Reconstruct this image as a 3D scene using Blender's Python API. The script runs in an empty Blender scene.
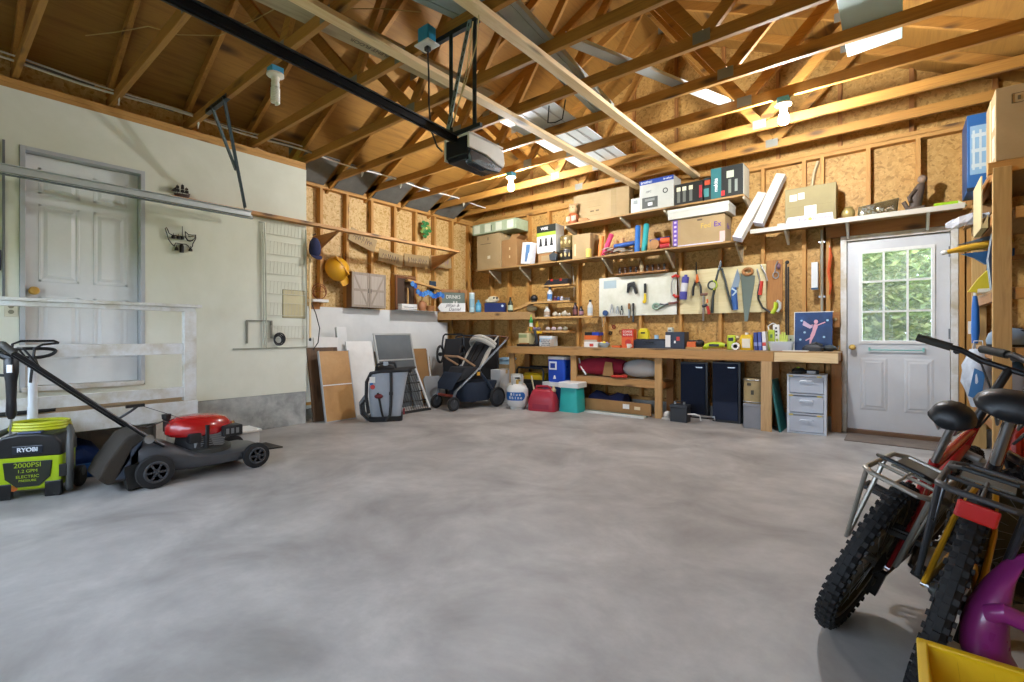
# A two-car garage with open roof trusses, a workbench along the back wall and things stored all round it.
import bpy, math, random
from mathutils import Vector, Matrix
R = random.Random(7)
C = bpy.context.scene.collection
sc = bpy.context.scene
PI = math.pi

# ---------------------------------------------------------------- camera, sky, exposure
cam_d = bpy.data.cameras.new('camera')
cam_d.sensor_width = 36.0
cam_d.lens = 36.0 * 478.0 / 1024.0
cam_d.shift_y = -6.0 / 1024.0
cam_d.clip_start = 0.02
cam_o = bpy.data.objects.new('camera', cam_d)
C.objects.link(cam_o)
cam_o.location = (0, 0, 1.04)
cam_o.rotation_euler = (PI / 2, 0, math.atan(386 / 477))
sc.camera = cam_o

W = bpy.data.worlds.new('sky')
sc.world = W
W.use_nodes = True
W.node_tree.nodes['Background'].inputs[0].default_value = (.76, .87, 1.0, 1)
W.node_tree.nodes['Background'].inputs[1].default_value = 13.0

def lamp(kind, name, loc, energy, color, rot=(0, 0, 0), **kw):
    d = bpy.data.lights.new(name, kind)
    d.energy = energy
    d.color = color
    for k, v in kw.items():
        setattr(d, k, v)
    o = bpy.data.objects.new(name, d)
    C.objects.link(o)
    o.location = loc
    o.rotation_euler = rot
    return o

# the sun over the hedge behind the house, and portals in the window openings
lamp('SUN', 'sun', (6, 8, 8), 15.0, (1, .95, .86), (math.radians(48), 0, math.radians(98)), angle=.01)
pt = lamp('AREA', 'window_portal', (-.03, 6.39, 1.46), 1, (1, 1, 1), (-PI / 2, 0, 0), shape='RECTANGLE', size=.6, size_y=.95)
pt.data.cycles.is_portal = True
pf = lamp('AREA', 'front_portal', (-2.6, -.62, 1.35), 1, (1, 1, 1), (PI / 2, 0, 0), shape='RECTANGLE', size=4.6, size_y=1.2)
pf.data.cycles.is_portal = True
BULB = 2000.0            # brightness of the two lit bulbs on the trusses

sc.view_settings.view_transform = 'Standard'
sc.view_settings.look = 'None'
sc.view_settings.gamma = 1.0
sc.view_settings.use_curve_mapping = False
sc.view_settings.exposure = 0.08
sc.cycles.max_bounces = 10
sc.cycles.diffuse_bounces = 6
sc.cycles.transparent_max_bounces = 12
sc.cycles.sample_clamp_indirect = 6.0
sc.cycles.caustics_reflective = False
sc.cycles.caustics_refractive = False
sc.cycles.use_denoising = True

# ---------------------------------------------------------------- materials
def lin(h):
    h = h.lstrip('#')
    o = []
    for i in (0, 2, 4):
        c = int(h[i:i + 2], 16) / 255
        o.append(c / 12.92 if c <= .04045 else ((c + .055) / 1.055) ** 2.4)
    return (*o, 1)

_M = {}
def base(key):
    m = bpy.data.materials.new(key)
    m.use_nodes = True
    _M[key] = m
    return m, m.node_tree.nodes, m.node_tree.links, m.node_tree.nodes['Principled BSDF']

def coords(n, l, scale=(1, 1, 1), rnd=True):
    tc = n.new('ShaderNodeTexCoord')
    mp = n.new('ShaderNodeMapping')
    mp.inputs['Scale'].default_value = scale
    l.new(tc.outputs['Object'], mp.inputs['Vector'])
    if rnd:
        oi = n.new('ShaderNodeObjectInfo')
        ml = n.new('ShaderNodeMath'); ml.operation = 'MULTIPLY'; ml.inputs[1].default_value = 37.0
        l.new(oi.outputs['Random'], ml.inputs[0])
        l.new(ml.outputs[0], mp.inputs['Location'])
    return mp.outputs['Vector']

def noise(n, l, vec, scale, detail=4, rough=.6, dist=0.0):
    t = n.new('ShaderNodeTexNoise')
    t.inputs['Scale'].default_value = scale
    t.inputs['Detail'].default_value = detail
    t.inputs['Roughness'].default_value = rough
    t.inputs['Distortion'].default_value = dist
    l.new(vec, t.inputs['Vector'])
    return t.outputs['Fac']

def ramp(n, l, fac, stops):
    r = n.new('ShaderNodeValToRGB')
    e = r.color_ramp.elements
    while len(e) < len(stops):
        e.new(.5)
    for k, (p, c) in enumerate(stops):
        e[k].position = p
        e[k].color = lin(c) if isinstance(c, str) else (c, c, c, 1)
    l.new(fac, r.inputs[0])
    return r.outputs[0]

def mix(n, l, fac, a, b, mode='MIX'):
    x = n.new('ShaderNodeMix'); x.data_type = 'RGBA'; x.blend_type = mode
    if isinstance(fac, float): x.inputs[0].default_value = fac
    else: l.new(fac, x.inputs[0])
    for s, v in ((6, a), (7, b)):
        if isinstance(v, str): x.inputs[s].default_value = lin(v)
        else: l.new(v, x.inputs[s])
    return x.outputs[2]

def bump(n, l, b, h, strength=.2, dist=.01):
    q = n.new('ShaderNodeBump')
    q.inputs['Strength'].default_value = strength
    q.inputs['Distance'].default_value = dist
    l.new(h, q.inputs['Height'])
    l.new(q.outputs[0], b.inputs['Normal'])

def plain(c, rough=.5, metal=0.0, vary=.12, coat=0.0, emit=0.0, spec=.5):
    """painted, moulded or metal surface: a colour with a faint procedural unevenness"""
    key = 'plain %s %.2f %.1f %.2f %.1f %.1f' % (c, rough, metal, vary, coat, emit)
    if key in _M: return _M[key]
    m, n, l, b = base(key)
    v = coords(n, l)
    f = noise(n, l, v, 9, 3)
    k = ramp(n, l, f, [(.25, 1 - vary), (.75, 1.0)])
    l.new(mix(n, l, 1.0, c, k, 'MULTIPLY'), b.inputs['Base Color'])
    rr = n.new('ShaderNodeMapRange')
    rr.inputs[3].default_value = max(.02, rough - .07); rr.inputs[4].default_value = min(1, rough + .07)
    l.new(f, rr.inputs[0]); l.new(rr.outputs[0], b.inputs['Roughness'])
    b.inputs['Metallic'].default_value = metal
    b.inputs['Coat Weight'].default_value = coat
    b.inputs['Specular IOR Level'].default_value = spec
    if emit:
        b.inputs['Emission Color'].default_value = lin(c)
        b.inputs['Emission Strength'].default_value = emit
    return m

def wood(c1, c2, axis='x', scale=1.0, rough=.65, knots=True, dark='#3a2410'):
    key = 'wood %s %s %s %.2f' % (c1, c2, axis, scale)
    if key in _M: return _M[key]
    m, n, l, b = base(key)
    s = {'x': (.9, 14, 14), 'y': (14, .9, 14), 'z': (14, 14, .9)}[axis]
    v = coords(n, l, tuple(k * scale for k in s))
    f = noise(n, l, v, 2.2, 6, .62, .8)
    col = ramp(n, l, f, [(.28, c1), (.52, c2), (.75, c1)])
    f2 = noise(n, l, v, .35, 2)
    col = mix(n, l, ramp(n, l, f2, [(.35, 0.0), (.7, .35)]), col, c1)
    if knots:
        s2 = {'x': (2.2, 7, 7), 'y': (7, 2.2, 7), 'z': (7, 7, 2.2)}[axis]
        w = coords(n, l, tuple(k * scale for k in s2))
        vo = n.new('ShaderNodeTexVoronoi'); vo.inputs['Scale'].default_value = 1.0
        l.new(w, vo.inputs['Vector'])
        kf = ramp(n, l, vo.outputs['Distance'], [(.08, .85), (.25, 0.0)])
        col = mix(n, l, kf, col, dark)
    l.new(col, b.inputs['Base Color'])
    b.inputs['Roughness'].default_value = rough
    bump(n, l, b, f, .12, .004)
    return m

def osb(c1, c2, c3, key='osb'):
    if key in _M: return _M[key]
    m, n, l, b = base(key)
    v = coords(n, l, (1, 1, 1), False)
    w = n.new('ShaderNodeTexNoise'); w.inputs['Scale'].default_value = 14; w.inputs['Detail'].default_value = 2
    l.new(v, w.inputs['Vector'])
    ad = n.new('ShaderNodeVectorMath'); ad.operation = 'MULTIPLY_ADD'
    l.new(w.outputs['Color'], ad.inputs[0]); ad.inputs[1].default_value = (.09, .09, .09); l.new(v, ad.inputs[2])
    vo = n.new('ShaderNodeTexVoronoi'); vo.inputs['Scale'].default_value = 42
    l.new(ad.outputs[0], vo.inputs['Vector'])
    sp = n.new('ShaderNodeSeparateColor'); l.new(vo.outputs['Color'], sp.inputs[0])
    col = ramp(n, l, sp.outputs[0], [(.05, c3), (.3, c1), (.6, c2), (.95, c1)])
    f = noise(n, l, v, 70, 3)
    col = mix(n, l, ramp(n, l, f, [(.35, .3), (.6, 0.0)]), col, c3)
    l.new(col, b.inputs['Base Color'])
    b.inputs['Roughness'].default_value = .6
    bump(n, l, b, vo.outputs['Distance'], .15, .004)
    return m

def patchy(key, c1, c2, c3, s1=1.2, s2=14, rough=.6, bmp=.1, spec=.5):
    """concrete, plaster, worn paint: large soft patches over fine grain"""
    if key in _M: return _M[key]
    m, n, l, b = base(key)
    v = coords(n, l, (1, 1, 1), False)
    f = noise(n, l, v, s1, 6, .6, .4)
    col = ramp(n, l, f, [(.3, c1), (.52, c2), (.72, c3)])
    g = noise(n, l, v, s2, 8, .7)
    col = mix(n, l, ramp(n, l, g, [(.3, .38), (.62, 0.0)]), col, c1)
    l.new(col, b.inputs['Base Color'])
    rr = n.new('ShaderNodeMapRange'); rr.inputs[3].default_value = rough - .12; rr.inputs[4].default_value = rough + .12
    l.new(g, rr.inputs[0]); l.new(rr.outputs[0], b.inputs['Roughness'])
    b.inputs['Specular IOR Level'].default_value = spec
    bump(n, l, b, g, bmp, .006)
    return m

def fabric(c, c2=None, rough=.9):
    key = 'fabric %s %s' % (c, c2)
    if key in _M: return _M[key]
    m, n, l, b = base(key)
    v = coords(n, l)
    f = noise(n, l, v, 160, 2)
    g = noise(n, l, v, 6, 3)
    col = mix(n, l, g, c, c2 or c)
    col = mix(n, l, ramp(n, l, f, [(.3, .35), (.6, 0.0)]), col, '#101010')
    l.new(col, b.inputs['Base Color'])
    b.inputs['Roughness'].default_value = rough
    bump(n, l, b, f, .3, .002)
    return m

def clear(c='#f4f8ff', fac=.55, rough=.12):
    """thin clear plastic or glass: part see-through, part glossy"""
    key = 'clear %s %.2f %.2f' % (c, fac, rough)
    if key in _M: return _M[key]
    m, n, l, b = base(key)
    v = coords(n, l)
    f = noise(n, l, v, 5, 3)
    rr = n.new('ShaderNodeMapRange'); rr.inputs[3].default_value = max(0, fac - .06); rr.inputs[4].default_value = min(1, fac + .06)
    l.new(f, rr.inputs[0])
    t = n.new('ShaderNodeBsdfTransparent'); t.inputs[0].default_value = lin(c)
    x = n.new('ShaderNodeMixShader')
    l.new(rr.outputs[0], x.inputs[0]); l.new(b.outputs[0], x.inputs[1]); l.new(t.outputs[0], x.inputs[2])
    b.inputs['Base Color'].default_value = lin(c)
    b.inputs['Roughness'].default_value = rough
    l.new(x.outputs[0], n['Material Output'].inputs[0])
    return m

PINE_X = wood('#b4884e', '#d2a768', 'x'); PINE_Y = wood('#b4884e', '#d2a768', 'y'); PINE_Z = wood('#b4884e', '#d2a768', 'z')
NEW_X = wood('#d8b884', '#ecd3a4', 'x', .8); NEW_Y = wood('#d8b884', '#ecd3a4', 'y', .8); NEW_Z = wood('#d8b884', '#ecd3a4', 'z', .8)
OLD_X = wood('#8a5a2c', '#a8743c', 'x'); OLD_Y = wood('#8a5a2c', '#a8743c', 'y'); OLD_Z = wood('#8a5a2c', '#a8743c', 'z')
TRUSS_X = wood('#8e6228', '#b07e36', 'x'); TRUSS_Y = wood('#a8763c', '#c8965a', 'y')
STUD_Z = wood('#a67538', '#c0904c', 'z'); STUD_X = wood('#a67538', '#c0904c', 'x'); STUD_Y = wood('#a67538', '#c0904c', 'y')
SHELF_X = wood('#8c6a3a', '#a88450', 'x', .7)
ROOF = wood('#7c561e', '#996e2c', 'y', .55, .7, True, '#301c08')
OSB_L = osb('#c8a56a', '#d6b880', '#ae8840', 'osb pale')
OSB_B = osb('#bb904c', '#c9a15e', '#9d763a', 'osb amber')
DRYWALL = patchy('drywall', '#cdceba', '#dadbca', '#e2e3d6', .8, 5, .8, .03)
PAINT = patchy('white paint', '#d2d4d2', '#dee0de', '#e6e8e6', 1.5, 9, .45, .03)
WORN = patchy('worn white paint', '#b8ae94', '#d8d8d4', '#e6e8e8', 5, 22, .5, .06)
CONC = patchy('garage floor concrete', '#85827f', '#a8a5a2', '#bfbcb8', 1.6, 7, .5, .08, .5)
FOUND = patchy('foundation concrete', '#7f8280', '#a8aba8', '#c0c2be', 5, 16, .85, .25)
CARD = patchy('cardboard', '#8f6a40', '#9e784a', '#a78254', 2, 60, .8, .04)
CARD2 = patchy('pale cardboard', '#98815a', '#a68e66', '#ae9870', 2, 60, .8, .04)
WHITE = plain('#e8e8e4', .45); BLACK = plain('#141414', .45, vary=.3); RUBBER = plain('#1b1b1d', .8, vary=.35)
DGREY = plain('#2e3032', .5, vary=.2); MGREY = plain('#74787a', .5); LGREY = plain('#b4b8ba', .45)
STEEL = plain('#b8bcc0', .32, 1.0); GALV = plain('#b6c2c0', .42, .35, .2); DARKSTEEL = plain('#4c5154', .4, .9, .2); BRASS = plain('#d8b05c', .3, .7)
CHROME = plain('#d8dadc', .12, 1.0)

# ---------------------------------------------------------------- geometry
class G:
    """collects boxes, tubes, lathes and prisms for one mesh"""
    def __init__(s):
        s.v = []; s.f = []; s.mi = []; s.m = 0; s.T = Matrix()
    def add(s, vs, fs):
        k = len(s.v)
        s.v += [tuple(s.T @ Vector(p)) for p in vs]
        s.f += [tuple(i + k for i in f) for f in fs]
        s.mi += [s.m] * len(fs)
        return s
    def bx(s, x0, x1, y0, y1, z0, z1):
        return s.add([(x0, y0, z0), (x1, y0, z0), (x1, y1, z0), (x0, y1, z0), (x0, y0, z1), (x1, y0, z1), (x1, y1, z1), (x0, y1, z1)],
                     [(0, 3, 2, 1), (4, 5, 6, 7), (0, 1, 5, 4), (1, 2, 6, 5), (2, 3, 7, 6), (3, 0, 4, 7)])
    def bar(s, a, b, w, h, up=(0, 0, 1)):
        """board from a to b: w across, h along the up side"""
        a = Vector(a); b = Vector(b); d = (b - a).normalized(); u = Vector(up)
        r = d.cross(u)
        if r.length < 1e-4: r = d.cross(Vector((1, 0, 0)))
        r.normalize(); u = r.cross(d).normalized()
        vs = []
        for p in (a, b):
            for i, j in ((-1, -1), (1, -1), (1, 1), (-1, 1)):
                vs.append(p + r * (i * w / 2) + u * (j * h / 2))
        return s.add(vs, [(0, 1, 2, 3), (7, 6, 5, 4), (0, 4, 5, 1), (1, 5, 6, 2), (2, 6, 7, 3), (3, 7, 4, 0)])
    def tube(s, pts, r, n=8, closed=False, flat=1.0):
        P = [Vector(p) for p in pts]; N = len(P)
        rs = r if isinstance(r, (list, tuple)) else [r] * N
        vs = []; ref = None
        for i, p in enumerate(P):
            if closed: d = P[(i + 1) % N] - P[i - 1]
            else: d = P[min(i + 1, N - 1)] - P[max(i - 1, 0)]
            d = d.normalized() if d.length > 1e-9 else Vector((0, 0, 1))
            if ref is None:
                ref = d.cross(Vector((0, 0, 1)))
                if ref.length < .05: ref = d.cross(Vector((0, 1, 0)))
            ref = (ref - d * ref.dot(d))
            ref.normalize(); q = d.cross(ref)
            for k in range(n):
                a = 2 * PI * k / n
                vs.append(p + (ref * math.cos(a) + q * math.sin(a) * flat) * rs[i])
        fs = []
        for i in range(N if closed else N - 1):
            j = (i + 1) % N
            for k in range(n):
                k2 = (k + 1) % n
                fs.append((i * n + k, j * n + k, j * n + k2, i * n + k2))
        if not closed:
            fs.append(tuple(range(n))); fs.append(tuple(reversed(range((N - 1) * n, N * n))))
        return s.add(vs, fs)
    def lathe(s, prof, n=24, c=(0, 0, 0), axis='z', arc=1.0):
        vs = []; c = Vector(c); m = n if arc >= 1 else n + 1
        for r, z in prof:
            for k in range(m):
                a = 2 * PI * arc * k / n
                x, y = r * math.cos(a), r * math.sin(a)
                vs.append(c + Vector({'z': (x, y, z), 'x': (z, x, y), 'y': (y, z, x)}[axis]))
        fs = []
        for i in range(len(prof) - 1):
            for k in range(n):
                k2 = (k + 1) % m
                fs.append((i * m + k, i * m + k2, (i + 1) * m + k2, (i + 1) * m + k))
        if arc >= 1:
            if prof[0][0] > 1e-5: fs.append(tuple(reversed(range(m))))
            if prof[-1][0] > 1e-5: fs.append(tuple(range((len(prof) - 1) * m, len(prof) * m)))
        return s.add(vs, fs)
    def ball(s, c, r, n=14, m=8):
        rx, ry, rz = (r, r, r) if not isinstance(r, (tuple, list)) else r
        vs = [(c[0], c[1], c[2] - rz)]
        for i in range(1, m):
            t = PI * i / m - PI / 2
            for k in range(n):
                a = 2 * PI * k / n
                vs.append((c[0] + rx * math.cos(t) * math.cos(a), c[1] + ry * math.cos(t) * math.sin(a), c[2] + rz * math.sin(t)))
        vs.append((c[0], c[1], c[2] + rz))
        fs = [(0, 1 + (k + 1) % n, 1 + k) for k in range(n)]
        for i in range(m - 2):
            for k in range(n):
                a = 1 + i * n + k; b2 = 1 + i * n + (k + 1) % n
                fs.append((a, b2, b2 + n, a + n))
        t = len(vs) - 1; o = 1 + (m - 2) * n
        fs += [(o + k, o + (k + 1) % n, t) for k in range(n)]
        return s.add(vs, fs)
    def prism(s, poly, a, b, axis='z'):
        """polygon in the plane across axis, pushed from a to b along it"""
        f = {'z': lambda u, v, w: (u, v, w), 'y': lambda u, v, w: (u, w, v), 'x': lambda u, v, w: (w, u, v)}[axis]
        n = len(poly)
        vs = [f(u, v, a) for u, v in poly] + [f(u, v, b) for u, v in poly]
        fs = [tuple(reversed(range(n))), tuple(range(n, 2 * n))] + [(i, (i + 1) % n, n + (i + 1) % n, n + i) for i in range(n)]
        return s.add(vs, fs)
    def loft(s, rings):
        n = len(rings[0]); vs = [p for r in rings for p in r]; fs = []
        for i in range(len(rings) - 1):
            for k in range(n):
                k2 = (k + 1) % n
                fs.append((i * n + k, i * n + k2, (i + 1) * n + k2, (i + 1) * n + k))
        fs.append(tuple(reversed(range(n)))); fs.append(tuple(range((len(rings) - 1) * n, len(rings) * n)))
        return s.add(vs, fs)
    def torus(s, c, R0, r, axis='z', n=28, k=8, sq=1.0):
        pts = []
        for i in range(n):
            a = 2 * PI * i / n
            u, v = R0 * math.cos(a), R0 * math.sin(a) * sq
            pts.append(Vector(c) + Vector({'z': (u, v, 0), 'x': (0, u, v), 'y': (u, 0, v)}[axis]))
        return s.tube(pts, r, k, True)
    def mat(s, i): s.m = i; return s
    def at(s, M): s.T = M; return s

def build(g, name, mats, parent=None, bev=0.0, smooth=False, sub=0, recenter=True, seg=2, ang=38):
    me = bpy.data.meshes.new(name)
    mats = mats if isinstance(mats, (list, tuple)) else [mats]
    v = g.v
    c = Vector((0, 0, 0))
    if recenter:
        lo = [min(p[i] for p in v) for i in range(3)]; hi = [max(p[i] for p in v) for i in range(3)]
        c = Vector(((lo[0] + hi[0]) / 2, (lo[1] + hi[1]) / 2, lo[2]))
    me.from_pydata([Vector(p) - c for p in v], [], g.f)
    for m in mats: me.materials.append(m)
    me.polygons.foreach_set('material_index', g.mi)
    bm_fix(me)
    if smooth:
        me.polygons.foreach_set('use_smooth', [True] * len(me.polygons))
        me.set_sharp_from_angle(angle=math.radians(ang))
    o = bpy.data.objects.new(name, me)
    C.objects.link(o)
    o.location = c
    if parent is not None: o.parent = parent
    if bev:
        b = o.modifiers.new('bevel', 'BEVEL'); b.width = bev; b.segments = seg; b.limit_method = 'ANGLE'; b.angle_limit = math.radians(35)
    if sub:
        s = o.modifiers.new('subdivision', 'SUBSURF'); s.levels = sub; s.render_levels = sub
    return o

import bmesh
def bm_fix(me):
    b = bmesh.new(); b.from_mesh(me)
    bmesh.ops.recalc_face_normals(b, faces=b.faces)
    b.to_mesh(me); b.free()

def tag(o, label, cat, group=None, kind=None):
    o['label'] = label; o['category'] = cat
    if group: o['group'] = group
    if kind: o['kind'] = kind
    return o

def thing(name, label, cat, loc=(0, 0, 0), rz=0.0, group=None, rot=None, kind=None):
    o = bpy.data.objects.new(name, None)
    o.empty_display_size = .1
    C.objects.link(o)
    o.location = loc
    o.rotation_euler = rot or (0, 0, rz)
    return tag(o, label, cat, group, kind)

def struct(name, label=None, cat=None):
    o = bpy.data.objects.new(name, None); C.objects.link(o); o['kind'] = 'structure'
    o['label'] = label or name.replace('_', ' '); o['category'] = cat or name.split('_')[0]
    return o

def solo(g, name, mats, label, cat, group=None, **kw):
    return tag(build(g, name, mats, None, **kw), label, cat, group)

def copy_tree(o, parent=None):
    c = o.copy(); C.objects.link(c)
    if parent is not None: c.parent = parent
    for ch in o.children: copy_tree(ch, c)
    return c

FW = {'back': Matrix(((1, 0, 0, 0), (0, 0, -1, 0), (0, 1, 0, 0), (0, 0, 0, 1))),      # faces -y
      'left': Matrix(((0, 0, 1, 0), (1, 0, 0, 0), (0, 1, 0, 0), (0, 0, 0, 1))),       # faces +x
      'top': Matrix.Identity(4)}
def words(txt, size, pos, m, parent, name='lettering', face='back', rot=0.0, ext=.0008, align='CENTER', M=None, shear=0.0, bold=0.0):
    """lettering as a mesh part of its thing, standing at pos in the parent's space"""
    cu = bpy.data.curves.new(name, 'FONT'); cu.body = txt; cu.size = size; cu.extrude = ext; cu.align_x = align; cu.align_y = 'CENTER'; cu.shear = shear; cu.offset = bold
    t = bpy.data.objects.new(name, cu); C.objects.link(t)
    dg = bpy.context.evaluated_depsgraph_get()
    me = bpy.data.meshes.new_from_object(t.evaluated_get(dg))
    bpy.data.objects.remove(t); me.name = name
    me.materials.clear(); me.materials.append(m)
    o = bpy.data.objects.new(name, me); C.objects.link(o)
    o.parent = parent
    o.matrix_local = Matrix.Translation(pos) @ (M if M is not None else FW[face]) @ Matrix.Rotation(rot, 4, 'Z')
    return o

# ================================================================ THE ROOM
XL, XW, XR, YB, YF = -5.97, -5.42, 1.35, 6.25, -.55     # stud face left, drywall face left, right wall, back stud face, front
ZT = 3.08                                               # top of the walls
g = G().bx(-6.3, 1.7, -.9, 6.55, -.12, 0)
o = build(g, 'floor', CONC, recenter=False); o['kind'] = 'structure'; o['label'] = 'grey concrete garage floor'; o['category'] = 'floor'
g = G().bx(-20, 20, -14, -.9, -.2, -.03).bx(-20, 20, 6.55, 30, -.2, -.03).bx(-20, -6.3, -.9, 6.55, -.2, -.03).bx(1.7, 20, -.9, 6.55, -.2, -.03)
o = build(g, 'ground', patchy('lawn soil', '#4a5a30', '#5c6e3a', '#74805a', 1, 20, .9, .3), recenter=False); o['kind'] = 'structure'; o['label'] = 'ground outside the garage'; o['category'] = 'ground'

# left wall: house wall with drywall, then open studs with sheathing
WL = struct('wall_left', 'left wall with white drywall and open studs towards the back', 'wall')
dy0, dy1, dz0, dz1 = .488, 1.302, .583, 2.552
g = G()
g.bx(-5.57, XW, YF, dy0, .38, 2.98).bx(-5.57, XW, dy1, 2.85, .38, 2.98).bx(-5.57, XW, dy0, dy1, dz1, 2.98).bx(-5.57, XW, dy0, dy1, .38, dz0)
g.bx(-6.02, -5.57, 2.7, 2.85, .38, 2.98)
build(g, 'drywall', DRYWALL, WL, recenter=False)
g = G().bx(-5.7, XW - .005, YF, 2.85, 0, .38).bx(-6.1, -5.70, 2.6, 6.3, 0, .13)
build(g, 'foundation', FOUND, WL, bev=.006, recenter=False)
g = G().bx(-5.56, XW - .01, YF, 2.85, 2.98, 3.02).bx(-5.56, XW - .012, YF, 2.85, 3.023, 3.065)
build(g, 'top_plate', STUD_Y, WL, recenter=False)
g = G().bx(XL - .09, XL, 2.85, 6.34, 3.0, 3.038).bx(XL - .09, XL, 2.85, 6.34, 3.042, ZT)
build(g, 'top_plate', STUD_Y, WL, recenter=False)
build(G().bx(XL - .11, XL - .09, 2.7, 6.4, 0, 3.3), 'sheathing', OSB_L, WL, recenter=False)
build(G().bx(-5.62, -5.58, YF - .05, 2.72, 0, 3.3), 'sheathing', OSB_L, WL, recenter=False)
for y in (2.93, 3.35, 3.74, 4.14, 4.55, 4.96, 5.36, 5.76, 6.18):
    build(G().bx(XL - .09, XL, y - .019, y + .019, .17, 3.0), 'stud', STUD_Z, WL)
build(G().bx(XL - .09, XL, 2.85, 6.3, .13, .17), 'bottom_plate', STUD_Y, WL)
build(G().bx(XL, XL + .013, 2.86, 5.40, .17, 1.415).bx(XL, XL + .013, 5.40, 5.62, .17, 1.25), 'drywall_panel', PAINT, WL, recenter=False)
build(G().bx(-5.42, -5.408, .395, .41, 1.34, 2.56), "seam_strip", MGREY, WL)

# back wall
WB = struct('wall_back', 'back wall of open studs and amber sheathing board', 'wall')
ox0, ox1, oz1 = -.492, .447, 2.102
g = G().bx(-6.1, ox0, 6.34, 6.352, 0, 3.1).bx(ox1, 1.5, 6.34, 6.352, 0, 3.1).bx(ox0, ox1, 6.34, 6.352, oz1, 3.1)
g.prism([(-6.1, 3.1), (1.5, 3.1), (1.5, 3.2), (-2.3, 4.98), (-6.1, 3.15)], 6.34, 6.352, 'y')
build(g, 'sheathing', OSB_B, WB, recenter=False)
build(G().bx(XL, 1.35, YB, 6.34, 3.0, 3.038).bx(XL, 1.35, YB, 6.34, 3.042, ZT), 'top_plate', STUD_X, WB, recenter=False)
build(G().bx(XL, ox0 - .05, YB, 6.34, .15, .19), 'bottom_plate', STUD_X, WB)
build(G().bx(XL, ox0 - .06, YB - .03, 6.35, 0, .15).bx(ox1 + .06, 1.35, YB - .03, 6.35, 0, .15), 'foundation', FOUND, WB, recenter=False)
for x in (-5.55, -5.15, -4.73, -4.32, -3.78, -3.335, -2.78, -2.225, -1.73, -1.25, -.83, -.66, .52, .58, .93, 1.3):
    build(G().bx(x - .019, x + .019, YB, 6.34, .19, 3.0), 'stud', STUD_Z, WB)
for x in (-.25, .15):
    build(G().bx(x - .019, x + .019, YB, 6.34, 2.24, 3.0), 'stud', STUD_Z, WB)
build(G().bx(-.62, .52, YB + .004, 6.339, 2.104, 2.235), 'header', OLD_X, WB)
for x in (-.60, .468):
    build(G().bx(x - .019, x + .019, YB, 6.34, .19, 2.1), 'stud', STUD_Z, WB)
for x in (-5.3, -4.7, -4.1, -3.5, -2.9, -2.3, -1.7, -1.1, -.5, .1, .7):
    zt = 4.95 - abs(x + 2.3) * .5
    if zt > 3.2: build(G().bx(x - .019, x + .019, 6.30, 6.34, ZT, zt), 'gable_stud', OLD_Z, WB)
for z in (1.05, 1.75): build(G().bx(.6, 1.3, YB, 6.34, z - .02, z + .02), 'blocking', OLD_X, WB)

# right and front walls, out of the picture
WR = struct('wall_right', 'right wall of studs and sheathing behind the shelving', 'wall')
build(G().bx(XR + .09, XR + .11, YF, 6.4, 0, 3.25), 'sheathing', OSB_B, WR, recenter=False)
for k in range(17):
    build(G().bx(XR, XR + .09, YF + .1 + k * .406, YF + .138 + k * .406, 0, ZT), 'stud', STUD_Z, WR)
WF = struct('wall_front', 'front wall round the garage door, behind the camera', 'wall')
g = G().bx(-5.6, -5.1, YF - .1, YF, 0, 3.25).bx(-.1, 1.5, YF - .1, YF, 0, 3.25).bx(-5.1, -.1, YF - .1, YF, 2.2, 3.25)
g.prism([(-6.2, 3.1), (1.6, 3.1), (1.6, 3.18), (-2.3, 5.0), (-6.2, 3.12)], YF - .1, YF, 'y').bx(-6.2, -5.6, YF - .1, YF, 2.9, 3.25)
build(g, 'drywall', DRYWALL, WF, recenter=False)
# the closed sectional garage door with a row of panes
GD = struct('door_3', 'white sectional garage door with a row of panes', 'door')
g = G()
for z0, z1 in ((0, .54), (1.62, 2.2)): g.bx(-5.1, -.1, YF - .08, YF - .03, z0 + .004, z1 - .004)
g.bx(-5.1, -.1, YF - .08, YF - .03, .544, .8)
PX = [-5.1 + .12 + k * .6 for k in range(9)]
for k in range(9): g.bx(PX[k] - .12, PX[k], YF - .08, YF - .03, .8, 1.62)
build(g, 'panel', PAINT, GD, recenter=False)
g = G()
for k in range(8): g.bx(PX[k], PX[k] + .48, YF - .06, YF - .055, .8, 1.62)
build(g, 'pane', clear('#f6faff', .92, .03), GD, recenter=False)

# roof boarding
g = G()
n1 = .1
def rz(x, off): return 3.26 + .5 * (3.16 - abs(x + 2.3)) + off
for s in (-1, 1):
    xa, xe = -2.3, -2.3 + s * 4.15
    g.prism([(xa, rz(xa, .10)), (xe, rz(xe, .10)), (xe, rz(xe, .13)), (xa, rz(xa, .13))], YF - .2, 6.5, 'y')
o = build(g, 'ceiling', ROOF, recenter=False); o['kind'] = 'structure'; o['label'] = 'underside of the plywood roof boarding'; o['category'] = 'ceiling'

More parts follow.
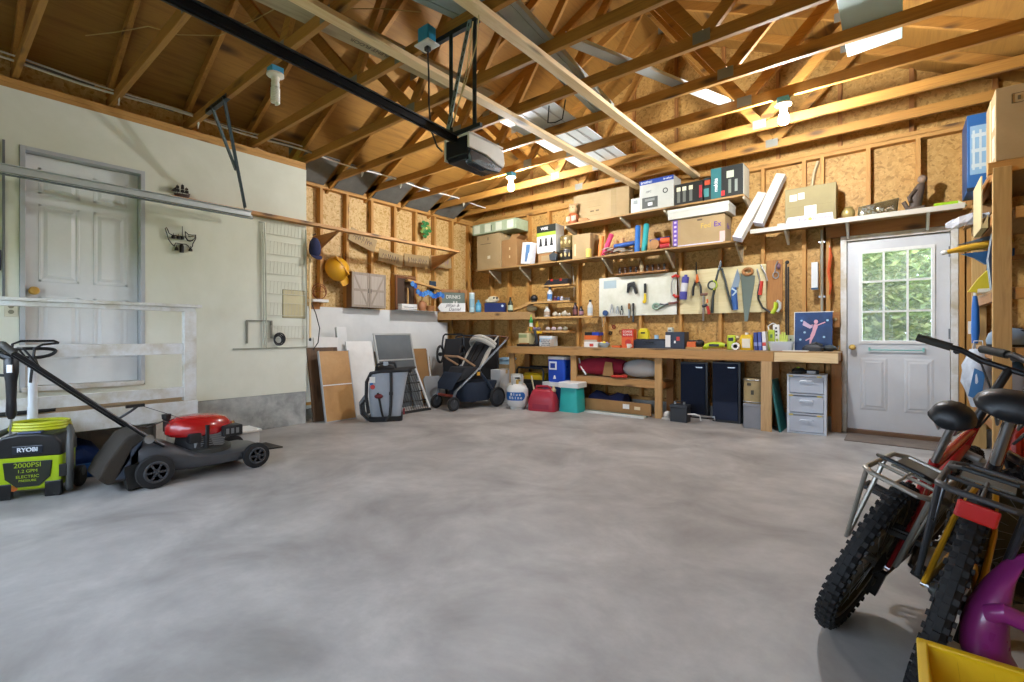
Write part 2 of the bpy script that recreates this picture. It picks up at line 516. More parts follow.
# ---------------------------------------------------------------- roof trusses
def make_truss(y, label):
    t = thing('roof_truss', label, 'truss', (-2.3, y, ZT), 0, 'roof trusses')
    def pc(nm, a, b, m, h=.089):
        return build(G().bar((a[0] + 2.3, .019, a[1] - ZT), (b[0] + 2.3, .019, b[1] - ZT), .038, h, (0, 0, 1) if abs(a[0] - b[0]) > .05 else (1, 0, 0)), nm, m, t, bev=.002, seg=1)
    pc('bottom_chord', (-6.02, ZT + .0445), (1.42, ZT + .0445), TRUSS_X)
    for s in (-1, 1):
        pc('rafter', (-2.3, rz(-2.3, .05)), (-2.3 + s * 4.0, rz(-2.3 + s * 4.0, .05)), TRUSS_X)
    z0 = ZT + .09
    for s in (-1, 1):
        pc('web', (-2.3 + s * 1.2, z0), (-2.3 + s * .03, rz(-2.3, -.02)), TRUSS_X)
        pc('web', (-2.3 + s * 1.25, z0), (-2.3 + s * 1.95, rz(-2.3 + s * 1.95, .0)), TRUSS_X)
    for x, z in ((-3.52, ZT + .06), (-1.08, ZT + .06), (-2.3, rz(-2.3, .03)), (-4.2, rz(-4.2, .04)), (-.4, rz(-.4, .04)), (-2.9, ZT + .045)):
        build(G().bx(x + 2.3 - .06, x + 2.3 + .06, -.0015, 0, z - ZT - .042, z - ZT + .042), 'gusset_plate', plain('#85857a', .55, .3), t)
    return t
ordn = ['nearest the back wall, over the workbench', 'second out from the back wall', 'third out from the back wall, carrying both lit bulbs', 'fourth out from the back wall',
        'fifth out from the back wall', 'sixth out from the back wall, just behind the door opener motor', 'carrying the blue socket box and the opener straps', 'carrying the unlit spiral bulb and a track strap', 'crossing above the middle of the opener rail', 'nearest the camera, over the white house door']
for k in range(10):
    make_truss(5.85 - .6 * k, 'wooden roof truss ' + ordn[k])

# ceiling braces nailed under the chords
for x0, x1, lb in ((-2.04, -2.0, 'long pale brace board under the trusses, the one nearer the door'), (-2.8, -2.77, 'long pale brace board under the trusses, the one beside the opener motor')):
    solo(G().bar((x0 + .0, .2, ZT - .021), (x1, 6.2, ZT - .021), .088, .038), 'brace_board', NEW_Y, lb, 'board', bev=.003)

# ---------------------------------------------------------------- house door on the left wall
D1 = struct('door_1', 'white six-panel house door above the landing', 'door')
xd = -5.5
g = G().bx(xd - .04, xd, .525, 1.265, .625, 2.515)
build(g, 'slab', PAINT, D1, bev=.003, recenter=False)
for (y0, y1, z0, z1) in ((.605, .86, 2.2, 2.42), (.95, 1.19, 2.2, 2.42), (.605, .86, 1.48, 2.12), (.95, 1.19, 1.48, 2.12), (.605, .86, .84, 1.36), (.95, 1.19, .84, 1.36)):
    g = G().bx(xd, xd + .004, y0, y1, z0, z0 + .02).bx(xd, xd + .004, y0, y1, z1 - .02, z1).bx(xd, xd + .004, y0, y0 + .02, z0, z1).bx(xd, xd + .004, y1 - .02, y1, z0, z1)
    g.loft([[(xd, y0 + .03, z0 + .03), (xd, y1 - .03, z0 + .03), (xd, y1 - .03, z1 - .03), (xd, y0 + .03, z1 - .03)], [(xd + .008, y0 + .055, z0 + .055), (xd + .008, y1 - .055, z0 + .055), (xd + .008, y1 - .055, z1 - .055), (xd + .008, y0 + .055, z1 - .055)]])
    build(g, 'panel', PAINT, D1, bev=.002)
g = G().bx(-5.57, XW + .012, .49, .522, .60, 2.55).bx(-5.57, XW + .012, 1.268, 1.30, .60, 2.55).bx(-5.57, XW + .012, .5222, 1.2678, 2.518, 2.549)
build(g, 'frame', LGREY, D1, bev=.003, recenter=False)
build(G().bx(-5.57, XW + .03, .5, 1.29, .585, .622), 'threshold', WORN, D1, bev=.004)
g = G().lathe([(.03, 0), (.03, .008), (.012, .012), (.012, .035), (.03, .045), (.034, .06), (.026, .075), (.0, .078)], 18, (xd, .575, 1.40), 'x')
build(g, 'door_knob', BRASS, D1, smooth=True)

# ---------------------------------------------------------------- back door
D2 = struct('door_2', 'pale grey back door with nine panes', 'door')
yd = 6.28
wx0, wx1, wz0, wz1 = -.315, .262, .97, 1.915
g = G()
g.bx(-.43, wx0, yd, yd + .045, .04, 2.035).bx(wx1, .385, yd, yd + .045, .04, 2.035).bx(wx0, wx1, yd, yd + .045, wz1, 2.035).bx(wx0, wx1, yd, yd + .045, .04, wz0)
DOORP = patchy('door paint', '#c3c6c8', '#cfd2d4', '#d6d9dc', 1.5, 9, .4, .02)
build(g, 'slab', DOORP, D2, recenter=False)
g = G()
for a, b in ((-.33, wx0 + .012), (wx1 - .012, .277)): g.bx(a, b, yd - .012, yd + .05, wz0 - .02, wz1 + .02)
g.bx(wx0 + .0122, wx1 - .0122, yd - .0115, yd + .05, wz1 - .012, wz1 + .02).bx(wx0 + .0122, wx1 - .0122, yd - .0115, yd + .05, wz0 - .02, wz0 + .012)
for k in (1, 2):
    x = wx0 + (wx1 - wx0) * k / 3; z = wz0 + (wz1 - wz0) * k / 3
    g.bx(x - .009, x + .009, yd - .006, yd + .04, wz0, wz1).bx(wx0, wx1, yd - .005, yd + .039, z - .009, z + .009)
build(g, 'glazing_bars', WHITE, D2, recenter=False)
build(G().bx(wx0, wx1, yd + .02, yd + .024, wz0, wz1), 'pane', clear('#f8fcff', .93, .02), D2)
for x0, x1 in ((-.32, -.09), (.04, .27)):
    g = G().loft([[(x0, yd, .25), (x1, yd, .25), (x1, yd, .80), (x0, yd, .80)], [(x0 + .02, yd - .006, .27), (x1 - .02, yd - .006, .27), (x1 - .02, yd - .006, .78), (x0 + .02, yd - .006, .78)]])
    g.loft([[(x0 + .03, yd - .005, .28), (x1 - .03, yd - .005, .28), (x1 - .03, yd - .005, .77), (x0 + .03, yd - .005, .77)], [(x0 + .05, yd - .012, .30), (x1 - .05, yd - .012, .30), (x1 - .05, yd - .012, .75), (x0 + .05, yd - .012, .75)]])
    build(g, 'panel', DOORP, D2)
g = G().bx(-.49, -.435, 6.25, 6.355, .0, 2.10).bx(.39, .445, 6.25, 6.355, .0, 2.10).bx(-.4348, .3898, 6.25, 6.355, 2.045, 2.0995).bx(-.4348, -.41, 6.327, 6.35, .0, 2.0445).bx(.365, .3898, 6.327, 6.35, .0, 2.0445).bx(-.4098, .3648, 6.327, 6.35, 2.02, 2.0445)
build(g, 'frame', WORN, D2, bev=.003, recenter=False)
build(G().bx(-.434, .389, 6.2, 6.36, .0, .041), 'sill', wood('#5c4028', '#745438', 'x'), D2, bev=.004)
g = G().lathe([(.028, 0), (.028, .006), (.011, .012), (.011, .03), (.027, .042), (.03, .056), (.02, .068), (0, .07)], 18)
for p in (Matrix.Translation((-.385, yd, .91)) @ Matrix.Rotation(PI / 2, 4, 'X'),):
    g2 = G().at(p).lathe([(.028, 0), (.028, .006), (.011, .012), (.011, .03), (.027, .042), (.03, .056), (.02, .068), (0, .07)], 18)
    build(g2, 'door_knob', BRASS, D2, smooth=True)
g = G().tube([(-.24, yd - .025, .885), (.19, yd - .025, .885)], .006)
for x in (-.24, .19): g.bx(x - .008, x + .008, yd - .03, yd, .875, .91)
build(g, 'towel_bar', plain('#7fc0b8', .4), D2, smooth=True)
g = G()
for x in (.375,):
    for z in (1.85, 1.05, .3): g.bx(x, x + .03, yd - .012, yd + .002, z - .05, z + .05)
build(g, 'hinge', MGREY, D2)
solo(G().bx(-.42, .42, 5.72, 6.16, .0, .012), 'door_mat', patchy('mat', '#6a6058', '#7a7068', '#847a70', 6, 60, .95, .3), 'thin grey-brown mat on the floor at the back door', 'mat', bev=.004)

# the hedge outside the back door
def leafy(c1, c2, key):
    m, n, l, b = base(key)
    oi = coords(n, l, (1, 1, 1), False)
    f = noise(n, l, oi, 9, 3)
    l.new(ramp(n, l, f, [(.3, c1), (.7, c2)]), b.inputs['Base Color'])
    b.inputs['Roughness'].default_value = .5
    t = n.new('ShaderNodeBsdfTranslucent'); l.new(ramp(n, l, f, [(.3, c1), (.7, c2)]), t.inputs[0])
    x = n.new('ShaderNodeMixShader'); x.inputs[0].default_value = .45
    l.new(b.outputs[0], x.inputs[1]); l.new(t.outputs[0], x.inputs[2]); l.new(x.outputs[0], n['Material Output'].inputs[0])
    return m
g = G()
for k in range(24000):
    x = R.uniform(-1.6, 2.6); z = R.uniform(0, 3.1); y = 8.6 + R.random() ** 1.3 * 1.3 + .25 * math.sin(x * 3 + z * 2)
    a = R.uniform(0, 6.28); tl = R.uniform(-.9, .9); s = R.uniform(.035, .07)
    u = Vector((math.cos(a), math.sin(a) * .6, tl)).normalized(); w = u.cross(Vector((R.uniform(-1, 1), R.uniform(-1, 1), R.uniform(-.2, 1)))).normalized()
    p = Vector((x, y, z))
    g.m = R.randrange(2)
    g.add([p - u * s, p - w * s * .45, p + u * s, p + w * s * .45], [(0, 1, 2, 3)])
for k in range(2600):
    a = R.uniform(0, 6.28); s = R.uniform(.12, .22); p = Vector((R.uniform(-2, 3), R.uniform(9.9, 10.3), R.uniform(0, 3.6)))
    u = Vector((math.cos(a), .2, math.sin(a))); w = Vector((-math.sin(a), .25, math.cos(a)))
    g.m = R.randrange(2)
    g.add([p - u * s, p - w * s * .5, p + u * s, p + w * s * .5], [(0, 1, 2, 3)])
hd = build(g, 'hedge', [leafy('#7a8a50', '#b4be86', 'leaf light'), leafy('#56703a', '#8aa05e', 'leaf mid')], recenter=False)
tag(hd, 'leafy green hedge seen through the panes of the back door', 'hedge', None, 'stuff')

# ---------------------------------------------------------------- bulbs on the trusses
def bulb_at(name, label, x, y, lit):
    t = thing(name, label, 'light bulb', (x, y, ZT - .045), 0, 'ceiling bulbs' if lit else None)
    BL = plain('#4aa8d8', .4)
    build(G().bx(-.045, .045, -.045, .045, -.005, .045), 'junction_box', BL, t, bev=.006)
    build(G().lathe([(.0, -.0), (.062, -.004), (.062, -.018), (.032, -.03), (.028, -.062), (.0, -.062)], 20), 'socket', plain('#e9e4d4', .5), t, smooth=True)
    if lit:
        m, n, l, b = base('lit bulb %s' % x)
        b.inputs['Base Color'].default_value = (1, .95, .85, 1)
        v = coords(n, l); f = noise(n, l, v, 3, 2)
        l.new(ramp(n, l, f, [(.0, '#f6f8fc'), (1.0, '#f8faff')]), b.inputs['Emission Color'])
        b.inputs['Emission Strength'].default_value = BULB
        build(G().lathe([(.014, -.06), (.018, -.075), (.034, -.105), (.041, -.135), (.036, -.165), (.02, -.183), (0, -.187)], 20), 'bulb', m, t, smooth=True)
    else:
        g = G()
        g.lathe([(.024, -.06), (.03, -.07), (.03, -.10), (.022, -.108)], 16)
        pts = []
        for k in range(90):
            a = k / 90 * 2 * PI * 4.5; q = k / 90
            rr = .026
            pts.append((rr * math.cos(a), rr * math.sin(a), -.112 - q * .115))
        g.tube(pts, .0085, 7).tube([(x2 * -1, y2 * -1, z2) for x2, y2, z2 in pts], .0085, 7)
        build(g, 'bulb', plain('#efeee0', .4), t, smooth=True)
    return t
bulb_at('light_bulb', 'lit warm bulb on the truss to the left, over the boxed shelf corner', -3.79, 4.665, True)
bulb_at('light_bulb', 'lit warm bulb on the truss to the right, nearer the back door', -.77, 4.665, True)
bulb_at('spiral_bulb', 'unlit white spiral bulb under a blue box near the opener rail', -3.70, 1.70, False)

# ================================================================ UP IN THE TRUSSES
# garage door opener, its rail, straps and socket
t = thing('door_opener', 'garage door opener motor with white cover hanging from perforated straps', 'door opener', (-2.26, 2.21, 2.186))
build(G().bx(-.115, .115, 0, .40, .03, .17), 'motor_housing', plain('#1c1e22', .35, .3), t, bev=.008)
g = G().prism([(.0, .185), (.05, .2), (.3, .19), (.40, .155), (.42, .06), (.40, .02), (.33, .03), (.2, .07), (.05, .075), (0, .075)], .115, .135, 'x')
g.bx(.02, .135, .0, .4, .17, .19)
build(g, 'cover', plain('#ece9dc', .5), t, bev=.006)
g = G().prism([(.02, .07), (.2, .064), (.34, .026), (.40, .02), (.36, -.03), (.2, -.045), (.04, -.03), (.01, .03)], .06, .128, 'x')
build(g, 'lamp_lens', plain('#23303c', .2, coat=.5), t, bev=.01)
build(G().prism([(-.115, .03), (.115, .03), (.10, -.005), (-.09, -.005)], .01, .39, 'y'), 'bottom_pan', plain('#22262e', .3, .4), t, bev=.004)
build(G().bx(-.135, -.115, 0, .4, .02, .19), 'end_cap', plain('#c8c8bc', .45), t, bev=.006)
words('MyQ', .035, (.1295, .26, .005), plain('#8a98a4', .4), t, face='left')
t.scale = (.862, .862, .862)
t = thing('opener_rail', 'long black steel rail running forward from the opener motor', 'rail', (-2.26, 2.2, 2.302), rot=(math.radians(-.7), 0, math.radians(2.8)))
build(G().bx(-.016, .016, -2.7, .005, 0, .038), 'channel', plain('#20242a', .35, .7), t, bev=.003)
build(G().bx(-.026, .026, -2.7, .005, .038, .046), 'flange', plain('#5a6066', .35, .8), t)
build(G().bx(-.005, .005, -2.65, -.05, -.008, 0), 'drive_belt', BLACK, t)
def angle_iron(name, a, b, m, parent, label=None, holes=True, w=.032):
    a = Vector(a); b = Vector(b); d = (b - a); Ln = d.length; d.normalize()
    g = G()
    g.mat(0).bar(a, b, w, .003, (0, -1, 0) if abs(d.y) < .9 else (0, 0, 1))
    n = int(Ln / .05)
    up = Vector((0, -1, 0)) if abs(d.y) < .9 else Vector((0, 0, 1))
    r = d.cross(up).normalized()
    up = r.cross(d).normalized()
    g.bar(a + r * w / 2 + up * w * -.4, b + r * w / 2 + up * w * -.4, .003, w * .9, up)
    g.m = 1
    for k in range(n):
        p = a + d * (.03 + k * .05)
        g.bar(p - d * .011 + up * .002, p + d * .011 + up * .002, .009, .0012, up)
    return build(g, name, [m, BLACK], parent)
t = thing('opener_hanger', 'perforated steel angles bolted to a truss and holding up the opener motor', 'bracket', (0, 0, 0))
IRN = plain('#3c4648', .4, .8)
angle_iron('top_angle', (-2.62, 2.222, 3.055), (-2.075, 2.222, 3.055), IRN, t)
angle_iron('strap', (-2.31, 2.212, 3.05), (-2.31, 2.212, 2.378), IRN, t)
angle_iron('strap', (-2.095, 2.212, 3.05), (-2.095, 2.212, 2.378), IRN, t)
angle_iron('brace', (-2.125, 2.20, 3.05), (-2.33, 2.20, 2.40), plain('#8fa4a0', .4, .8), t)
build(G().bx(-2.36, -2.04, 2.2, 2.225, 2.352, 2.375), 'cross_bar', IRN, t)
t = thing('socket_box', 'blue socket box with white cover under a truss beside the opener straps', 'socket box', (-2.46, 2.14, 2.975))
build(G().bx(-.05, .05, -.045, .03, .012, .12), 'box', plain('#2e8fb8', .4), t, bev=.006)
build(G().bx(-.07, .07, -.06, .045, 0, .012), 'cover_plate', WHITE, t, bev=.004)
build(G().bx(-.018, .018, -.018, .018, -.03, 0), 'plug', BLACK, t, bev=.006)
solo(G().tube([(-2.46, 2.14, 2.944), (-2.45, 2.14, 2.8), (-2.46, 2.15, 2.6), (-2.44, 2.15, 2.42), (-2.40, 2.17, 2.3), (-2.38, 2.2, 2.27)], .006, 6), 'dangling_cord', BLACK, 'black power cord dangling from the blue socket box to the opener', 'cord', smooth=True)
solo(G().tube([(-2.02, 2.17, 3.02), (-2.04, 2.17, 2.85), (-2.12, 2.17, 2.66), (-2.2, 2.16, 2.5), (-2.26, 2.17, 2.39), (-2.17, 2.16, 2.55), (-2.10, 2.16, 2.75), (-2.07, 2.17, 3.0)], .004, 5), 'bell_wire', plain('#d8c898', .6), 'cream wires looping down beside the opener straps', 'wire', smooth=True)

# left door track and its strap
t = thing('door_track', 'galvanized garage door track running level along the left side', 'track', (-5.12, .8, 2.235))
g = G().bx(-.002, .002, -1.3, 1.31, 0, .062).bx(0, .03, -1.3, 1.31, 0, .004).bx(0, .03, -1.3, 1.31, .058, .062).bx(.028, .03, -1.3, 1.31, 0, .016)
build(g, 'channel', plain('#ccd2d2', .4, .2), t)
build(G().bx(-.03, .0, -1.3, 1.33, -.012, -.003), 'lower_flange', plain('#6a767a', .4, .5), t)
t = thing('track_hanger', 'perforated strap dropping from a truss to the end of the door track', 'bracket', (0, 0, 0))
angle_iron('top_angle', (-4.87, 1.615, 3.058), (-4.40, 1.615, 3.058), plain('#49555a', .4, .8), t, w=.04)
angle_iron('strap', (-4.44, 1.60, 3.05), (-5.085, 2.03, 2.302), plain('#5b6b6e', .4, .8), t)
angle_iron('brace', (-4.70, 1.60, 3.05), (-4.83, 1.85, 2.58), plain('#5b6b6e', .4, .8), t)

# things laid across the chords
ZC = ZT + .0905
def sheet(poly, z0, z1, name, m, label, cat, bev=.002):
    return solo(G().prism(poly, z0, z1), name, m, label, cat, bev=bev)
t = thing('steel_channel', 'wide galvanized steel channel lying across the chords near the middle', 'steel channel', (-2.06, 2.9, ZC), math.radians(6))
build(G().bx(-.10, .10, -1.25, 1.2, .0, .003), 'web', GALV, t)
for s in (-1, 1): build(G().bx(s * .1 - .002, s * .1 + .002, -1.25, 1.2, 0, .045).bx(s * .055 - .008, s * .055 + .008, -1.25, 1.2, -.006, 0), 'lip', GALV, t)
t = thing('steel_channel', 'narrow galvanized channel lying slantwise across the chords, the long thin one', 'steel channel', (-1.55, 3.82, ZC), math.radians(-20))
build(G().bx(-.045, .045, -.98, .96, 0, .003), 'web', plain('#ccd4d4', .4, .3), t)
for s in (-1, 1): build(G().bx(s * .045 - .002, s * .045 + .002, -.98, .96, 0, .03), 'lip', plain('#ccd4d4', .4, .3), t)
t = thing('steel_channel', 'short galvanized channel above the blue socket box', 'steel channel', (-2.32, 1.9, ZC), math.radians(-14))
build(G().bx(-.10, .10, -.7, .42, 0, .003).bx(-.05, -.04, -.7, .42, -.006, 0), 'web', GALV, t)
t = thing('siding_panel', 'white grooved panel lying on the chords above the left end of the shelves', 'panel', (-2.80, 4.46, ZC), math.radians(2))
build(G().bx(-.33, .31, -.84, .84, 0, .012), 'sheet', plain('#d6dede', .45), t, bev=.002)
for x in (-.2, -.07, .06, .19): build(G().bx(x - .006, x + .006, -.83, .83, -.004, 0), 'rib', LGREY, t)
solo(G().prism([(-.31, 3.3), (-.305, 4.47), (.02, 4.43), (.02, 3.3)], ZC, ZC + .015), 'foam_sheet', plain('#bcd4d0', .6), 'white sheet lying on the chords above the back door', 'sheet', bev=.003)
t = thing('storage_plank', 'long grey printed plank lying across the chords above the opener rail', 'plank', (-3.0, 2.0, ZC), math.radians(-5))
build(G().bx(-.13, .12, -1.5, 1.2, 0, .02), 'board', wood('#9a8a6c', '#b4a484', 'y', .6), t, bev=.002)
words('TRUS JOIST', .1, (.03, .1, -.0005), plain('#5a5040', .7), t, M=Matrix.Rotation(PI, 4, 'X') @ Matrix.Rotation(PI / 2, 4, 'Z'))
words('SILENT FLOOR', .05, (-.06, .1, -.0005), plain('#5a5040', .7), t, M=Matrix.Rotation(PI, 4, 'X') @ Matrix.Rotation(PI / 2, 4, 'Z'))
solo(G().tube([(-2.52, 3.66, 3.165), (-2.52, 3.64, 3.0), (-2.44, 3.64, 2.98), (-2.36, 3.64, 2.99), (-2.34, 3.66, 3.165)], .006, 6), 'bungee_cord', BLACK, 'black cord loop hanging over a truss at the white grooved panel', 'cord', smooth=True)
# cables stapled along the left eave, rafter vents, a slack wire under the roof
g = G()
pts = []
for k in range(40):
    y = -.3 + k * .16
    pts.append((-5.30, y, 3.145 + .012 * math.sin(y * 5.2)))
solo(G().tube(pts, .009, 6).tube([(x, y, z + .028 + .012 * math.sin(y * 3)) for x, y, z in pts[:20]], .007, 6), 'house_cable', plain('#dcdad0', .5), 'white cable stapled across the trusses along the left eave', 'cable', smooth=True)
for k in range(9):
    y = .75 + .6 * k - .3
    solo(G().add([(-5.95, y + .07, rz(-5.95, .03)), (-5.55, y + .07, rz(-5.55, .06)), (-5.55, y + .52, rz(-5.55, .06)), (-5.95, y + .52, rz(-5.95, .03)), (-5.95, y + .07, rz(-5.95, .02)), (-5.55, y + .07, rz(-5.55, .05)), (-5.55, y + .52, rz(-5.55, .05)), (-5.95, y + .52, rz(-5.95, .02))],
         [(0, 1, 2, 3), (7, 6, 5, 4), (0, 4, 5, 1), (1, 5, 6, 2), (2, 6, 7, 3), (3, 7, 4, 0)]), 'rafter_vent', plain('#6a6a64', .7, vary=.3),
         'grey rafter vent between two trusses along the left eave', 'vent', 'rafter vents at the left eave')
for k, (y, nm) in enumerate(((1.07, 'beside the white house door'), (1.67, 'next to the track strap'), (3.47, 'above the yellow hard hat'), (4.07, 'above the grey cabinet'), (5.27, 'nearest the back corner'))):
    solo(G().prism([(-5.26, 3.15), (-5.22, 3.15), (-5.20, 3.06), (-5.235, 3.02)], y, y + .004, 'y'), 'cable_tag', plain('#e4e4dc', .6), 'small white paper tag on the eave cable ' + nm, 'tag')
solo(G().tube([(-4.9, .8, 3.36), (-4.75, .95, 3.40), (-4.5, 1.1, 3.42), (-4.35, 1.25, 3.37), (-4.1, 1.45, 3.36), (-3.8, 1.6, 3.44), (-3.5, 1.72, 3.52), (-3.2, 1.95, 3.45), (-2.9, 2.1, 3.4), (-2.6, 2.2, 3.3)], .004, 5), 'slack_wire', plain('#b89a5a', .6), 'thin slack wire strung under the roof boarding', 'wire', smooth=True)

# ================================================================ ON THE LEFT WALL
t = thing('light_switch', 'white light switch plate on the wall left of the house door', 'switch', (XW, .325, 1.42))
build(G().bx(0, .006, -.04, .04, -.06, .06), 'plate', WHITE, t, bev=.002)
build(G().bx(.006, .014, -.008, .008, -.014, .014), 'toggle', LGREY, t, bev=.002)
t = thing('wall_outlet', 'almond outlet plate low on the wall left of the house door', 'outlet', (XW, 0.443, 1.244))
build(G().bx(0, .006, -.037, .037, -.06, .06), 'plate', plain('#d8d4bc', .5), t, bev=.002)
for z in (-.022, .022): build(G().lathe([(0, .0), (.017, 0), (.017, .003), (0, .003)], 16, (.006, 0, z), 'x'), 'socket', plain('#8a8670', .5), t)
t = thing('door_keypad', 'dark wall button with red edge at the far left of the wall', 'button', (XW, .37, 1.62))
build(G().bx(0, .02, -.05, .02, -.08, .08), 'plate', plain('#23253a', .4), t, bev=.004)
build(G().bx(.02, .026, -.04, .01, -.06, -.03), 'button', plain('#b02a22', .4), t, bev=.003)
# ledge strip along the wall with its wedge brackets, the model ship
t = thing('ledge_strip', 'long wooden ledge strip running along the left wall at shelf height', 'ledge', (0, 0, 0))
build(G().bx(-5.418, -5.33, 1.47, 5.3, 2.325, 2.362), 'strip', wood('#a87a48', '#c09058', 'y'), t, bev=.003)
for y, lb in ((3.22, 'dark wedge-shaped wooden bracket under the ledge strip near the navy cap'), (5.24, 'dark wedge-shaped wooden bracket at the far end of the ledge strip')):
    solo(G().prism([(-5.967, 2.323), (-5.36, 2.323), (-5.967, 2.09)], y, y + .035, 'y'), 'wood_bracket', OLD_X, lb, 'bracket', bev=.002)
t = thing('model_ship', 'small dark model sailing ship standing on the ledge strip', 'model ship', (-5.37, 1.575, 2.3625))
HW = plain('#3a2418', .6)
build(G().loft([[(-.006, -.06, .03), (.006, -.06, .03), (.004, -.055, .012), (-.004, -.055, .012)], [(-.02, -.02, .035), (.02, -.02, .035), (.012, -.02, 0), (-.012, -.02, 0)], [(-.02, .04, .036), (.02, .04, .036), (.012, .04, 0), (-.012, .04, 0)], [(-.014, .07, .05), (.014, .07, .05), (.01, .065, .015), (-.01, .065, .015)]]), 'hull', HW, t)
for y, h in ((-.03, .11), (.01, .125), (.045, .10)):
    build(G().tube([(0, y, .03), (0, y, h + .01)], .0022, 5), 'mast', HW, t)
    build(G().prism([(y - .018, .05), (y + .016, .05), (y + .014, .078), (y - .014, .078)], -.003, .003, 'x').prism([(y - .015, .083), (y + .013, .083), (y + .01, h), (y - .011, h)], -.003, .003, 'x'), 'sail', plain('#1e1712', .8), t)
build(G().prism([(-.085, .05), (-.045, .045), (-.04, .1)], -.002, .002, 'x'), 'jib', plain('#1e1712', .8), t)
# cat wind chime
t = thing('wind_chime', 'black wire cat wind chime with hanging bells on the white wall', 'wind chime', (XW + .022, 1.576, 1.95))
t.scale = (1.3, 1.3, 1.3)
IR = plain('#2c2a26', .5, .5)
def wire2(pts, r=.0035): return G().tube([(0, y, z) for y, z in pts], r, 6)
o = [(.05, .045), (.062, .04), (.075, .045), (.09, .05), (.098, .06), (.10, .035), (.094, .02), (.08, -.01), (.078, -.03), (.062, -.05), (.05, -.03), (.035, -.02), (0, -.022), (-.03, -.02), (-.04, -.045), (-.055, -.03), (-.075, 0), (-.085, .04), (-.095, .075), (-.088, .085), (-.08, .07), (-.072, .045), (-.05, .035), (0, .035), (.03, .035), (.045, .01), (.062, .005), (.08, .015)]
build(wire2(o), 'cat_outline', IR, t, smooth=True)
build(wire2([(.03, .075), (.036, .03), (.05, .012), (.07, .012), (.09, .03), (.1, .062), (.075, .055), (.052, .055), (.03, .075)], .003), 'cat_face', IR, t, smooth=True)
build(wire2([(.012, .11), (.012, .035)], .0025), 'hook', IR, t)
for y, z in ((-.045, .02), (-.012, .02), (.012, .02), (-.025, -.065), (.065, -.06)):
    build(G().lathe([(.004, .018), (.012, .008), (.013, -.008), (0, -.01)], 10, (0, y, z)).tube([(0, y, z + .015), (0, y, z + .03)], .002, 5), 'bell', IR, t, smooth=True)
build(G().lathe([(.008, .03), (.014, .02), (.014, -.03), (0, -.03)], 10, (0, .008, -.055)), 'chime_tube', IR, t, smooth=True)
# wire grid, its posts, and small things at the corner
t = thing('wire_grid', 'white wire shelf grid hung flat on the wall with grey posts', 'wire grid', (XW, 0, 0))
RODC = plain('#a8a894', .4, .3)
g0 = G().tube([(.012, 2.306, 2.267), (.03, 2.359, 2.271), (.03, 2.37, 2.081), (.03, 2.38, 0.897)], .008, 7)
build(g0, 'post', RODC, t, smooth=True)
build(G().tube([(.03, 2.343, 2.164), (.03, 2.354, 0.898)], .005, 6), 'post', RODC, t, smooth=True)
build(G().tube([(.03, 2.83, 2.269), (.03, 2.842, 0.899)], .007, 6), 'post', RODC, t, smooth=True)
for z in (2.16, 1.94, 1.72, 1.50, 1.26, 1.0):
    g = G().tube([(.02, 2.36, z), (.02, 2.84, z)], .0035, 5).tube([(.02, 2.36, z + .14), (.02, 2.84, z + .14)], .002, 5)
    for q in range(12): g.tube([(.02, 2.38 + q * .04, z), (.03, 2.385 + q * .04, z + .14)], .0018, 4)
    build(g, 'wire_shelf', plain('#cfcdbb', .5), t, smooth=True)
build(G().tube([(.012, 2.049, 0.894), (.012, 2.853, 0.899)], .007, 6), 'rail', RODC, t)
build(G().bx(.0, .02, 2.18, 2.195, .95, 1.2).bx(0, .02, 2.195, 2.45, 1.19, 1.2).bx(0, .02, 2.43, 2.45, 1.0, 1.19), 'frame', plain('#7a7a6c', .5), t)
t = thing('access_panel', 'beige access panel behind the white wire grid', 'access panel', (XW + .001, 2.70, 1.24))
build(G().bx(0, .008, -.125, .13, 0, .31), 'cover', plain('#cfc59c', .6), t, bev=.002)
build(G().bx(0, .004, -.132, .137, -.007, .317), 'frame', plain('#8f8866', .6), t)
t = thing('cable_reel', 'small black coil of cable hanging low on the white wire grid', 'reel', (XW + .05, 2.50, .985))
for k in range(4): build(G().torus((0, .005 * k, .012 * (k % 2)), .042 + .006 * k, .008, 'x', 20, 6, 1.1), 'coil', BLACK, t, smooth=True)
t = thing('cap', 'navy blue baseball cap hanging on a peg at the wall corner', 'cap', (XW + .03, 2.93, 1.97))
NV = fabric('#23284a', '#2c3158')
build(G().loft([[(.02 + .075 * q * math.sin(a) * .8, .07 * math.cos(a) * q, z) for a in [2 * PI * k / 16 for k in range(16)]] for z, q in ((.0, .55), (.03, .9), (.08, 1.0), (.13, .95), (.18, .75), (.215, .4), (.222, .1))]), 'crown', NV, t, smooth=True)
build(G().loft([[(.05 + .06 * math.sin(a), .065 * math.cos(a), .01 + z - .05 * math.sin(a)) for a in [PI * k / 10 for k in range(11)]] for z in (0, -.008)]), 'brim', NV, t, smooth=True)
build(G().tube([(-.03, 0, .26), (.02, 0, .255), (.03, 0, .27)], .006, 6), 'peg', DARKSTEEL, t)
t = thing('measuring_pole', 'cream wooden pole hanging below the navy cap', 'pole', (XW + .02, 2.885, 1.0))
build(G().bx(-.008, .008, -.012, .012, .0, .95), 'shaft', NEW_Z, t, bev=.003)
build(G().lathe([(.012, 0), (.014, .02), (.006, .05), (0, .05)], 8, (0, 0, -.03)), 'tip', DARKSTEEL, t)
solo(G().tube([(XW + .02, 2.9, 1.42), (XW + .03, 2.95, 1.3), (XW + .03, 3.0, 1.12), (XW + .03, 2.98, .95), (XW + .02, 2.92, .86)], .006, 6), 'trailing_cord', BLACK, 'black cord hanging from the wall corner below the pole', 'cord', smooth=True)
t = thing('wall_shelf', 'tiny white shelf bracketed to a stud past the wall corner', 'shelf', (-5.93, 3.25, 1.47))
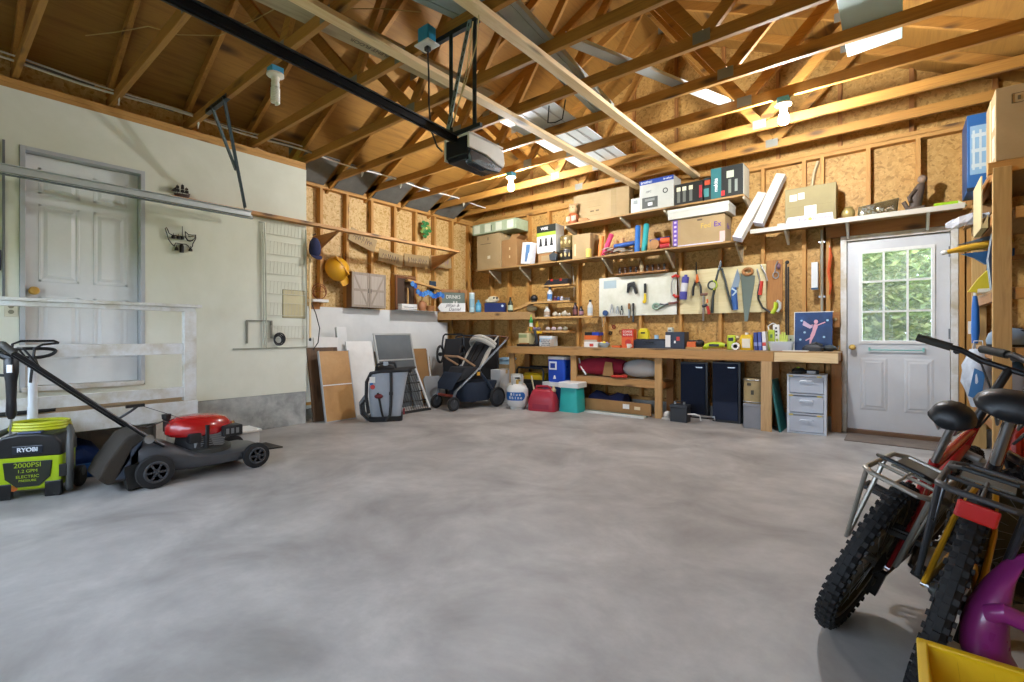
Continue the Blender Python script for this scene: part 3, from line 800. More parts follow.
build(G().bx(-.03, .09, -.09, .13, 0, .035), 'board', WHITE, t, bev=.003)
build(G().bx(-.03, -.01, -.06, .06, -.09, 0).bx(-.03, .05, -.01, .01, -.02, 0), 'bracket', OLD_Z, t)
t = thing('wire_hoop', 'rusty wire hoop standing on the tiny white shelf', 'hoop', (-5.9, 3.28, 1.507))
RW = plain('#8a4a2a', .6, .4)
for a, b2 in ((.10, 'x'), (.085, 'x')): build(G().torus((.01 if a < .09 else 0, 0, a + .004), a, .005, b2, 26, 6), 'hoop', RW, t, smooth=True)
build(G().tube([(.005, -.09, .1), (.005, .09, .1)], .004, 6).tube([(0, 0, .01), (0, .02, .19)], .004, 6), 'spoke', RW, t)
t = thing('hard_hat', 'yellow dome hard hat hung on the studs past the corner', 'hard hat', (-5.93, 3.54, 1.93))
t.scale = (.95, .95, .95)
M = Matrix.Rotation(math.radians(78), 4, 'Y') @ Matrix.Rotation(math.radians(35), 4, 'Z')
YEL = plain('#e0a422', .35)
g = G().at(M).lathe([(.175, 0), (.178, .02), (.165, .06), (.14, .11), (.10, .15), (.05, .172), (0, .178)], 28)
build(g, 'shell', YEL, t, smooth=True)
g = G().at(M)
g.loft([[(.0 + (.17 + .005) * math.cos(a), .175 * math.sin(a), z) for a in [PI * .28 * k / 8 - PI * .14 for k in range(9)]] + [((.26) * math.cos(a), .2 * math.sin(a), z - .015) for a in [PI * .24 * k / 8 - PI * .12 for k in reversed(range(9))]] for z in (.012, .004)])
build(g, 'brim', YEL, t)
build(G().at(M).bx(-.16, .15, -.012, .012, .1, .182), 'ridge', plain('#d0921c', .4), t, bev=.01)
# grey barn-door cabinet
t = thing('wall_cabinet', 'grey-brown two-door wall cabinet with crossed braces', 'cabinet', (-5.96, 3.98, 1.425))
CG = wood('#9a8f84', '#b2a698', 'z', .8, .6, False); CG2 = wood('#85796c', '#9c8f80', 'z', .8, .6, False)
build(G().bx(.0, .12, -.27, .29, 0, .49), 'carcass', wood('#6a4a30', '#7c583a', 'z', .8), t, bev=.004)
for s in (-1, 1):
    y0, y1 = (-.268, .008) if s < 0 else (.012, .288)
    d = build(G().bx(.121, .135, y0, y1, .003, .487), 'door', CG, t, bev=.002)
    g = G().bx(0, .01, -.138, -.108, 0, .484).bx(0, .01, .108, .138, 0, .484).bx(0, .01, -.108, .108, 0, .035).bx(0, .01, -.108, .108, .449, .484).bx(0, .01, -.108, .108, .225, .258)
    f = build(g, 'door_frame', CG2, d, bev=.002); f.location = (.007, 0, 0)
    g = G()
    if s < 0: g.bar((.005, -.105, .445), (.005, .105, .035), .022, .008, (1, 0, 0))
    else: g.bar((.005, .105, .445), (.005, -.105, .035), .022, .008, (1, 0, 0))
    f = build(g, 'brace', CG2, d); f.location = (.007, 0, .035)
    f = build(G().tube([(0, 0, 0), (.018, 0, .0), (.018, 0, .06), (0, 0, .06)], .004, 6), 'handle', DARKSTEEL, d); f.location = (.009, -s * .118, .2)
# cardboard signs on a string
sg = [((363, 240), .44, .19, -17, 'first cardboard sign on the string, nearest the yellow hat', 'Grill'), ((393, 258), .44, .18, -8, 'second cardboard sign on the string, above the grey cabinet side', '& Chill'), ((419, 261), .50, .19, 2, 'third cardboard sign on the string, over the blue garland', 'Bar'), ((443, 262), .46, .2, 5, 'last cardboard sign on the string, with purple marks', 'Love')]
for (px, wd, ht, rt, lb, tx), (yy, zz) in zip(sg, ((3.962, 2.395), (4.446, 2.199), (4.945, 2.214), (5.457, 2.258))):
    t = thing('cardboard_sign', lb + ', with hand lettering', 'sign', (-5.945, yy, zz), 0, 'cardboard signs on the left wall')
    t.rotation_euler = (math.radians(rt), 0, 0)
    build(G().bx(0, .006, -wd / 2, wd / 2, -ht / 2, ht / 2), 'card', CARD2, t)
    g = G()
    x = -wd * .36; RR = random.Random(int(yy * 100))
    while x < wd * .36:
        h = RR.uniform(.25, .6) * ht
        pts = [(.008, x + .012 * q + RR.uniform(-.006, .006), -h / 2 + h * ((q * 7) % 4) / 3) for q in range(4)]
        g.tube(pts, .0025, 5); x += RR.uniform(.035, .06)
    build(g, 'lettering', plain('#3b2c44' if 'purple' not in lb else '#7a5aa8', .7), t)
solo(G().tube([(-5.93, 3.55, 2.18), (-5.93, 3.75, 2.12), (-5.93, 4.12, 2.05), (-5.93, 4.5, 1.96), (-5.93, 5.0, 1.93), (-5.93, 5.5, 1.92), (-5.93, 5.8, 2.1)], .002, 5), 'sign_string', plain('#c9b27c', .8), 'string holding the row of cardboard signs', 'string')
# green leafy ornament
t = thing('leaf_ornament', 'small green leafy ornament pinned high on the left sheathing', 'ornament', (-5.96, 5.127, 2.755))
GRN = plain('#2f7a3a', .5); GR2 = plain('#7fa04a', .5)
RR = random.Random(3)
for k in range(16):
    a = k * 2.4; r = .012 + .0055 * k
    y, z = r * math.cos(a), r * math.sin(a) * 1.3
    build(G().ball((.012 + .01 * (k % 3), y, z), (.014, .045, .028), 8, 6), 'leaf', GR2 if k % 4 == 0 else GRN, t, smooth=True)
build(G().ball((.02, .0, .0), .03, 10, 6), 'flower', plain('#d8c070', .6), t, smooth=True)

# things standing on the ledge of the low panel
zl = 1.418
solo(G().bx(-5.97, -5.74, 4.45, 5.33, 1.4155, 1.4175), 'panel_ledge', PAINT, 'white ledge capping the low white wall panel', 'ledge', bev=.003)
t = thing('picture_frame', 'empty brown picture frame propped behind the blue garland', 'frame', (-5.95, 4.54, zl))
t.scale = (1, .9, 1.3)
g = G().bx(0, .02, -.02, .02, 0, .42).bx(0, .02, .38, .42, 0, .42).bx(0, .02, .02, .38, .38, .42).bx(0, .02, .02, .38, 0, .04)
build(g, 'frame', wood('#5c3418', '#7a4a24', 'z'), t, bev=.003)
build(G().bx(.004, .008, .02, .38, .04, .38), 'backing', plain('#4a3626', .7), t)
t = thing('display_stand', 'small wooden open stand with slanting top board behind the garland', 'stand', (-5.865, 4.70, zl))
t.scale = (1, 1, 1.45)
for y in (.0, .28, .55): build(G().bx(-.02, .0, y, y + .02, 0, .24), 'post', PINE_Z, t, bev=.002)
build(G().bar((.0, -.02, .32), (.0, .66, .26), .08, .02, (0, .15, 1)), 'slanting_board', PINE_Y, t, bev=.002)
t = thing('flower_garland', 'garland of bright blue paper flowers strung in front of the stand', 'garland', (-5.80, 4.70, zl + .25))
t.scale = (1, 1, 1.2)
RR = random.Random(5)
for k in range(13):
    y = .03 + k * .052; z = .02 * math.sin(k * 1.3) + .03 - .002 * k
    if k < 2: z += .1 - .04 * k
    fl = build(G().at(Matrix.Translation((0, y, z))).lathe([(0, -.005), (.03, .002), (.036, .02), (.022, .012), (.008, .016), (0, .016)], 10, axis='x'), 'flower', plain(RR.choice(['#2a6ec0', '#1f58b0', '#4a8ad0']), .6), t, smooth=True)
t = thing('terracotta_jug', 'small terracotta jug under the blue garland', 'jug', (-5.80, 4.93, zl))
build(G().lathe([(.04, 0), (.065, .04), (.07, .08), (.05, .12), (.035, .14), (.04, .155), (.03, .155), (.03, .13), (0, .02)], 20), 'body', plain('#b07850', .6), t, smooth=True)
build(G().tube([(0, .035, .14), (0, .085, .13), (0, .08, .07), (0, .06, .05)], .008, 7), 'handle', plain('#b07850', .6), t, smooth=True)
t = thing('white_basket', 'low white slatted basket at the foot of the stand', 'basket', (-5.79, 4.62, zl))
build(G().bx(-.05, .05, -.12, .16, 0, .01), 'base', WHITE, t)
for z in (.02, .045, .07): build(G().bx(.045, .052, -.12, .16, z, z + .018).bx(-.052, -.045, -.12, .16, z, z + .018).bx(-.05, .05, -.122, -.115, z, z + .018).bx(-.05, .05, .155, .162, z, z + .018), 'slat', WHITE, t)
build(G().bx(-.04, .046, -.02, .1, .03, .06), 'lining', DGREY, t)
t = thing('wicker_basket', 'brown wicker basket beside the low white basket', 'basket', (-5.80, 5.10, zl))
WK = wood('#8a5630', '#b07c48', 'y', 3, .8, False)
build(G().lathe([(.05, 0), (.062, .03), (.07, .075), (.064, .075), (.055, .02), (0, .015)], 18), 'bowl', WK, t, smooth=True)
build(G().torus((0, 0, .075), .068, .008, 'z', 22, 6), 'rim', WK, t, smooth=True)
t = thing('chalkboard', 'wood-framed chalkboard standing behind the white arrow sign', 'chalkboard', (-5.82, 5.63, zl))
t.scale = (1, 1.1, 1.3)
t.rotation_euler = (0, math.radians(-6), math.radians(-30))
g = G().bx(0, .02, -.22, -.18, 0, .30).bx(0, .02, .18, .22, 0, .30).bx(0, .02, -.18, .18, .26, .30).bx(0, .02, -.18, .18, 0, .04)
build(g, 'frame', OLD_Z, t, bev=.003)
build(G().bx(.004, .01, -.18, .18, .04, .26), 'slate', plain('#6f7c72', .8), t)
words('DRINKS', .065, (.0105, 0, .20), plain('#e8e8e0', .8), t, face='left')
words('&&', .07, (.0105, .03, .12), plain('#e8e8e0', .8), t, face='left')
t = thing('arrow_sign', 'white arrow-shaped sign with black handwriting pointing left', 'sign', (-5.74, 5.53, zl))
t.rotation_euler = (0, math.radians(-8), math.radians(-48))
build(G().prism([(-.25, .075), (-.19, .005), (.21, .005), (.21, .15), (-.19, .15)], 0, .012, 'x'), 'board', WHITE, t, bev=.002)
words('Jillian &', .075, (.0125, 0, .112), BLACK, t, face='left', shear=.3)
words('Daniel', .075, (.0125, .03, .045), BLACK, t, face='left', shear=.3)
solo(G().bx(-5.965, -5.95, 5.22, 5.36, 1.75, 1.93), 'small_picture', plain('#32465a', .4, vary=.5), 'small dark picture on the left wall above the stand', 'picture', bev=.003)

# ================================================================ LANDING, RAILING AND WHAT STANDS ROUND THEM
t = thing('door_landing', 'white painted wooden landing below the house door', 'landing', (-5.05, .3, 0))
for k in range(5):
    x = -.36 + .15 * k
    build(G().bx(x, x + .144, -.84, 1.17, .45, .488), 'deck_board', wood('#8e7350', '#a98c62', 'y', .8), t, bev=.003)
build(G().bx(.352, .39, -.84, 1.19, .33, .487).bx(-.36, .352, 1.17, 1.19, .33, .487), 'fascia', WORN, t, bev=.004)
for y in (-.7, 1.1): build(G().bx(.27, .35, y - .04, y + .04, 0, .45).bx(-.35, -.27, y - .04, y + .04, 0, .45), 'post', WORN, t)
t = thing('stair_railing', 'white painted railing along the landing', 'railing', (-4.70, .3, .488))
build(G().bx(-.02, .02, -.84, 1.18, .75, .785).bx(-.045, .045, -.84, 1.22, .785, .81), 'top_rail', WORN, t, bev=.003)
build(G().bx(-.02, .02, -.84, 1.1, .392, .482), 'middle_rail', WORN, t, bev=.003)
build(G().bx(-.02, .02, -.84, 1.1, .03, .115), 'lower_rail', WORN, t, bev=.003)
build(G().bx(-.03, .035, 1.09, 1.18, .0, .75), 'post', WORN, t, bev=.003)
build(G().bx(-.03, .025, -.20, -.11, .0, .75), 'post', WORN, t, bev=.003)
t = thing('blower_tube', 'black plastic blower tube lying along the landing edge', 'blower tube', (-4.6595, .40, .4885))
build(G().tube([(0, -.35, .02), (0, .12, .02), (.0, .20, .02)], [.014, .014, .010], 12), 'tube', plain('#232422', .5), t, smooth=True)
build(G().tube([(0, -.36, .02), (0, -.30, .02)], .0145, 12), 'collar', BLACK, t, smooth=True)
t = thing('shoe_tray', 'low black shoe on the landing behind the railing', 'shoe', (-4.9, .50, .488))
build(G().loft([[(.045 * math.cos(a), y, .002 + h * (.5 + .5 * math.sin(a))) for a in [2 * PI * k / 10 for k in range(10)]] for y, h in ((-.12, .07), (-.06, .08), (.02, .055), (.09, .04), (.13, .02))]), 'upper', plain('#2a2622', .7), t, smooth=True)
build(G().bx(-.04, .04, -.13, .13, 0, .012), 'sole', BLACK, t, bev=.005)
# white pole with black loop handle
t = thing('garden_pump', 'white pole with black loop handle beside the pressure washer', 'pole', (-4.615, .48, 0))
build(G().tube([(0, 0, .02), (0, 0, .55)], .027, 14).tube([(0, 0, .5), (0, 0, .85)], .024, 14), 'pole', plain('#dfe3e6', .35), t, smooth=True)
build(G().lathe([(.028, .0), (.03, .02), (.022, .05), (.02, .07)], 14, (0, 0, .82)), 'grip_neck', BLACK, t, smooth=True)
g = G().tube([(.0, .115 * math.cos(a), .93 + .03 * math.sin(a) * (1.5 if math.sin(a) < 0 else .6)) for a in [2 * PI * k / 24 for k in range(24)]], .011, 8, True)
build(g, 'loop_handle', BLACK, t, smooth=True)
build(G().tube([(.04, -.12, .80), (.05, -.10, .98), (.05, -.06, 1.0), (.05, .10, 1.0), (.05, .125, .985)], .008, 7).tube([(.09, -.02, .72), (.09, .0, .95), (.09, .04, .975), (.09, .12, .985)], .008, 7), 'trigger_wire', BLACK, t, smooth=True)
build(G().lathe([(.05, 0), (.05, .02), (.03, .03), (.03, .06)], 16), 'foot', DGREY, t)
# clutter in the dark below the landing
t = thing('detergent_bottle', 'clear blue-labelled bottle lying under the landing', 'bottle', (-4.62, .80, .05))
build(G().tube([(0, -.16, 0), (0, -.12, 0), (0, .1, 0), (0, .15, 0), (0, .17, 0)], [.03, .05, .05, .03, .016], 14), 'body', plain('#8fb4bc', .2, coat=.5), t, smooth=True)
build(G().tube([(0, -.10, 0), (0, .04, 0)], .0515, 14), 'label_sleeve', plain('#1d5fae', .4, vary=.5), t, smooth=True)
build(G().tube([(0, .165, 0), (0, .20, 0)], .02, 10), 'cap', WHITE, t, smooth=True)
t = thing('tarp_bundle', 'crumpled dark blue tarp bundle in the shade under the landing', 'tarp', (-5.0, .62, 0))
RR = random.Random(11)
g = G()
rings = []
for i in range(9):
    u = -.3 + .6 * i / 8
    w = math.sqrt(max(.05, 1 - (u / .33) ** 2))
    rings.append([(.22 * w * math.cos(a) * RR.uniform(.8, 1.15), u, max(0, .13 * w * (1 + math.sin(a)) * RR.uniform(.75, 1.1))) for a in [2 * PI * k / 14 for k in range(14)]])
build(g.loft(rings), 'fold', plain('#1e3d7a', .4, vary=.4), t, smooth=True)
build(G().tube([(.23 * math.cos(a), .0 + .02 * math.sin(3 * a), .13 + .135 * math.sin(a)) for a in [2 * PI * k / 20 for k in range(20)]], .006, 6, True), 'cord', plain('#c8b060', .6), t)
solo(G().bx(-5.3, -4.84, 1.02, 1.3, .0, .03), 'scrap_board', OLD_Y, 'brown scrap board lying on the floor under the landing', 'board', bev=.004)

# ---------------------------------------------------------------- pressure washer
t = thing('pressure_washer', 'lime green and black electric pressure washer on two wheels', 'pressure washer', (-4.40, .475, 0), math.radians(62))
# local: front faces -y, width along x
LIME = plain('#a8c410', .35, coat=.2); PB = plain('#17181a', .4, vary=.2)
body = [(-.15, .05), (.15, .05), (.165, .12), (.165, .30), (-.165, .30), (-.165, .12)]
build(G().prism(body, -.10, .12, 'y'), 'lower_shell', LIME, t, bev=.018, smooth=True)
build(G().prism([(-.168, .26), (.168, .26), (.165, .34), (.13, .395), (.05, .41), (-.05, .41), (-.13, .395), (-.165, .34)], -.105, .13, 'y'), 'upper_cover', PB, t, bev=.012, smooth=True)
build(G().prism([(-.11, .13), (-.055, .075), (.055, .075), (.11, .13), (.12, .235), (-.12, .235)], -.108, -.098, 'y'), 'label_plate', plain('#20261c', .4), t, bev=.003)
words('2000PSI', .042, (0, -.1085, .212), LIME, t)
words('1.2 GPM', .028, (0, -.1085, .175), LIME, t)
words('ELECTRIC', .026, (0, -.1085, .14), LIME, t)
words('PRESSURE', .02, (0, -.1085, .115), LIME, t)
build(G().bx(-.075, .075, -.109, -.10, .285, .335), 'badge', plain('#1c2430', .3), t, bev=.004)
words('RYOBI', .036, (0, -.1095, .31), plain('#dfe6ee', .4), t, bold=.001)
build(G().bx(-.06, .06, -.09, .0, .405, .42), 'top_switch', plain('#2c3a66', .4), t, bev=.006)
build(G().lathe([(.02, 0), (.02, .01), (.01, .014), (0, .014)], 14, (-.07, -.10, .07), 'y').add([], []), 'outlet_port', plain('#c86a2a', .4), t)
for s in (-1, 1):
    build(G().tube([(s * .19, -.06, .03), (s * .20, -.08, .10), (s * .20, -.08, .33), (s * .185, -.02, .40), (s * .15, .05, .42)], .02, 10), 'side_guard', plain('#4a4c4a', .45), t, smooth=True)
    w = build(G().lathe([(.02, -.02), (.06, -.02), (.07, -.012), (.07, .012), (.06, .02), (.02, .02)], 24, (s * .19, .1, .07), 'x'), 'wheel', RUBBER, t, smooth=True)
    h = build(G().lathe([(.035, -.022), (.035, .022)], 16, (0, 0, 0), 'x'), 'wheel_hub', DGREY, w); h.location = (0, 0, .07)
    build(G().bx(s * .17 - .02, s * .17 + .02, -.10, -.07, .12, .2), 'clamp', BLACK, t, bev=.004)
for s in (-1, 1): build(G().bx(s * .122 - .042, s * .122 + .042, -.104, -.07, .0, .10), 'foot', PB, t, bev=.006)
g = G()
for k in range(3):
    g.torus((.0, .06, .425 + .018 * k), .15 - .004 * k, .011, 'z', 26, 7, .75)
build(g, 'hose_coil', plain('#b8bc1e', .45), t, smooth=True)
g = G()
for k in range(5): g.torus((-.235 - .012 * k, -.03, .17), .09 + .006 * k, .008, 'x', 22, 6, 1.3)
build(g, 'power_cord', BLACK, t, smooth=True)
build(G().tube([(-.12, .0, .22), (-.12, -.02, .40), (-.115, -.02, .52)], .007, 8), 'lance', STEEL, t, smooth=True)
build(G().loft([[(-.115 + r * math.cos(a), -.02 + r * math.sin(a), z) for a in [2 * PI * k / 12 for k in range(12)]] for z, r in ((.50, .014), (.53, .027), (.62, .024), (.74, .028), (.80, .036), (.88, .036), (.91, .02))]), 'gun_body', PB, t, smooth=True)
build(G().tube([(-.115, -.02, .89), (-.17, -.03, .92), (-.26, -.05, .93)], [.03, .025, .02], 9).tube([(-.13, -.03, .78), (-.2, -.05, .79), (-.25, -.06, .84), (-.25, -.06, .92)], .009, 7), 'gun_handle', PB, t, smooth=True)
build(G().bx(-.12, -.095, -.062, -.05, .80, .85), 'gun_label', WHITE, t)

# ---------------------------------------------------------------- lawn mower
t = thing('lawn_mower', 'black push lawn mower with red engine cover', 'lawn mower', (-4.16, 1.0, 0), 0)
# local: forward +y, near side +x
DK = plain('#4a4c50', .38, .2, .2); MB = plain('#1a1a1c', .5, vary=.25)
def ringd(y, w, zb, zt, n=18):
    pts = []
    for k in range(n):
        a = 2 * PI * k / n
        c, s = math.cos(a), math.sin(a)
        pts.append((w * abs(c) ** .5 * (1 if c > 0 else -1), y, (zb + zt) / 2 + (zt - zb) / 2 * abs(s) ** .6 * (1 if s > 0 else -1)))
    return pts
build(G().loft([ringd(-.08, .19, .09, .30), ringd(.0, .215, .08, .31), ringd(.12, .22, .07, .27), ringd(.25, .225, .06, .19), ringd(.40, .225, .06, .165), ringd(.55, .22, .06, .165), ringd(.66, .19, .07, .17), ringd(.73, .14, .08, .155)]), 'deck', DK, t, smooth=True)
build(G().lathe([(.19, .0), (.19, .03), (.14, .05), (.0, .05)], 26, (0, .36, .16)), 'engine_mount', plain('#3a3a36', .5), t, smooth=True)
build(G().bx(-.1, .14, .26, .46, .2, .315), 'crankcase', plain('#a4a8ac', .35, .7), t, bev=.01)
for k in range(5): build(G().bx(.135, .15, .30, .46, .215 + k * .016, .223 + k * .016), 'cooling_fin', plain('#8c9094', .4, .8), t)
g = G().loft([[(.155 * q * math.cos(a) , .335 + dy + .20 * q2 * math.sin(a), z) for a in [2 * PI * k / 26 for k in range(26)]] for z, q, q2, dy in ((.295, 1.0, 1.0, 0), (.315, 1.06, 1.1, 0), (.365, 1.03, 1.08, 0), (.405, .9, .94, -.005), (.43, .64, .66, -.02), (.438, .25, .25, -.03))])
build(g, 'engine_cover', plain('#b01a1a', .25, coat=.6), t, smooth=True)
build(G().lathe([(.15, .17), (.155, .2), (.14, .31), (.0, .31)], 22, (0, .33, 0)), 'engine_shroud', MB, t, smooth=True)
build(G().bx(.06, .18, .44, .58, .265, .345), 'muffler', MB, t, bev=.008)
for k in range(3): build(G().bx(.178, .184, .46 + k * .035, .48 + k * .035, .285, .325), 'muffler_slot', plain('#8a8c8e', .4, .6), t)
build(G().bx(.08, .17, .22, .30, .25, .32), 'carburettor', MB, t, bev=.008)
build(G().tube([(.155, .335, .2), (.155, .34, .37)], .016, 9), 'dipstick', BLACK, t, smooth=True)
build(G().lathe([(.028, 0), (.03, .025), (.03, .035), (0, .037)], 14, (-.05, .14, .42)), 'fuel_cap', BLACK, t, smooth=True)
build(G().tube([(-.05, .14, .33), (-.05, .14, .425)], .022, 10), 'fuel_neck', BLACK, t, smooth=True)
build(G().lathe([(.012, 0), (.022, .01), (.022, .03), (.006, .04)], 12, (.0, .55, .335), 'y'), 'chrome_cap', CHROME, t, smooth=True)
for y, r in ((0, .112), (.655, .097)):
    for s in (-1, 1):
        w = build(G().lathe([(.03, -.026), (r * .72, -.026), (r * .97, -.02), (r, -.008), (r, .008), (r * .97, .02), (r * .72, .026), (.03, .026)], 30, (s * .235, y, r), 'x'), 'wheel', RUBBER, t, smooth=True)
        g = G().lathe([(r * .5, -.0), (r * .6, .003), (r * .66, 0)], 26, (0, 0, 0), 'x')
        for k in range(6):
            a = 2 * PI * k / 6
            g.bar((.0, r * .15 * math.cos(a), r * .15 * math.sin(a)), (.0, r * .6 * math.cos(a), r * .6 * math.sin(a)), .014, .006, (1, 0, 0))
        g.lathe([(.0, -.004), (.018, -.004), (.018, .006), (0, .008)], 12, (0, 0, 0), 'x')
        h = build(g, 'wheel_spokes', plain('#3c3e42', .5), w, recenter=False); h.location = (s * .028, 0, r)
build(G().prism([(-.10, .28), (-.02, .34), (-.05, .39), (-.14, .36), (-.25, .20), (-.29, .11), (-.24, .06), (-.1, .08)], -.17, .17, 'x'), 'grass_bag', fabric('#2e2822', '#3a332a'), t, bev=.015)
build(G().prism([(-.12, .27), (-.05, .33), (-.2, .09), (-.12, .09)], .171, .176, 'x'), 'bag_side', plain('#3a4452', .5), t)
build(G().prism([(-.16, .16), (-.06, .19), (.0, .16), (-.06, .02), (-.14, .01)], .12, .2, 'x'), 'rear_flap', BLACK, t)
for s in (-1, 1):
    build(G().tube([(s * .2, .06, .27), (s * .2, -.02, .33), (s * .19, -.30, .595), (s * .175, -.62, .90), (s * .17, -.66, .935)], .0125, 9), 'handle_bar', plain('#17181a', .35, .3), t, smooth=True)
    build(G().lathe([(.016, -.012), (.03, -.01), (.03, .01), (.016, .012)], 10, (s * .215, -.03, .335), 'x'), 'handle_knob', STEEL, t, smooth=True)
build(G().tube([(-.17, -.66, .935), (-.15, -.69, .97), (-.1, -.70, .985), (.1, -.70, .985), (.15, -.69, .97), (.17, -.66, .935)], .019, 10), 'handle_grip', plain('#3a3630', .7), t, smooth=True)
build(G().tube([(-.17, -.55, .84), (-.13, -.62, .96), (.13, -.62, .96), (.17, -.55, .84)], .006, 7), 'brake_bail', BLACK, t, smooth=True)
build(G().tube([(.19, -.19, .49), (.23, -.13, .54), (.235, -.10, .565)], .008, 7).tube([(.235, -.16, .57), (.235, -.06, .572)], .011, 8), 'starter_grip', BLACK, t, smooth=True)
build(G().tube([(.235, -.08, .57), (.15, .1, .48), (.05, .25, .40)], .002, 5), 'starter_cord', BLACK, t)
build(G().tube([(.2, -.30, .575), (.19, -.15, .45), (.12, -.02, .40), (.04, .1, .42), (.0, .2, .36)], .005, 6), 'throttle_cable', BLACK, t, smooth=True)
t = thing('plastic_bin', 'white plastic tray with dark lid edge behind the front of the mower', 'tray', (-4.62, 1.80, 0))
build(G().bx(-.12, .12, -.13, .13, .012, .17), 'tray', plain('#d8dcde', .35), t, bev=.01)
build(G().bx(-.135, .135, -.145, .145, .17, .19), 'rim', WHITE, t, bev=.005)
build(G().prism([(-.1, -.12), (.1, -.12), (.2, .3), (-.1, .28)], 0, .012), 'flap', plain('#2c2824', .7), t)

# ================================================================ LEANING ON THE LOW PANEL, STROLLERS
def lean(name, label, cat, xb, y, tilt, yaw=0.0, z=0.0):
    """a thing standing on its lower edge and leaning back on the wall: local x outwards, y along, z up"""
    t = thing(name, label, cat, (xb, y, z))
    t.rotation_euler = (0, -math.radians(tilt), math.radians(yaw))
    return t
t = lean('particle_board', 'tan board with metal edging leaning in front of the white boards', 'board', -5.27, 3.22, 12)
build(G().bx(-.025, 0, -.2, .2, .0, .86), 'board', patchy('tan board', '#a87c48', '#bd9058', '#c9a06a', 3, 30, .45, .05), t, bev=.002)
build(G().bx(-.03, .004, -.206, -.196, 0, .865).bx(-.03, .004, .196, .206, 0, .865).bx(-.03, .004, -.2, .2, 0, .01), 'edging', LGREY, t)
build(G().bx(0, .003, -.198, .198, .435, .447), 'white_stripe', WHITE, t)
t = lean('shelf_board', 'dark-edged brown board leaning behind the tan board', 'board', -5.42, 3.14, 10)
build(G().bx(-.02, 0, -.2, .2, 0, .90), 'board', wood('#4a3626', '#6a4e34', 'z'), t, bev=.002)
t = lean('white_board', 'small white board topmost at the left of the leaning stack', 'board', -5.50, 3.22, 8)
build(G().bx(-.018, 0, -.16, .17, 0, 1.02), 'board', WHITE, t, bev=.002)
t = lean('white_board', 'tall narrow white plank standing highest in the leaning stack', 'board', -5.56, 3.50, 9, 0)
build(G().bx(-.03, 0, -.07, .07, 0, 1.16), 'board', PAINT, t, bev=.003)
build(G().bx(-.035, -.03, -.075, -.05, 0, 1.16), 'edge_strip', MGREY, t)
t = lean('white_board', 'wide white board leaning between the tan board and the window screen', 'board', -5.44, 3.70, 13)
build(G().bx(-.018, 0, -.19, .21, 0, .98), 'board', WHITE, t, bev=.002)
t = lean('window_screen', 'grey-framed window screen leaning behind the child seat', 'window screen', -5.40, 4.28, 15)
g = G().bx(-.012, .006, -.33, -.305, 0, 1.10).bx(-.012, .006, .305, .33, 0, 1.10).bx(-.012, .006, -.305, .305, 1.075, 1.10).bx(-.012, .006, -.305, .305, 0, .025).bx(-.012, .006, -.305, .305, .70, .72)
build(g, 'frame', plain('#c2c6c6', .35, .6), t, bev=.002)
build(G().bx(-.004, -.003, -.305, .305, .02, 1.08), 'mesh', clear('#a4aaae', .72, .6), t)
t = lean('plywood_sheet', 'grey-brown sheet of plywood behind the window screen', 'plywood', -5.60, 4.30, 12)
build(G().bx(-.012, 0, -.26, .34, 0, .82), 'sheet', wood('#8b7b68', '#a29280', 'z', .6), t)
t = lean('cardboard_sheet', 'cut cardboard sheet leaning at the right of the window screen', 'cardboard', -5.66, 4.86, 9)
build(G().prism([(-.2, 0), (.2, 0), (.2, .70), (.14, .84), (-.2, .84)], -.008, 0, 'x'), 'sheet', CARD, t)
t = lean('white_trim', 'thin white strip of trim leaning past the cardboard sheet', 'trim', -5.62, 5.01, 10)
build(G().bx(-.015, 0, -.012, .012, 0, .80), 'strip', WHITE, t)
t = lean('grey_sheet', 'round-cornered grey panel leaning beside the black stroller', 'panel', -5.28, 4.80, 20, -4)
build(G().prism([(-.17, 0), (.19, 0), (.17, .40), (.13, .45), (-.12, .46), (-.17, .41)], -.015, 0, 'x'), 'panel', plain('#8e9498', .5), t, bev=.004)
t = lean('pet_gate', 'white-framed black wire pet gate leaning in front of the screen', 'pet gate', -5.06, 4.18, 30)
W1 = plain('#d4d8da', .4)
for y in (-.27, .27): build(G().bx(-.012, .012, y - .015, y + .015, 0, .68), 'stile', W1, t, bev=.003)
for z in (.015, .66): build(G().bx(-.014, .014, -.28, .28, z - .018, z + .018), 'rail', BLACK, t, bev=.003)
for z in (.16, .30, .43, .55): build(G().tube([(0, -.26, z), (0, .26, z)], .008, 6), 'crossbar', BLACK, t)
for k in range(13): build(G().tube([(0, -.24 + k * .04, .02), (0, -.24 + k * .04, .65)], .003, 5), 'wire', BLACK, t)
build(G().bx(.0, .02, -.10, .05, .58, .62), 'latch', BLACK, t, bev=.004)

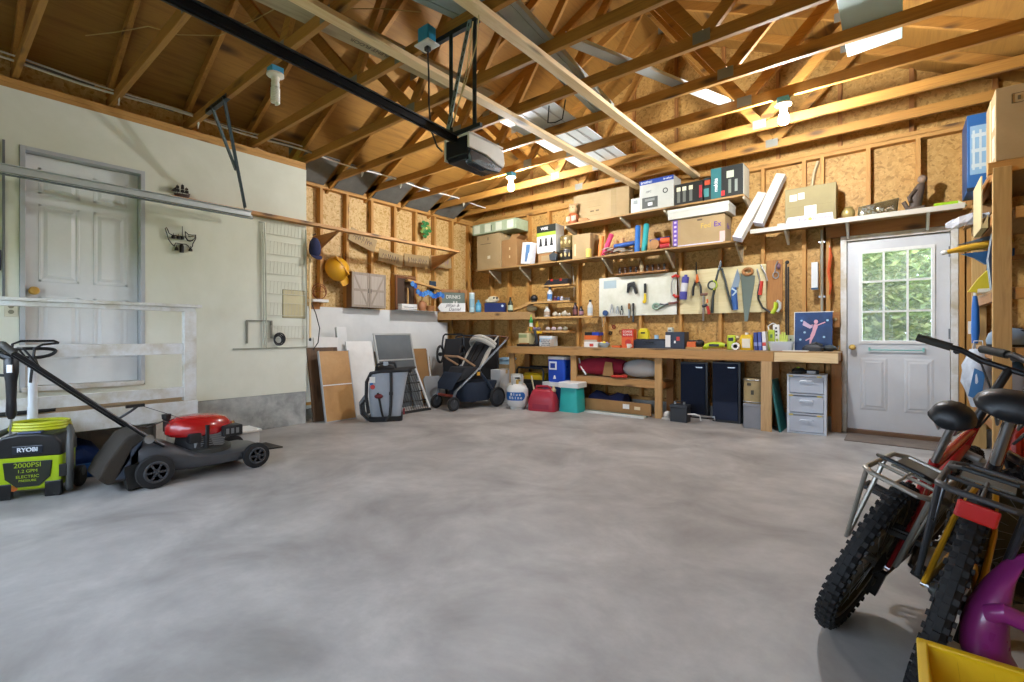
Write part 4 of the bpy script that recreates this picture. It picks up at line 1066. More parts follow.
# grey child car seat, its back to the room
t = thing('car_seat', 'grey child car seat with black straps, its back to the room', 'car seat', (-4.78, 3.50, 0), math.radians(52))
CS = plain('#a4acb6', .4, vary=.15); CSB = plain('#1f2023', .6, vary=.3)
def rrect(w0, w1, d, z, y0, r=.4, n=20):
    pts = []
    for k in range(n):
        a = 2 * PI * k / n
        c, s = math.cos(a), math.sin(a)
        pts.append(((w0 + w1) / 2 + (w1 - w0) / 2 * abs(c) ** r * (1 if c > 0 else -1), y0 + d * abs(s) ** r * (1 if s > 0 else -1), z))
    return pts
build(G().loft([rrect(-.17, .18, .10, .05, .12), rrect(-.19, .19, .10, .15, .10), rrect(-.20, .22, .10, .35, .10), rrect(-.19, .255, .09, .54, .09), rrect(-.16, .27, .09, .60, .08)]), 'back_shell', CS, t, smooth=True, ang=60)
build(G().tube([(-.20, .05, .10), (-.225, .04, .3), (-.22, .03, .48), (-.17, .01, .585), (-.05, -.01, .605), (.1, -.015, .61), (.27, -.01, .615), (.29, .05, .60)], .021, 9), 'shell_rim', CSB, t, smooth=True)
build(G().loft([rrect(-.12, .12, .11, .60, .16), rrect(-.10, .1, .09, .65, .17), rrect(-.06, .06, .06, .675, .17)]), 'headrest', CSB, t, smooth=True)
build(G().tube([(-.12, .1, .60), (-.10, .06, .68), (.0, .05, .71), (.1, .06, .70), (.12, .08, .64)], .016, 8), 'headrest_rim', CSB, t, smooth=True)
build(G().bx(-.03, .03, .03, .08, .67, .72), 'adjuster', CS, t, bev=.01)
build(G().tube([(.06, -.012, .62), (.065, -.015, .45), (.06, -.015, .2), (.05, -.02, .08), (.0, -.05, .02)], .017, 8, flat=.3), 'tether_strap', CSB, t, smooth=True)
build(G().bx(.04, .085, -.03, -.005, .32, .36), 'strap_buckle', BLACK, t, bev=.004)
build(G().tube([(-.09, -.01, .35), (-.07, -.02, .26), (-.05, -.02, .14), (-.03, -.02, .06)], .022, 8, flat=.4), 'belt_webbing', BLACK, t, smooth=True)
build(G().ball((-.08, -.02, .31), (.05, .02, .03), 10, 6), 'belt_guide', plain('#6d1f24', .5), t, smooth=True)
build(G().bx(-.185, -.12, -.012, 0, .47, .54), 'warning_label', plain('#f0f0ea', .5), t)
build(G().lathe([(.028, 0), (.028, .004), (0, .004)], 16, (-.15, -.004, .42), 'y'), 'red_sticker', plain('#c43a34', .5), t)
build(G().lathe([(.02, 0), (.02, .004), (0, .004)], 16, (-.165, -.003, .46), 'y'), 'blue_sticker', plain('#2f6fb0', .5), t)
build(G().tube([(-.20, .1, .02), (-.27, .12, .1), (-.285, .14, .22), (-.24, .16, .3)], [.03, .035, .035, .02], 10), 'side_base', plain('#7c848c', .4), t, smooth=True)
build(G().tube([(-.24, .06, .26), (-.29, .06, .20), (-.27, .04, .09), (-.2, .02, .03), (-.05, .01, .02), (.15, .02, .03)], .015, 8), 'base_rim', CSB, t, smooth=True)
build(G().loft([rrect(-.2, .2, .16, .0, .16), rrect(-.2, .2, .17, .06, .16)]), 'base', CSB, t, smooth=True)
build(G().bx(.2, .225, .05, .12, .07, .14), 'latch_arm', plain('#7a2026', .5), t, bev=.006)

# navy stroller
t = thing('stroller', 'navy blue stroller with grey frame and folded grey canopy', 'stroller', (-4.86, 4.95, 0), math.radians(-8))
FRM = plain('#777d84', .35, .6); NVY = fabric('#1c2738', '#243246'); CHAR = fabric('#26282c', '#1c1d20'); CAN = fabric('#a8a69c', '#b6b4aa')
def strwheel(nm, x, y, r, par):
    w = build(G().torus((0, 0, 0), r - .022, .022, 'x', 30, 8), nm, RUBBER, par, smooth=True, recenter=False); w.location = (x, y, r)
    g = G().lathe([(r - .045, -.012), (r - .03, -.014), (r - .03, .014), (r - .045, .012)], 26, (0, 0, 0), 'x').lathe([(0, -.02), (.025, -.02), (.025, .02), (0, .02)], 12, (0, 0, 0), 'x')
    for k in range(7):
        a = 2 * PI * k / 7; g.bar((0, .02 * math.cos(a), .02 * math.sin(a)), (0, (r - .035) * math.cos(a), (r - .035) * math.sin(a)), .014, .012, (1, 0, 0))
    build(g, 'rim', plain('#4a4e54', .4, .4), w, recenter=False)
    return w
for s in (-1, 1):
    strwheel('front_wheel', s * .205, -.37, .10, t); strwheel('rear_wheel', s * .28, .36, .145, t)
    build(G().tube([(s * .205, -.37, .10), (s * .20, -.36, .2), (s * .20, -.33, .27)], [.014, .018, .022], 9), 'front_fork', FRM, t, smooth=True)
    build(G().tube([(s * .20, -.33, .27), (s * .22, -.02, .50), (s * .245, .40, .84), (s * .25, .55, .96)], .016, 9), 'main_tube', FRM, t, smooth=True)
    build(G().tube([(s * .228, .04, .55), (s * .26, .2, .35), (s * .27, .36, .145)], .018, 9), 'rear_leg', plain('#2e3a4a', .4, .3), t, smooth=True)
build(G().tube([(-.25, .55, .96), (-.24, .60, 1.0), (-.1, .62, 1.015), (.1, .62, 1.015), (.24, .60, 1.0), (.25, .55, .96)], .017, 9), 'handlebar', plain('#6a4a34', .6), t, smooth=True)
g = G().loft([rrect(-.21, .21, .24, .10, .08, .5), rrect(-.235, .235, .30, .22, .1, .5), rrect(-.24, .24, .34, .34, .12, .5), rrect(-.235, .235, .35, .37, .12, .5)])
build(g, 'basket', NVY, t, smooth=True, ang=60)
build(G().loft([rrect(-.20, .20, .03, .40, -.28), rrect(-.20, .20, .10, .47, -.14), rrect(-.205, .205, .17, .54, -.02), rrect(-.205, .205, .17, .58, .0)]), 'seat', CHAR, t, smooth=True)
def slab(w, pts, th):
    r = []
    for y, z, q in pts: r.append([(w * q * c2, y + s2 * th * .7, z + s2 * th * .7) for c2, s2 in ((-1, -.4), (-.8, -.5), (.8, -.5), (1, -.4), (1, .4), (.8, .5), (-.8, .5), (-1, .4))])
    return G().loft(r)
build(slab(.20, [(.08, .56, 1), (.2, .75, 1), (.32, .93, .95), (.36, .99, .7)], .08), 'backrest', CHAR, t, smooth=True)
build(slab(.215, [(-.24, .5, 1), (-.34, .38, .95), (-.36, .30, .8)], .04), 'leg_rest', NVY, t, smooth=True)
g = G()
for k, (y, z) in enumerate(((.33, .86), (.35, .895))):
    g.tube([(.235 * math.cos(a), y - .14 * math.sin(a) * (1 - .15 * k), z + .12 * math.sin(a)) for a in [PI * q / 16 for q in range(17)]], .034, 9)
build(g, 'canopy', CAN, t, smooth=True)
for s in (-1, 1):
    build(slab(.022, [(.12, .60, 1), (.26, .84, 1), (.36, .96, .8)], .2), 'side_wing', CAN, t, smooth=True).location.x = s * .215
build(G().tube([(.2, .0, .60), (.21, -.18, .70), (.16, -.26, .74), (-.16, -.26, .74), (-.21, -.18, .70), (-.2, .0, .60)], .015, 9), 'bumper_bar', plain('#9a7a5c', .6), t, smooth=True)
build(G().tube([(-.2, -.345, .2), (.2, -.345, .2)], .02, 9), 'foot_bar', plain('#8a3a2a', .5), t, smooth=True)
build(G().tube([(-.27, .36, .145), (.27, .36, .145)], .014, 8), 'rear_axle', FRM, t, smooth=True)
for s in (-1, 1): build(G().tube([(s * .07, .28, .90), (s * .06, .14, .70), (s * .03, .05, .60)], .014, 7, flat=.4), 'harness_strap', BLACK, t, smooth=True)
build(G().bx(.245, .262, .0, .05, .47, .52), 'side_badge', plain('#d8a23a', .4), t, bev=.004)
# folded black stroller behind it
t = thing('folded_stroller', 'folded black stroller standing against the wall behind the navy one', 'stroller', (-5.45, 5.27, 0), math.radians(25))
for s in (-1, 1):
    w = build(G().torus((s * .16, -.02, 0), .11, .02, 'x', 26, 8).lathe([(0, -.02), (.03, -.02), (.03, .02), (0, .02)], 12, (s * .16, -.02, 0), 'x'), 'wheel', RUBBER, t, smooth=True, recenter=False); w.location = (0, 0, .13)
    w = build(G().torus((s * .18, -.10, 0), .125, .02, 'x', 26, 8).lathe([(0, -.02), (.03, -.02), (.03, .02), (0, .02)], 12, (s * .18, -.10, 0), 'x'), 'wheel', RUBBER, t, smooth=True, recenter=False); w.location = (0, 0, .74)
    build(G().tube([(s * .16, -.02, .13), (s * .17, .02, .5), (s * .18, -.02, .9), (s * .17, .0, 1.02)], .013, 8), 'frame_tube', plain('#3a3c40', .4, .5), t, smooth=True)
build(G().tube([(-.17, 0, 1.02), (-.14, 0, 1.05), (.14, 0, 1.05), (.17, 0, 1.02)], .015, 8), 'handle', BLACK, t, smooth=True)
build(G().loft([rrect(-.15, .15, .09, .22, .06), rrect(-.16, .16, .13, .5, .06), rrect(-.16, .16, .12, .8, .06), rrect(-.14, .14, .07, .98, .05)]), 'folded_seat', fabric('#1a1a1c', '#232326'), t, smooth=True)
t = thing('folded_cot', 'black fabric panel of a folded camp cot behind the strollers', 'cot', (-5.37, 5.72, 0), math.radians(33))
build(G().bx(-.34, .34, -.02, .02, .1, 1.0), 'fabric', fabric('#141416', '#1c1c1e'), t, bev=.01)
build(G().tube([(-.35, 0, .0), (-.35, 0, 1.0), (-.32, 0, 1.03), (.32, 0, 1.03), (.35, 0, 1.0), (.35, 0, .0)], .015, 8), 'frame', DGREY, t, smooth=True)

# ================================================================ UNDER THE WORKBENCH
HALF = {}
def carton(name, label, x0, x1, y0, y1, z0, h, m=None, rz=0.0, tape=True, cat='box', group=None, seam='x'):
    """closed cardboard box with flap seam and tape; local origin at its base centre"""
    m = m or CARD
    w, d = (x1 - x0), (y1 - y0)
    t = thing(name, label, cat, ((x0 + x1) / 2, (y0 + y1) / 2, z0), rz, group)
    HALF[t.name] = d / 2
    build(G().bx(-w / 2, w / 2, -d / 2, d / 2, 0, h), 'carton', m, t, bev=.004)
    if tape:
        build(G().bx(-w / 2 - .0012, w / 2 + .0012, -.025, .025, h - .06, h + .0012), 'tape', plain('#c9ad78', .35), t) if seam == 'x' else build(G().bx(-.025, .025, -d / 2 - .0012, d / 2 + .0012, h - .06, h + .0012), 'tape', plain('#c9ad78', .35), t)
    return t
def front(t, m, x0, x1, z0, z1, name='label', e=.0016, d=None):
    """a printed patch on the -y side of a carton"""
    dd = d if d is not None else -HALF[t.name]
    return build(G().bx(x0, x1, dd - e, dd, z0, z1), name, m, t)

BX0, BX1, BYF = -4.75, -.47, 5.73
t = thing('workbench', 'long wooden workbench with lower shelf along the back wall', 'workbench', (-2.6, 5.99, 0))
def wb(x0, x1, y0, y1, z0, z1, nm, m, bev=.003): return build(G().bx(x0 + 2.6, x1 + 2.6, y0 - 5.99, y1 - 5.99, z0, z1), nm, m, t, bev=bev)
wb(BX0, BX1, BYF + .001, 6.24, .853, .868, 'top', wood('#8f6f48', '#ab8a5c', 'x', .6))
wb(BX0, -1.04, BYF, BYF + .038, .755, .855, 'front_rail', wood('#a07440', '#ba8c54', 'x'))
wb(-1.035, BX1, BYF - .002, BYF + .036, .755, .855, 'front_rail', NEW_X)
wb(BX0, BX1, 6.2, 6.238, .755, .853, 'back_rail', OLD_X)
for x in (BX0 + .02, -.5): wb(x - .019, x + .019, BYF + .04, 6.2, .765, .853, 'end_rail', OLD_Y)
for x in (-4.68, -3.56, -2.33): wb(x - .045, x + .045, BYF + .04, BYF + .078, 0, .755, 'leg', wood('#a67c4a', '#c29a64', 'z'))
wb(-1.165, -1.06, BYF + .002, BYF + .04, 0, .755, 'leg', wood('#b08c60', '#caa878', 'z'))
for x in (-4.68, -3.56, -2.33, -1.11, -.52): wb(x - .045, x + .045, 6.16, 6.2, 0, .755, 'leg', OLD_Z)
wb(-3.60, -2.29, BYF + .08, 6.1, .455, .47, 'lower_shelf', wood('#8f6f48', '#ab8a5c', 'x', .6))
wb(-3.515, -2.375, BYF + .042, BYF + .08, .37, .455, 'shelf_rail', wood('#a07440', '#ba8c54', 'x'))
for x in (-3.56, -2.33): wb(x - .045, x + .045, BYF + .08, 6.16, .37, .452, 'shelf_bearer', OLD_Y)

# left end: boxes, tanks, generator, coolers
carton('cardboard_box', 'plain cardboard box on the floor behind the rear wheel of the stroller', -5.14, -4.92, 5.98, 6.2, 0, .56, CARD2)
carton('white_carton', 'white cardboard carton on the floor at the left end of the workbench', -4.96, -4.76, 5.60, 5.9, 0, .50, plain('#d6d8d8', .6))
t = thing('plastic_tub', 'light blue shallow plastic tub lying on the box behind the stroller', 'tub', (-5.03, 6.09, .5615), 0)
build(G().loft([rrect(-.11, .11, .10, 0, 0, .35), rrect(-.11, .11, .10, .07, 0, .35), rrect(-.125, .125, .115, .075, 0, .35), rrect(-.125, .125, .115, .1, 0, .35)]), 'tub', plain('#a9cfe6', .3), t, smooth=True)
build(G().torus((0, 0, .1), .10, .01, 'z', 28, 6, .85), 'rim', plain('#8fb8d4', .3), t, smooth=True)
def tank(x, y, body, label, deco):
    t = thing('propane_tank', label, 'propane tank', (x, y, 0), 0, 'propane tanks')
    build(G().lathe([(.10, 0), (.105, .03), (.105, .035)], 26), 'foot_ring', body, t, smooth=True)
    build(G().lathe([(.05, .025), (.12, .035), (.152, .075), (.156, .12), (.156, .23), (.15, .28), (.12, .32), (.06, .345), (.0, .348)], 32), 'cylinder', body, t, smooth=True)
    build(G().lathe([(.085, .33), (.09, .46), (.083, .46), (.078, .34)], 26, arc=.72), 'collar', body, t, smooth=True)
    build(G().tube([(0, 0, .34), (0, 0, .41)], .02, 10).tube([(0, 0, .40), (.05, 0, .40)], .014, 8), 'valve', BRASS, t, smooth=True)
    build(G().torus((0, 0, .43), .03, .009, 'z', 18, 6), 'valve_wheel', BLACK, t, smooth=True)
    if deco:
        g = G()
        n = 20; a0, a1 = math.radians(-128), math.radians(-8)
        for zz in range(5):
            pass
        rows = []
        for i, z in enumerate((.13, .16, .19, .22, .245)):
            cut = (.25, .06, 0, .04, .2)[i]
            rows.append([(.1572 * math.cos(a0 + (a1 - a0) * (cut / 2 + (1 - cut) * k / n)), .1572 * math.sin(a0 + (a1 - a0) * (cut / 2 + (1 - cut) * k / n)), z) for k in range(n + 1)])
        vs = [p for r in rows for p in r]
        fs = [(i * (n + 1) + k, i * (n + 1) + k + 1, (i + 1) * (n + 1) + k + 1, (i + 1) * (n + 1) + k) for i in range(4) for k in range(n)]
        build(g.add(vs, fs), 'blue_label', plain('#1c5fa8', .35), t, smooth=True)
        for txt, z in (('Blue', .215), ('Rhino', .168)):
            for k, ch in enumerate(txt):
                a = math.radians(-62) + (k - (len(txt) - 1) / 2) * .26
                words(ch, .052, (.158 * math.cos(a), .158 * math.sin(a), z), WHITE, t, M=Matrix.Rotation(a + PI / 2, 4, 'Z') @ FW['back'], bold=.001)
    return t
tank(-4.20, 5.31, plain('#d8d9d6', .4), 'white propane tank with blue label in front of the bench', True)
tank(-4.42, 5.57, plain('#c9c4b4', .45), 'cream propane tank half hidden behind the labelled one', False)
t = thing('generator', 'yellow and black portable generator under the left end of the bench', 'generator', (-4.365, 5.99, 0))
YG = plain('#d8b41c', .4)
build(G().bx(-.22, .22, -.12, .14, .1, .36), 'engine_block', plain('#1f2022', .5, vary=.3), t, bev=.02)
build(G().loft([rrect(-.2, .2, .11, .36, 0), rrect(-.2, .2, .12, .42, 0), rrect(-.17, .17, .1, .46, 0)]), 'fuel_tank', YG, t, smooth=True)
build(G().bx(-.12, .0, -.135, -.12, .16, .3), 'control_panel', DGREY, t, bev=.006)
for s in (-1, 1):
    build(G().tube([(s * .25, -.16, .02), (s * .25, -.16, .5), (s * .22, -.16, .54), (-s * .0, -.16, .54)], .016, 8), 'frame_tube', BLACK, t, smooth=True)
    build(G().tube([(s * .25, .16, .02), (s * .25, .16, .5), (s * .22, .16, .54), (-s * .0, .16, .54)], .016, 8), 'frame_tube', BLACK, t, smooth=True)
    build(G().tube([(s * .25, -.16, .04), (s * .25, .16, .04)], .016, 8), 'foot_tube', BLACK, t, smooth=True)
build(G().tube([(.02, -.15, .42), (.06, -.17, .3), (.1, -.18, .2), (.14, -.18, .12)], .012, 8), 'fuel_hose', plain('#cfc9a8', .5), t, smooth=True)
g = G()
for k in range(4): g.torus((-4.0, 6.19, .52 + .024 * k), 0.11 - .008 * k, .013, 'z', 26, 7, .8)
t = thing('air_hose', 'coil of yellow hose hung behind the blue drinks cooler', 'hose', (0, 0, 0))
build(g, 'coil', YG, t, smooth=True)
build(G().tube([(-4.0, 6.19, .0), (-4.0, 6.19, .5)], .02, 8), 'reel_post', BLACK, t, smooth=True)
build(G().lathe([(.12, 0), (.12, .012), (.0, .014)], 24, (-4.0, 6.19, .49)), 'reel_disc', BLACK, t, smooth=True)
t = thing('gas_can', 'red plastic gas can on the floor before the coolers', 'gas can', (-3.81, 5.40, 0), .22)
RED = plain('#a8283a', .4)
build(G().loft([rrect(-.20, .20, .11, 0, 0, .35), rrect(-.205, .205, .112, .02, 0, .35), rrect(-.20, .20, .108, .14, 0, .35), rrect(-.15, .155, .085, .27, 0, .4), rrect(-.12, .125, .06, .295, 0, .5)]), 'tank', RED, t, smooth=True, ang=50)
build(G().tube([(-.12, 0, .285), (-.1, 0, .33), (.06, 0, .335), (.12, 0, .30)], .017, 9), 'handle', RED, t, smooth=True)
build(G().lathe([(.032, 0), (.034, .03), (.02, .035), (.016, .07), (0, .07)], 14, (.15, 0, .27)), 'spout_cap', plain('#c8b890', .5), t, smooth=True)
build(G().bx(-.12, .12, -.1115, -.108, .03, .1), 'embossed_panel', plain('#98203a', .45), t, bev=.004)
t = thing('cooler', 'teal cooler with white lid on the floor in front of the bench', 'cooler', (-3.47, 5.60, 0), .05)
build(G().loft([rrect(-.145, .145, .125, 0, 0, .2), rrect(-.125, .125, .115, .33, 0, .2)]), 'body', plain('#2fb3b0', .3), t, smooth=True, ang=30)
build(G().loft([rrect(-.16, .16, .14, .33, 0, .2), rrect(-.16, .16, .14, .39, 0, .2), rrect(-.15, .15, .13, .40, 0, .2)]), 'lid', plain('#e2e6e4', .35), t, smooth=True, ang=30)
build(G().tube([(-.163, 0, .30), (-.17, -.1, .34), (-.17, .1, .34), (-.163, 0, .30)], .006, 6), 'handle', WHITE, t)
t = thing('cooler', 'dark blue cooler with white lid, the jug standing on it', 'cooler', (-3.86, 5.86, 0))
build(G().loft([rrect(-.21, .20, .13, 0, 0, .2), rrect(-.21, .20, .135, .30, 0, .2)]), 'body', plain('#1c3a66', .35), t, smooth=True, ang=30)
build(G().loft([rrect(-.215, .205, .14, .30, 0, .2), rrect(-.215, .205, .14, .355, 0, .2)]), 'lid', plain('#dfe3e2', .35), t, smooth=True, ang=30)
build(G().bx(.18, .20, -.15, -.135, .08, .30), 'latch', plain('#cfd2d0', .4), t, bev=.004)
t = thing('drinks_jug', 'bright blue drinks cooler jug with white lid and tap', 'drinks cooler', (-3.86, 5.90, .356))
JB = plain('#1f4fc0', .3)
build(G().loft([rrect(-.135, .135, .11, 0, 0, .3), rrect(-.15, .15, .125, .03, 0, .3), rrect(-.15, .15, .125, .33, 0, .3)]), 'body', JB, t, smooth=True, ang=30)
build(G().loft([rrect(-.155, .155, .13, .33, 0, .3), rrect(-.155, .155, .13, .365, 0, .3), rrect(-.14, .14, .115, .375, 0, .3)]), 'lid', plain('#e4e8ea', .35), t, smooth=True, ang=30)
build(G().bx(-.11, .02, -.135, -.125, .18, .30), 'handle_frame', plain('#e4e8ea', .35), t, bev=.004)
build(G().bx(-.085, -.005, -.138, -.134, .205, .275), 'handle_recess', plain('#173a94', .4), t)
build(G().prism([(-.03, .05), (.01, .05), (-.01, .105)], -.155, -.125, 'y'), 'tap', WHITE, t, bev=.004)

# on the lower shelf and below it
t = thing('red_bag', 'slumped dark red cloth bag on the lower bench shelf', 'bag', (-3.18, 5.96, .4705))
RB2 = fabric('#8c1a30', '#a82440')
RR = random.Random(4)
rings = []
for i in range(10):
    u = i / 9
    w = .36 * math.sin(PI * (.12 + .8 * u)) ** .5
    rings.append([(-.33 + .66 * u, .0 + .14 * math.sin(a) * RR.uniform(.9, 1.1), .135 + (.135 * math.sin(PI * (.15 + .72 * u)) ** .5) * math.cos(a) * RR.uniform(.85, 1.0)) for a in [2 * PI * k / 16 for k in range(16)]])
build(G().loft(rings), 'bag', RB2, t, smooth=True, ang=70)
build(G().tube([(-.34, -.1, .24), (-.28, -.14, .12), (-.2, -.15, .02)], .012, 7, flat=.4), 'white_piping', WHITE, t, smooth=True)
build(G().prism([(.06, .02), (.22, .02), (.20, .2), (.1, .21)], -.156, -.146, 'y'), 'tan_patch', CARD, t)
t = thing('clear_bag', 'clear plastic bag of tan wrapping on the lower bench shelf', 'bag', (-2.62, 5.95, .47))
rings = []; r2 = []
for i in range(9):
    u = i / 8
    k0 = math.sin(PI * (.1 + .8 * u)) ** .5
    rings.append([(-.24 + .48 * u, .13 * math.sin(a) * k0 * RR.uniform(.85, 1.1), .13 + .13 * k0 * math.cos(a) * RR.uniform(.85, 1.0)) for a in [2 * PI * k / 14 for k in range(14)]])
    r2.append([(-.2 + .40 * u, .10 * math.sin(a) * k0, .125 + .10 * k0 * math.cos(a)) for a in [2 * PI * k / 14 for k in range(14)]])
build(G().loft(rings), 'bag', clear('#e8eef2', .5, .25), t, smooth=True, ang=70)
build(G().loft(r2), 'contents', patchy('tan wrap', '#b89468', '#cdac80', '#d8bc94', 8, 30, .8, .2), t, smooth=True)
solo(G().at(Matrix.Translation((-2.9, 5.79, .472))).ball((0, 0, .02), (.09, .05, .02), 12, 6).ball((.1, .01, .025), (.05, .04, .025), 10, 6), 'red_rag', fabric('#b42a20', '#c8402c'), 'bright red rag on the shelf edge between the two bags', 'rag', smooth=True)
t = thing('navy_tarp', 'crumpled navy tarp on the floor under the lower shelf', 'tarp', (-3.12, 5.99, 0))
rings = []
for i in range(9):
    u = i / 8
    rings.append([(-.26 + .52 * u, .14 * math.sin(a) * RR.uniform(.8, 1.1), max(0, .11 + (.13 + .03 * math.sin(9 * u)) * math.cos(a) * RR.uniform(.8, 1.05))) for a in [2 * PI * k / 14 for k in range(14)]])
build(G().loft(rings), 'cloth', fabric('#232c58', '#2c3668'), t, smooth=True, ang=70)
build(G().tube([(-.2, -.13, .12), (0, -.14, .12), (.2, -.13, .12)], .006, 6), 'cord', WHITE, t)
t = thing('flat_carton', 'long low cardboard carton on the floor under the lower shelf', 'box', (-2.88, 5.76, .021))
build(G().bx(-.50, .46, 0, .02, 0, .15).bx(-.5, .46, .02, .04, 0, .02), 'carton', CARD, t, bev=.002)
build(G().bx(.08, .17, -.0015, 0, .06, .12), 'label', WHITE, t); build(G().bx(.24, .32, -.0015, 0, .06, .1), 'label', plain('#d8c8a4', .6), t)
solo(G().bx(-3.30, -2.45, 5.62, 5.70, 0, .02), 'white_strip', plain('#d4dad8', .4), 'white plastic strip lying on the floor along the bench front', 'strip', bev=.002)
solo(G().bx(-3.30, -2.46, 5.705, 5.755, 0, .02), 'green_strip', plain('#5b7a70', .5, vary=.3), 'grey-green strip lying behind the white strip on the floor', 'strip', bev=.002)

# right half: speakers, battery, bucket, crate, drawers
for x0, x1, h, lb, yy in ((-2.17, -1.83, .70, 'left one of the two tall dark loudspeakers under the bench', 6.12), (-1.75, -1.43, .72, 'right one of the two tall dark loudspeakers under the bench', 6.02)):
    t = thing('loudspeaker', lb, 'loudspeaker', ((x0 + x1) / 2, yy - .02, 0))
    w = (x1 - x0) / 2
    build(G().bx(-w, w, .005, .19 - (yy - 6.02), 0, h), 'cabinet', plain('#121318', .4), t, bev=.006)
    build(G().bx(-w + .008, w - .03, -.012, .004, .03, h - .02), 'grille', fabric('#182238', '#1c2a44'), t, bev=.008)
    build(G().bx(w - .14, w - .06, -.0145, -.012, h - .07, h - .058), 'badge', STEEL, t)
t = thing('battery_box', 'small black battery box on the floor in front of the loudspeakers', 'battery', (-2.045, 5.74, 0))
build(G().bx(-.1, .1, -.06, .08, 0, .17), 'case', plain('#25282e', .45), t, bev=.006)
build(G().bx(-.105, .105, -.065, .085, .17, .205), 'lid', plain('#33363c', .45), t, bev=.006)
for x in (-.06, .05): build(G().tube([(x, 0, .2), (x, 0, .24)], .016, 8), 'terminal', STEEL, t, smooth=True)
build(G().tube([(.09, -.02, .1), (.18, -.04, .11), (.24, -.03, .1), (.25, -.02, .04)], .009, 7), 'cable', WHITE, t, smooth=True)
build(G().tube([(-.06, 0, .23), (-.02, -.03, .25), (.03, -.02, .24), (.05, 0, .23)], .007, 6), 'jumper_lead', BLACK, t, smooth=True)
t = thing('paper_roll', 'crumpled white paper beside the black battery box', 'paper', (-2.23, 5.82, 0))
build(G().ball((0, .0, .05), (.05, .06, .05), 9, 6), 'ball', plain('#d8d4cc', .8), t)
build(G().bx(-.05, .05, -.06, .05, 0, .02), 'sheet', plain('#d8d4cc', .8), t)
solo(G().tube([(-1.96, 5.9, .06), (-1.75, 5.91, .065), (-1.70, 5.91, .07), (-1.695, 5.91, .03)], .012, 8), 'metal_rod', STEEL, 'steel rod lying on the floor before the loudspeakers', 'rod', smooth=True)
t = thing('metal_crate', 'grey steel box under the bench carrying the tan bucket', 'box', (-1.25, 5.93, 0), .04)
build(G().bx(-.11, .11, -.13, .13, 0, .27), 'body', plain('#84868c', .4), t, bev=.006)
build(G().bx(-.114, .114, -.134, .134, .245, .275), 'lid', plain('#8e9096', .4), t, bev=.005)
t = thing('barrel_bucket', 'tan fibre bucket with metal rim standing on the grey steel box', 'bucket', (-1.26, 5.93, .2755))
build(G().lathe([(.115, 0), (.12, .01), (.12, .27), (.118, .28), (0, .28)], 30), 'body', patchy('fibre drum', '#a08a60', '#b8a274', '#c4b086', 3, 40, .7, .05), t, smooth=True)
for z in (.005, .25): build(G().torus((0, 0, z + .012), .121, .008, 'z', 30, 6), 'rim', plain('#a8aaa8', .35, .7), t, smooth=True)
build(G().lathe([(.1205, .03), (.1205, .24)], 10, arc=.16).at(Matrix.Rotation(math.radians(-100), 4, 'Z')), 'paper_label', plain('#c8bda0', .6), t)
build(G().bx(-.06, -.02, -.124, -.112, .2, .23).bx(-.02, .01, -.125, -.116, .1, .15), 'markings', plain('#4a4436', .6), t)
t = lean('teal_board', 'narrow dark teal board leaning between the bench leg and the drawers', 'board', -.985, 5.82, 0)
t.rotation_euler = (0, math.radians(-9), 0)
build(G().bx(-.012, .012, -.05, .28, 0, .56), 'board', plain('#1f6a66', .45), t, bev=.003)
t = thing('drawer_tower', 'clear plastic tower of three drawers under the right end of the bench', 'drawers', (-.765, 6.0, 0), math.radians(4))
FR = plain('#dfe6ee', .3); CLR = clear('#e4ecf6', .42, .25)
g = G()
for s in (-1, 1): g.bx(s * .165 - .012, s * .165 + .012, -.16, -.13, .0, .62).bx(s * .165 - .012, s * .165 + .012, .13, .16, 0, .62)
for z in (0, .2, .405, .60): g.bx(-.175, .175, -.162, .16, z, z + .018)
g.bx(-.178, .178, -.165, .165, .605, .625)
build(g, 'frame', FR, t, bev=.002)
build(G().bx(-.168, -.164, -.15, .15, .02, .60).bx(.164, .168, -.15, .15, .02, .60).bx(-.16, .16, .15, .153, .02, .6), 'side_panel', CLR, t)
for i, z in enumerate((.025, .228, .432)):
    d = build(G().bx(-.15, .15, -.172, -.166, z, z + .165).bx(-.15, .15, -.166, .14, z, z + .004).bx(-.15, -.146, -.166, .14, z, z + .12).bx(.146, .15, -.166, .14, z, z + .12), 'drawer', CLR, t)
    h = build(G().tube([(-.06, 0, 0), (-.05, -.018, .012), (.05, -.018, .012), (.06, 0, 0)], .006, 7), 'handle', FR, d, smooth=True); h.location = (0, -.165, .11)
    g = G()
    for q in range(5):
        px, py = RR.uniform(-.11, .06), RR.uniform(-.1, .05)
        g.bx(px, px + RR.uniform(.03, .07), py, py + .06, z + .006, z + RR.uniform(.03, .09))
    c = build(g, 'contents', plain(('#3a4250', '#4a5a6a', '#5a6470')[i], .6, vary=.4), d); c.location.z = .006
    for x in (-.14, .115): build(G().bx(x - .02, x + .02, -.1745, -.1725, z + .165, z + .18), 'yellow_clip', plain('#d8c86a', .4), t)
t = thing('tool_charger', 'black power tool with lime button lying on the drawer tower', 'power tool', (-.79, 5.98, .6255), .2)
build(G().loft([rrect(-.12, -.02, .06, 0, 0), rrect(-.12, .02, .065, .03, 0), rrect(-.09, -.01, .04, .06, 0)]), 'body', plain('#25282a', .5), t, smooth=True)
build(G().tube([(-.02, 0, .02), (.06, -.02, .025), (.13, -.03, .02)], .02, 8), 'grip', plain('#32363a', .5), t, smooth=True)
build(G().bx(.02, .1, -.06, -.03, 0, .035), 'battery', plain('#c8d0d6', .4), t, bev=.005)
build(G().ball((-.06, -.02, .062), (.018, .018, .012), 8, 5), 'button', LIME, t, smooth=True)

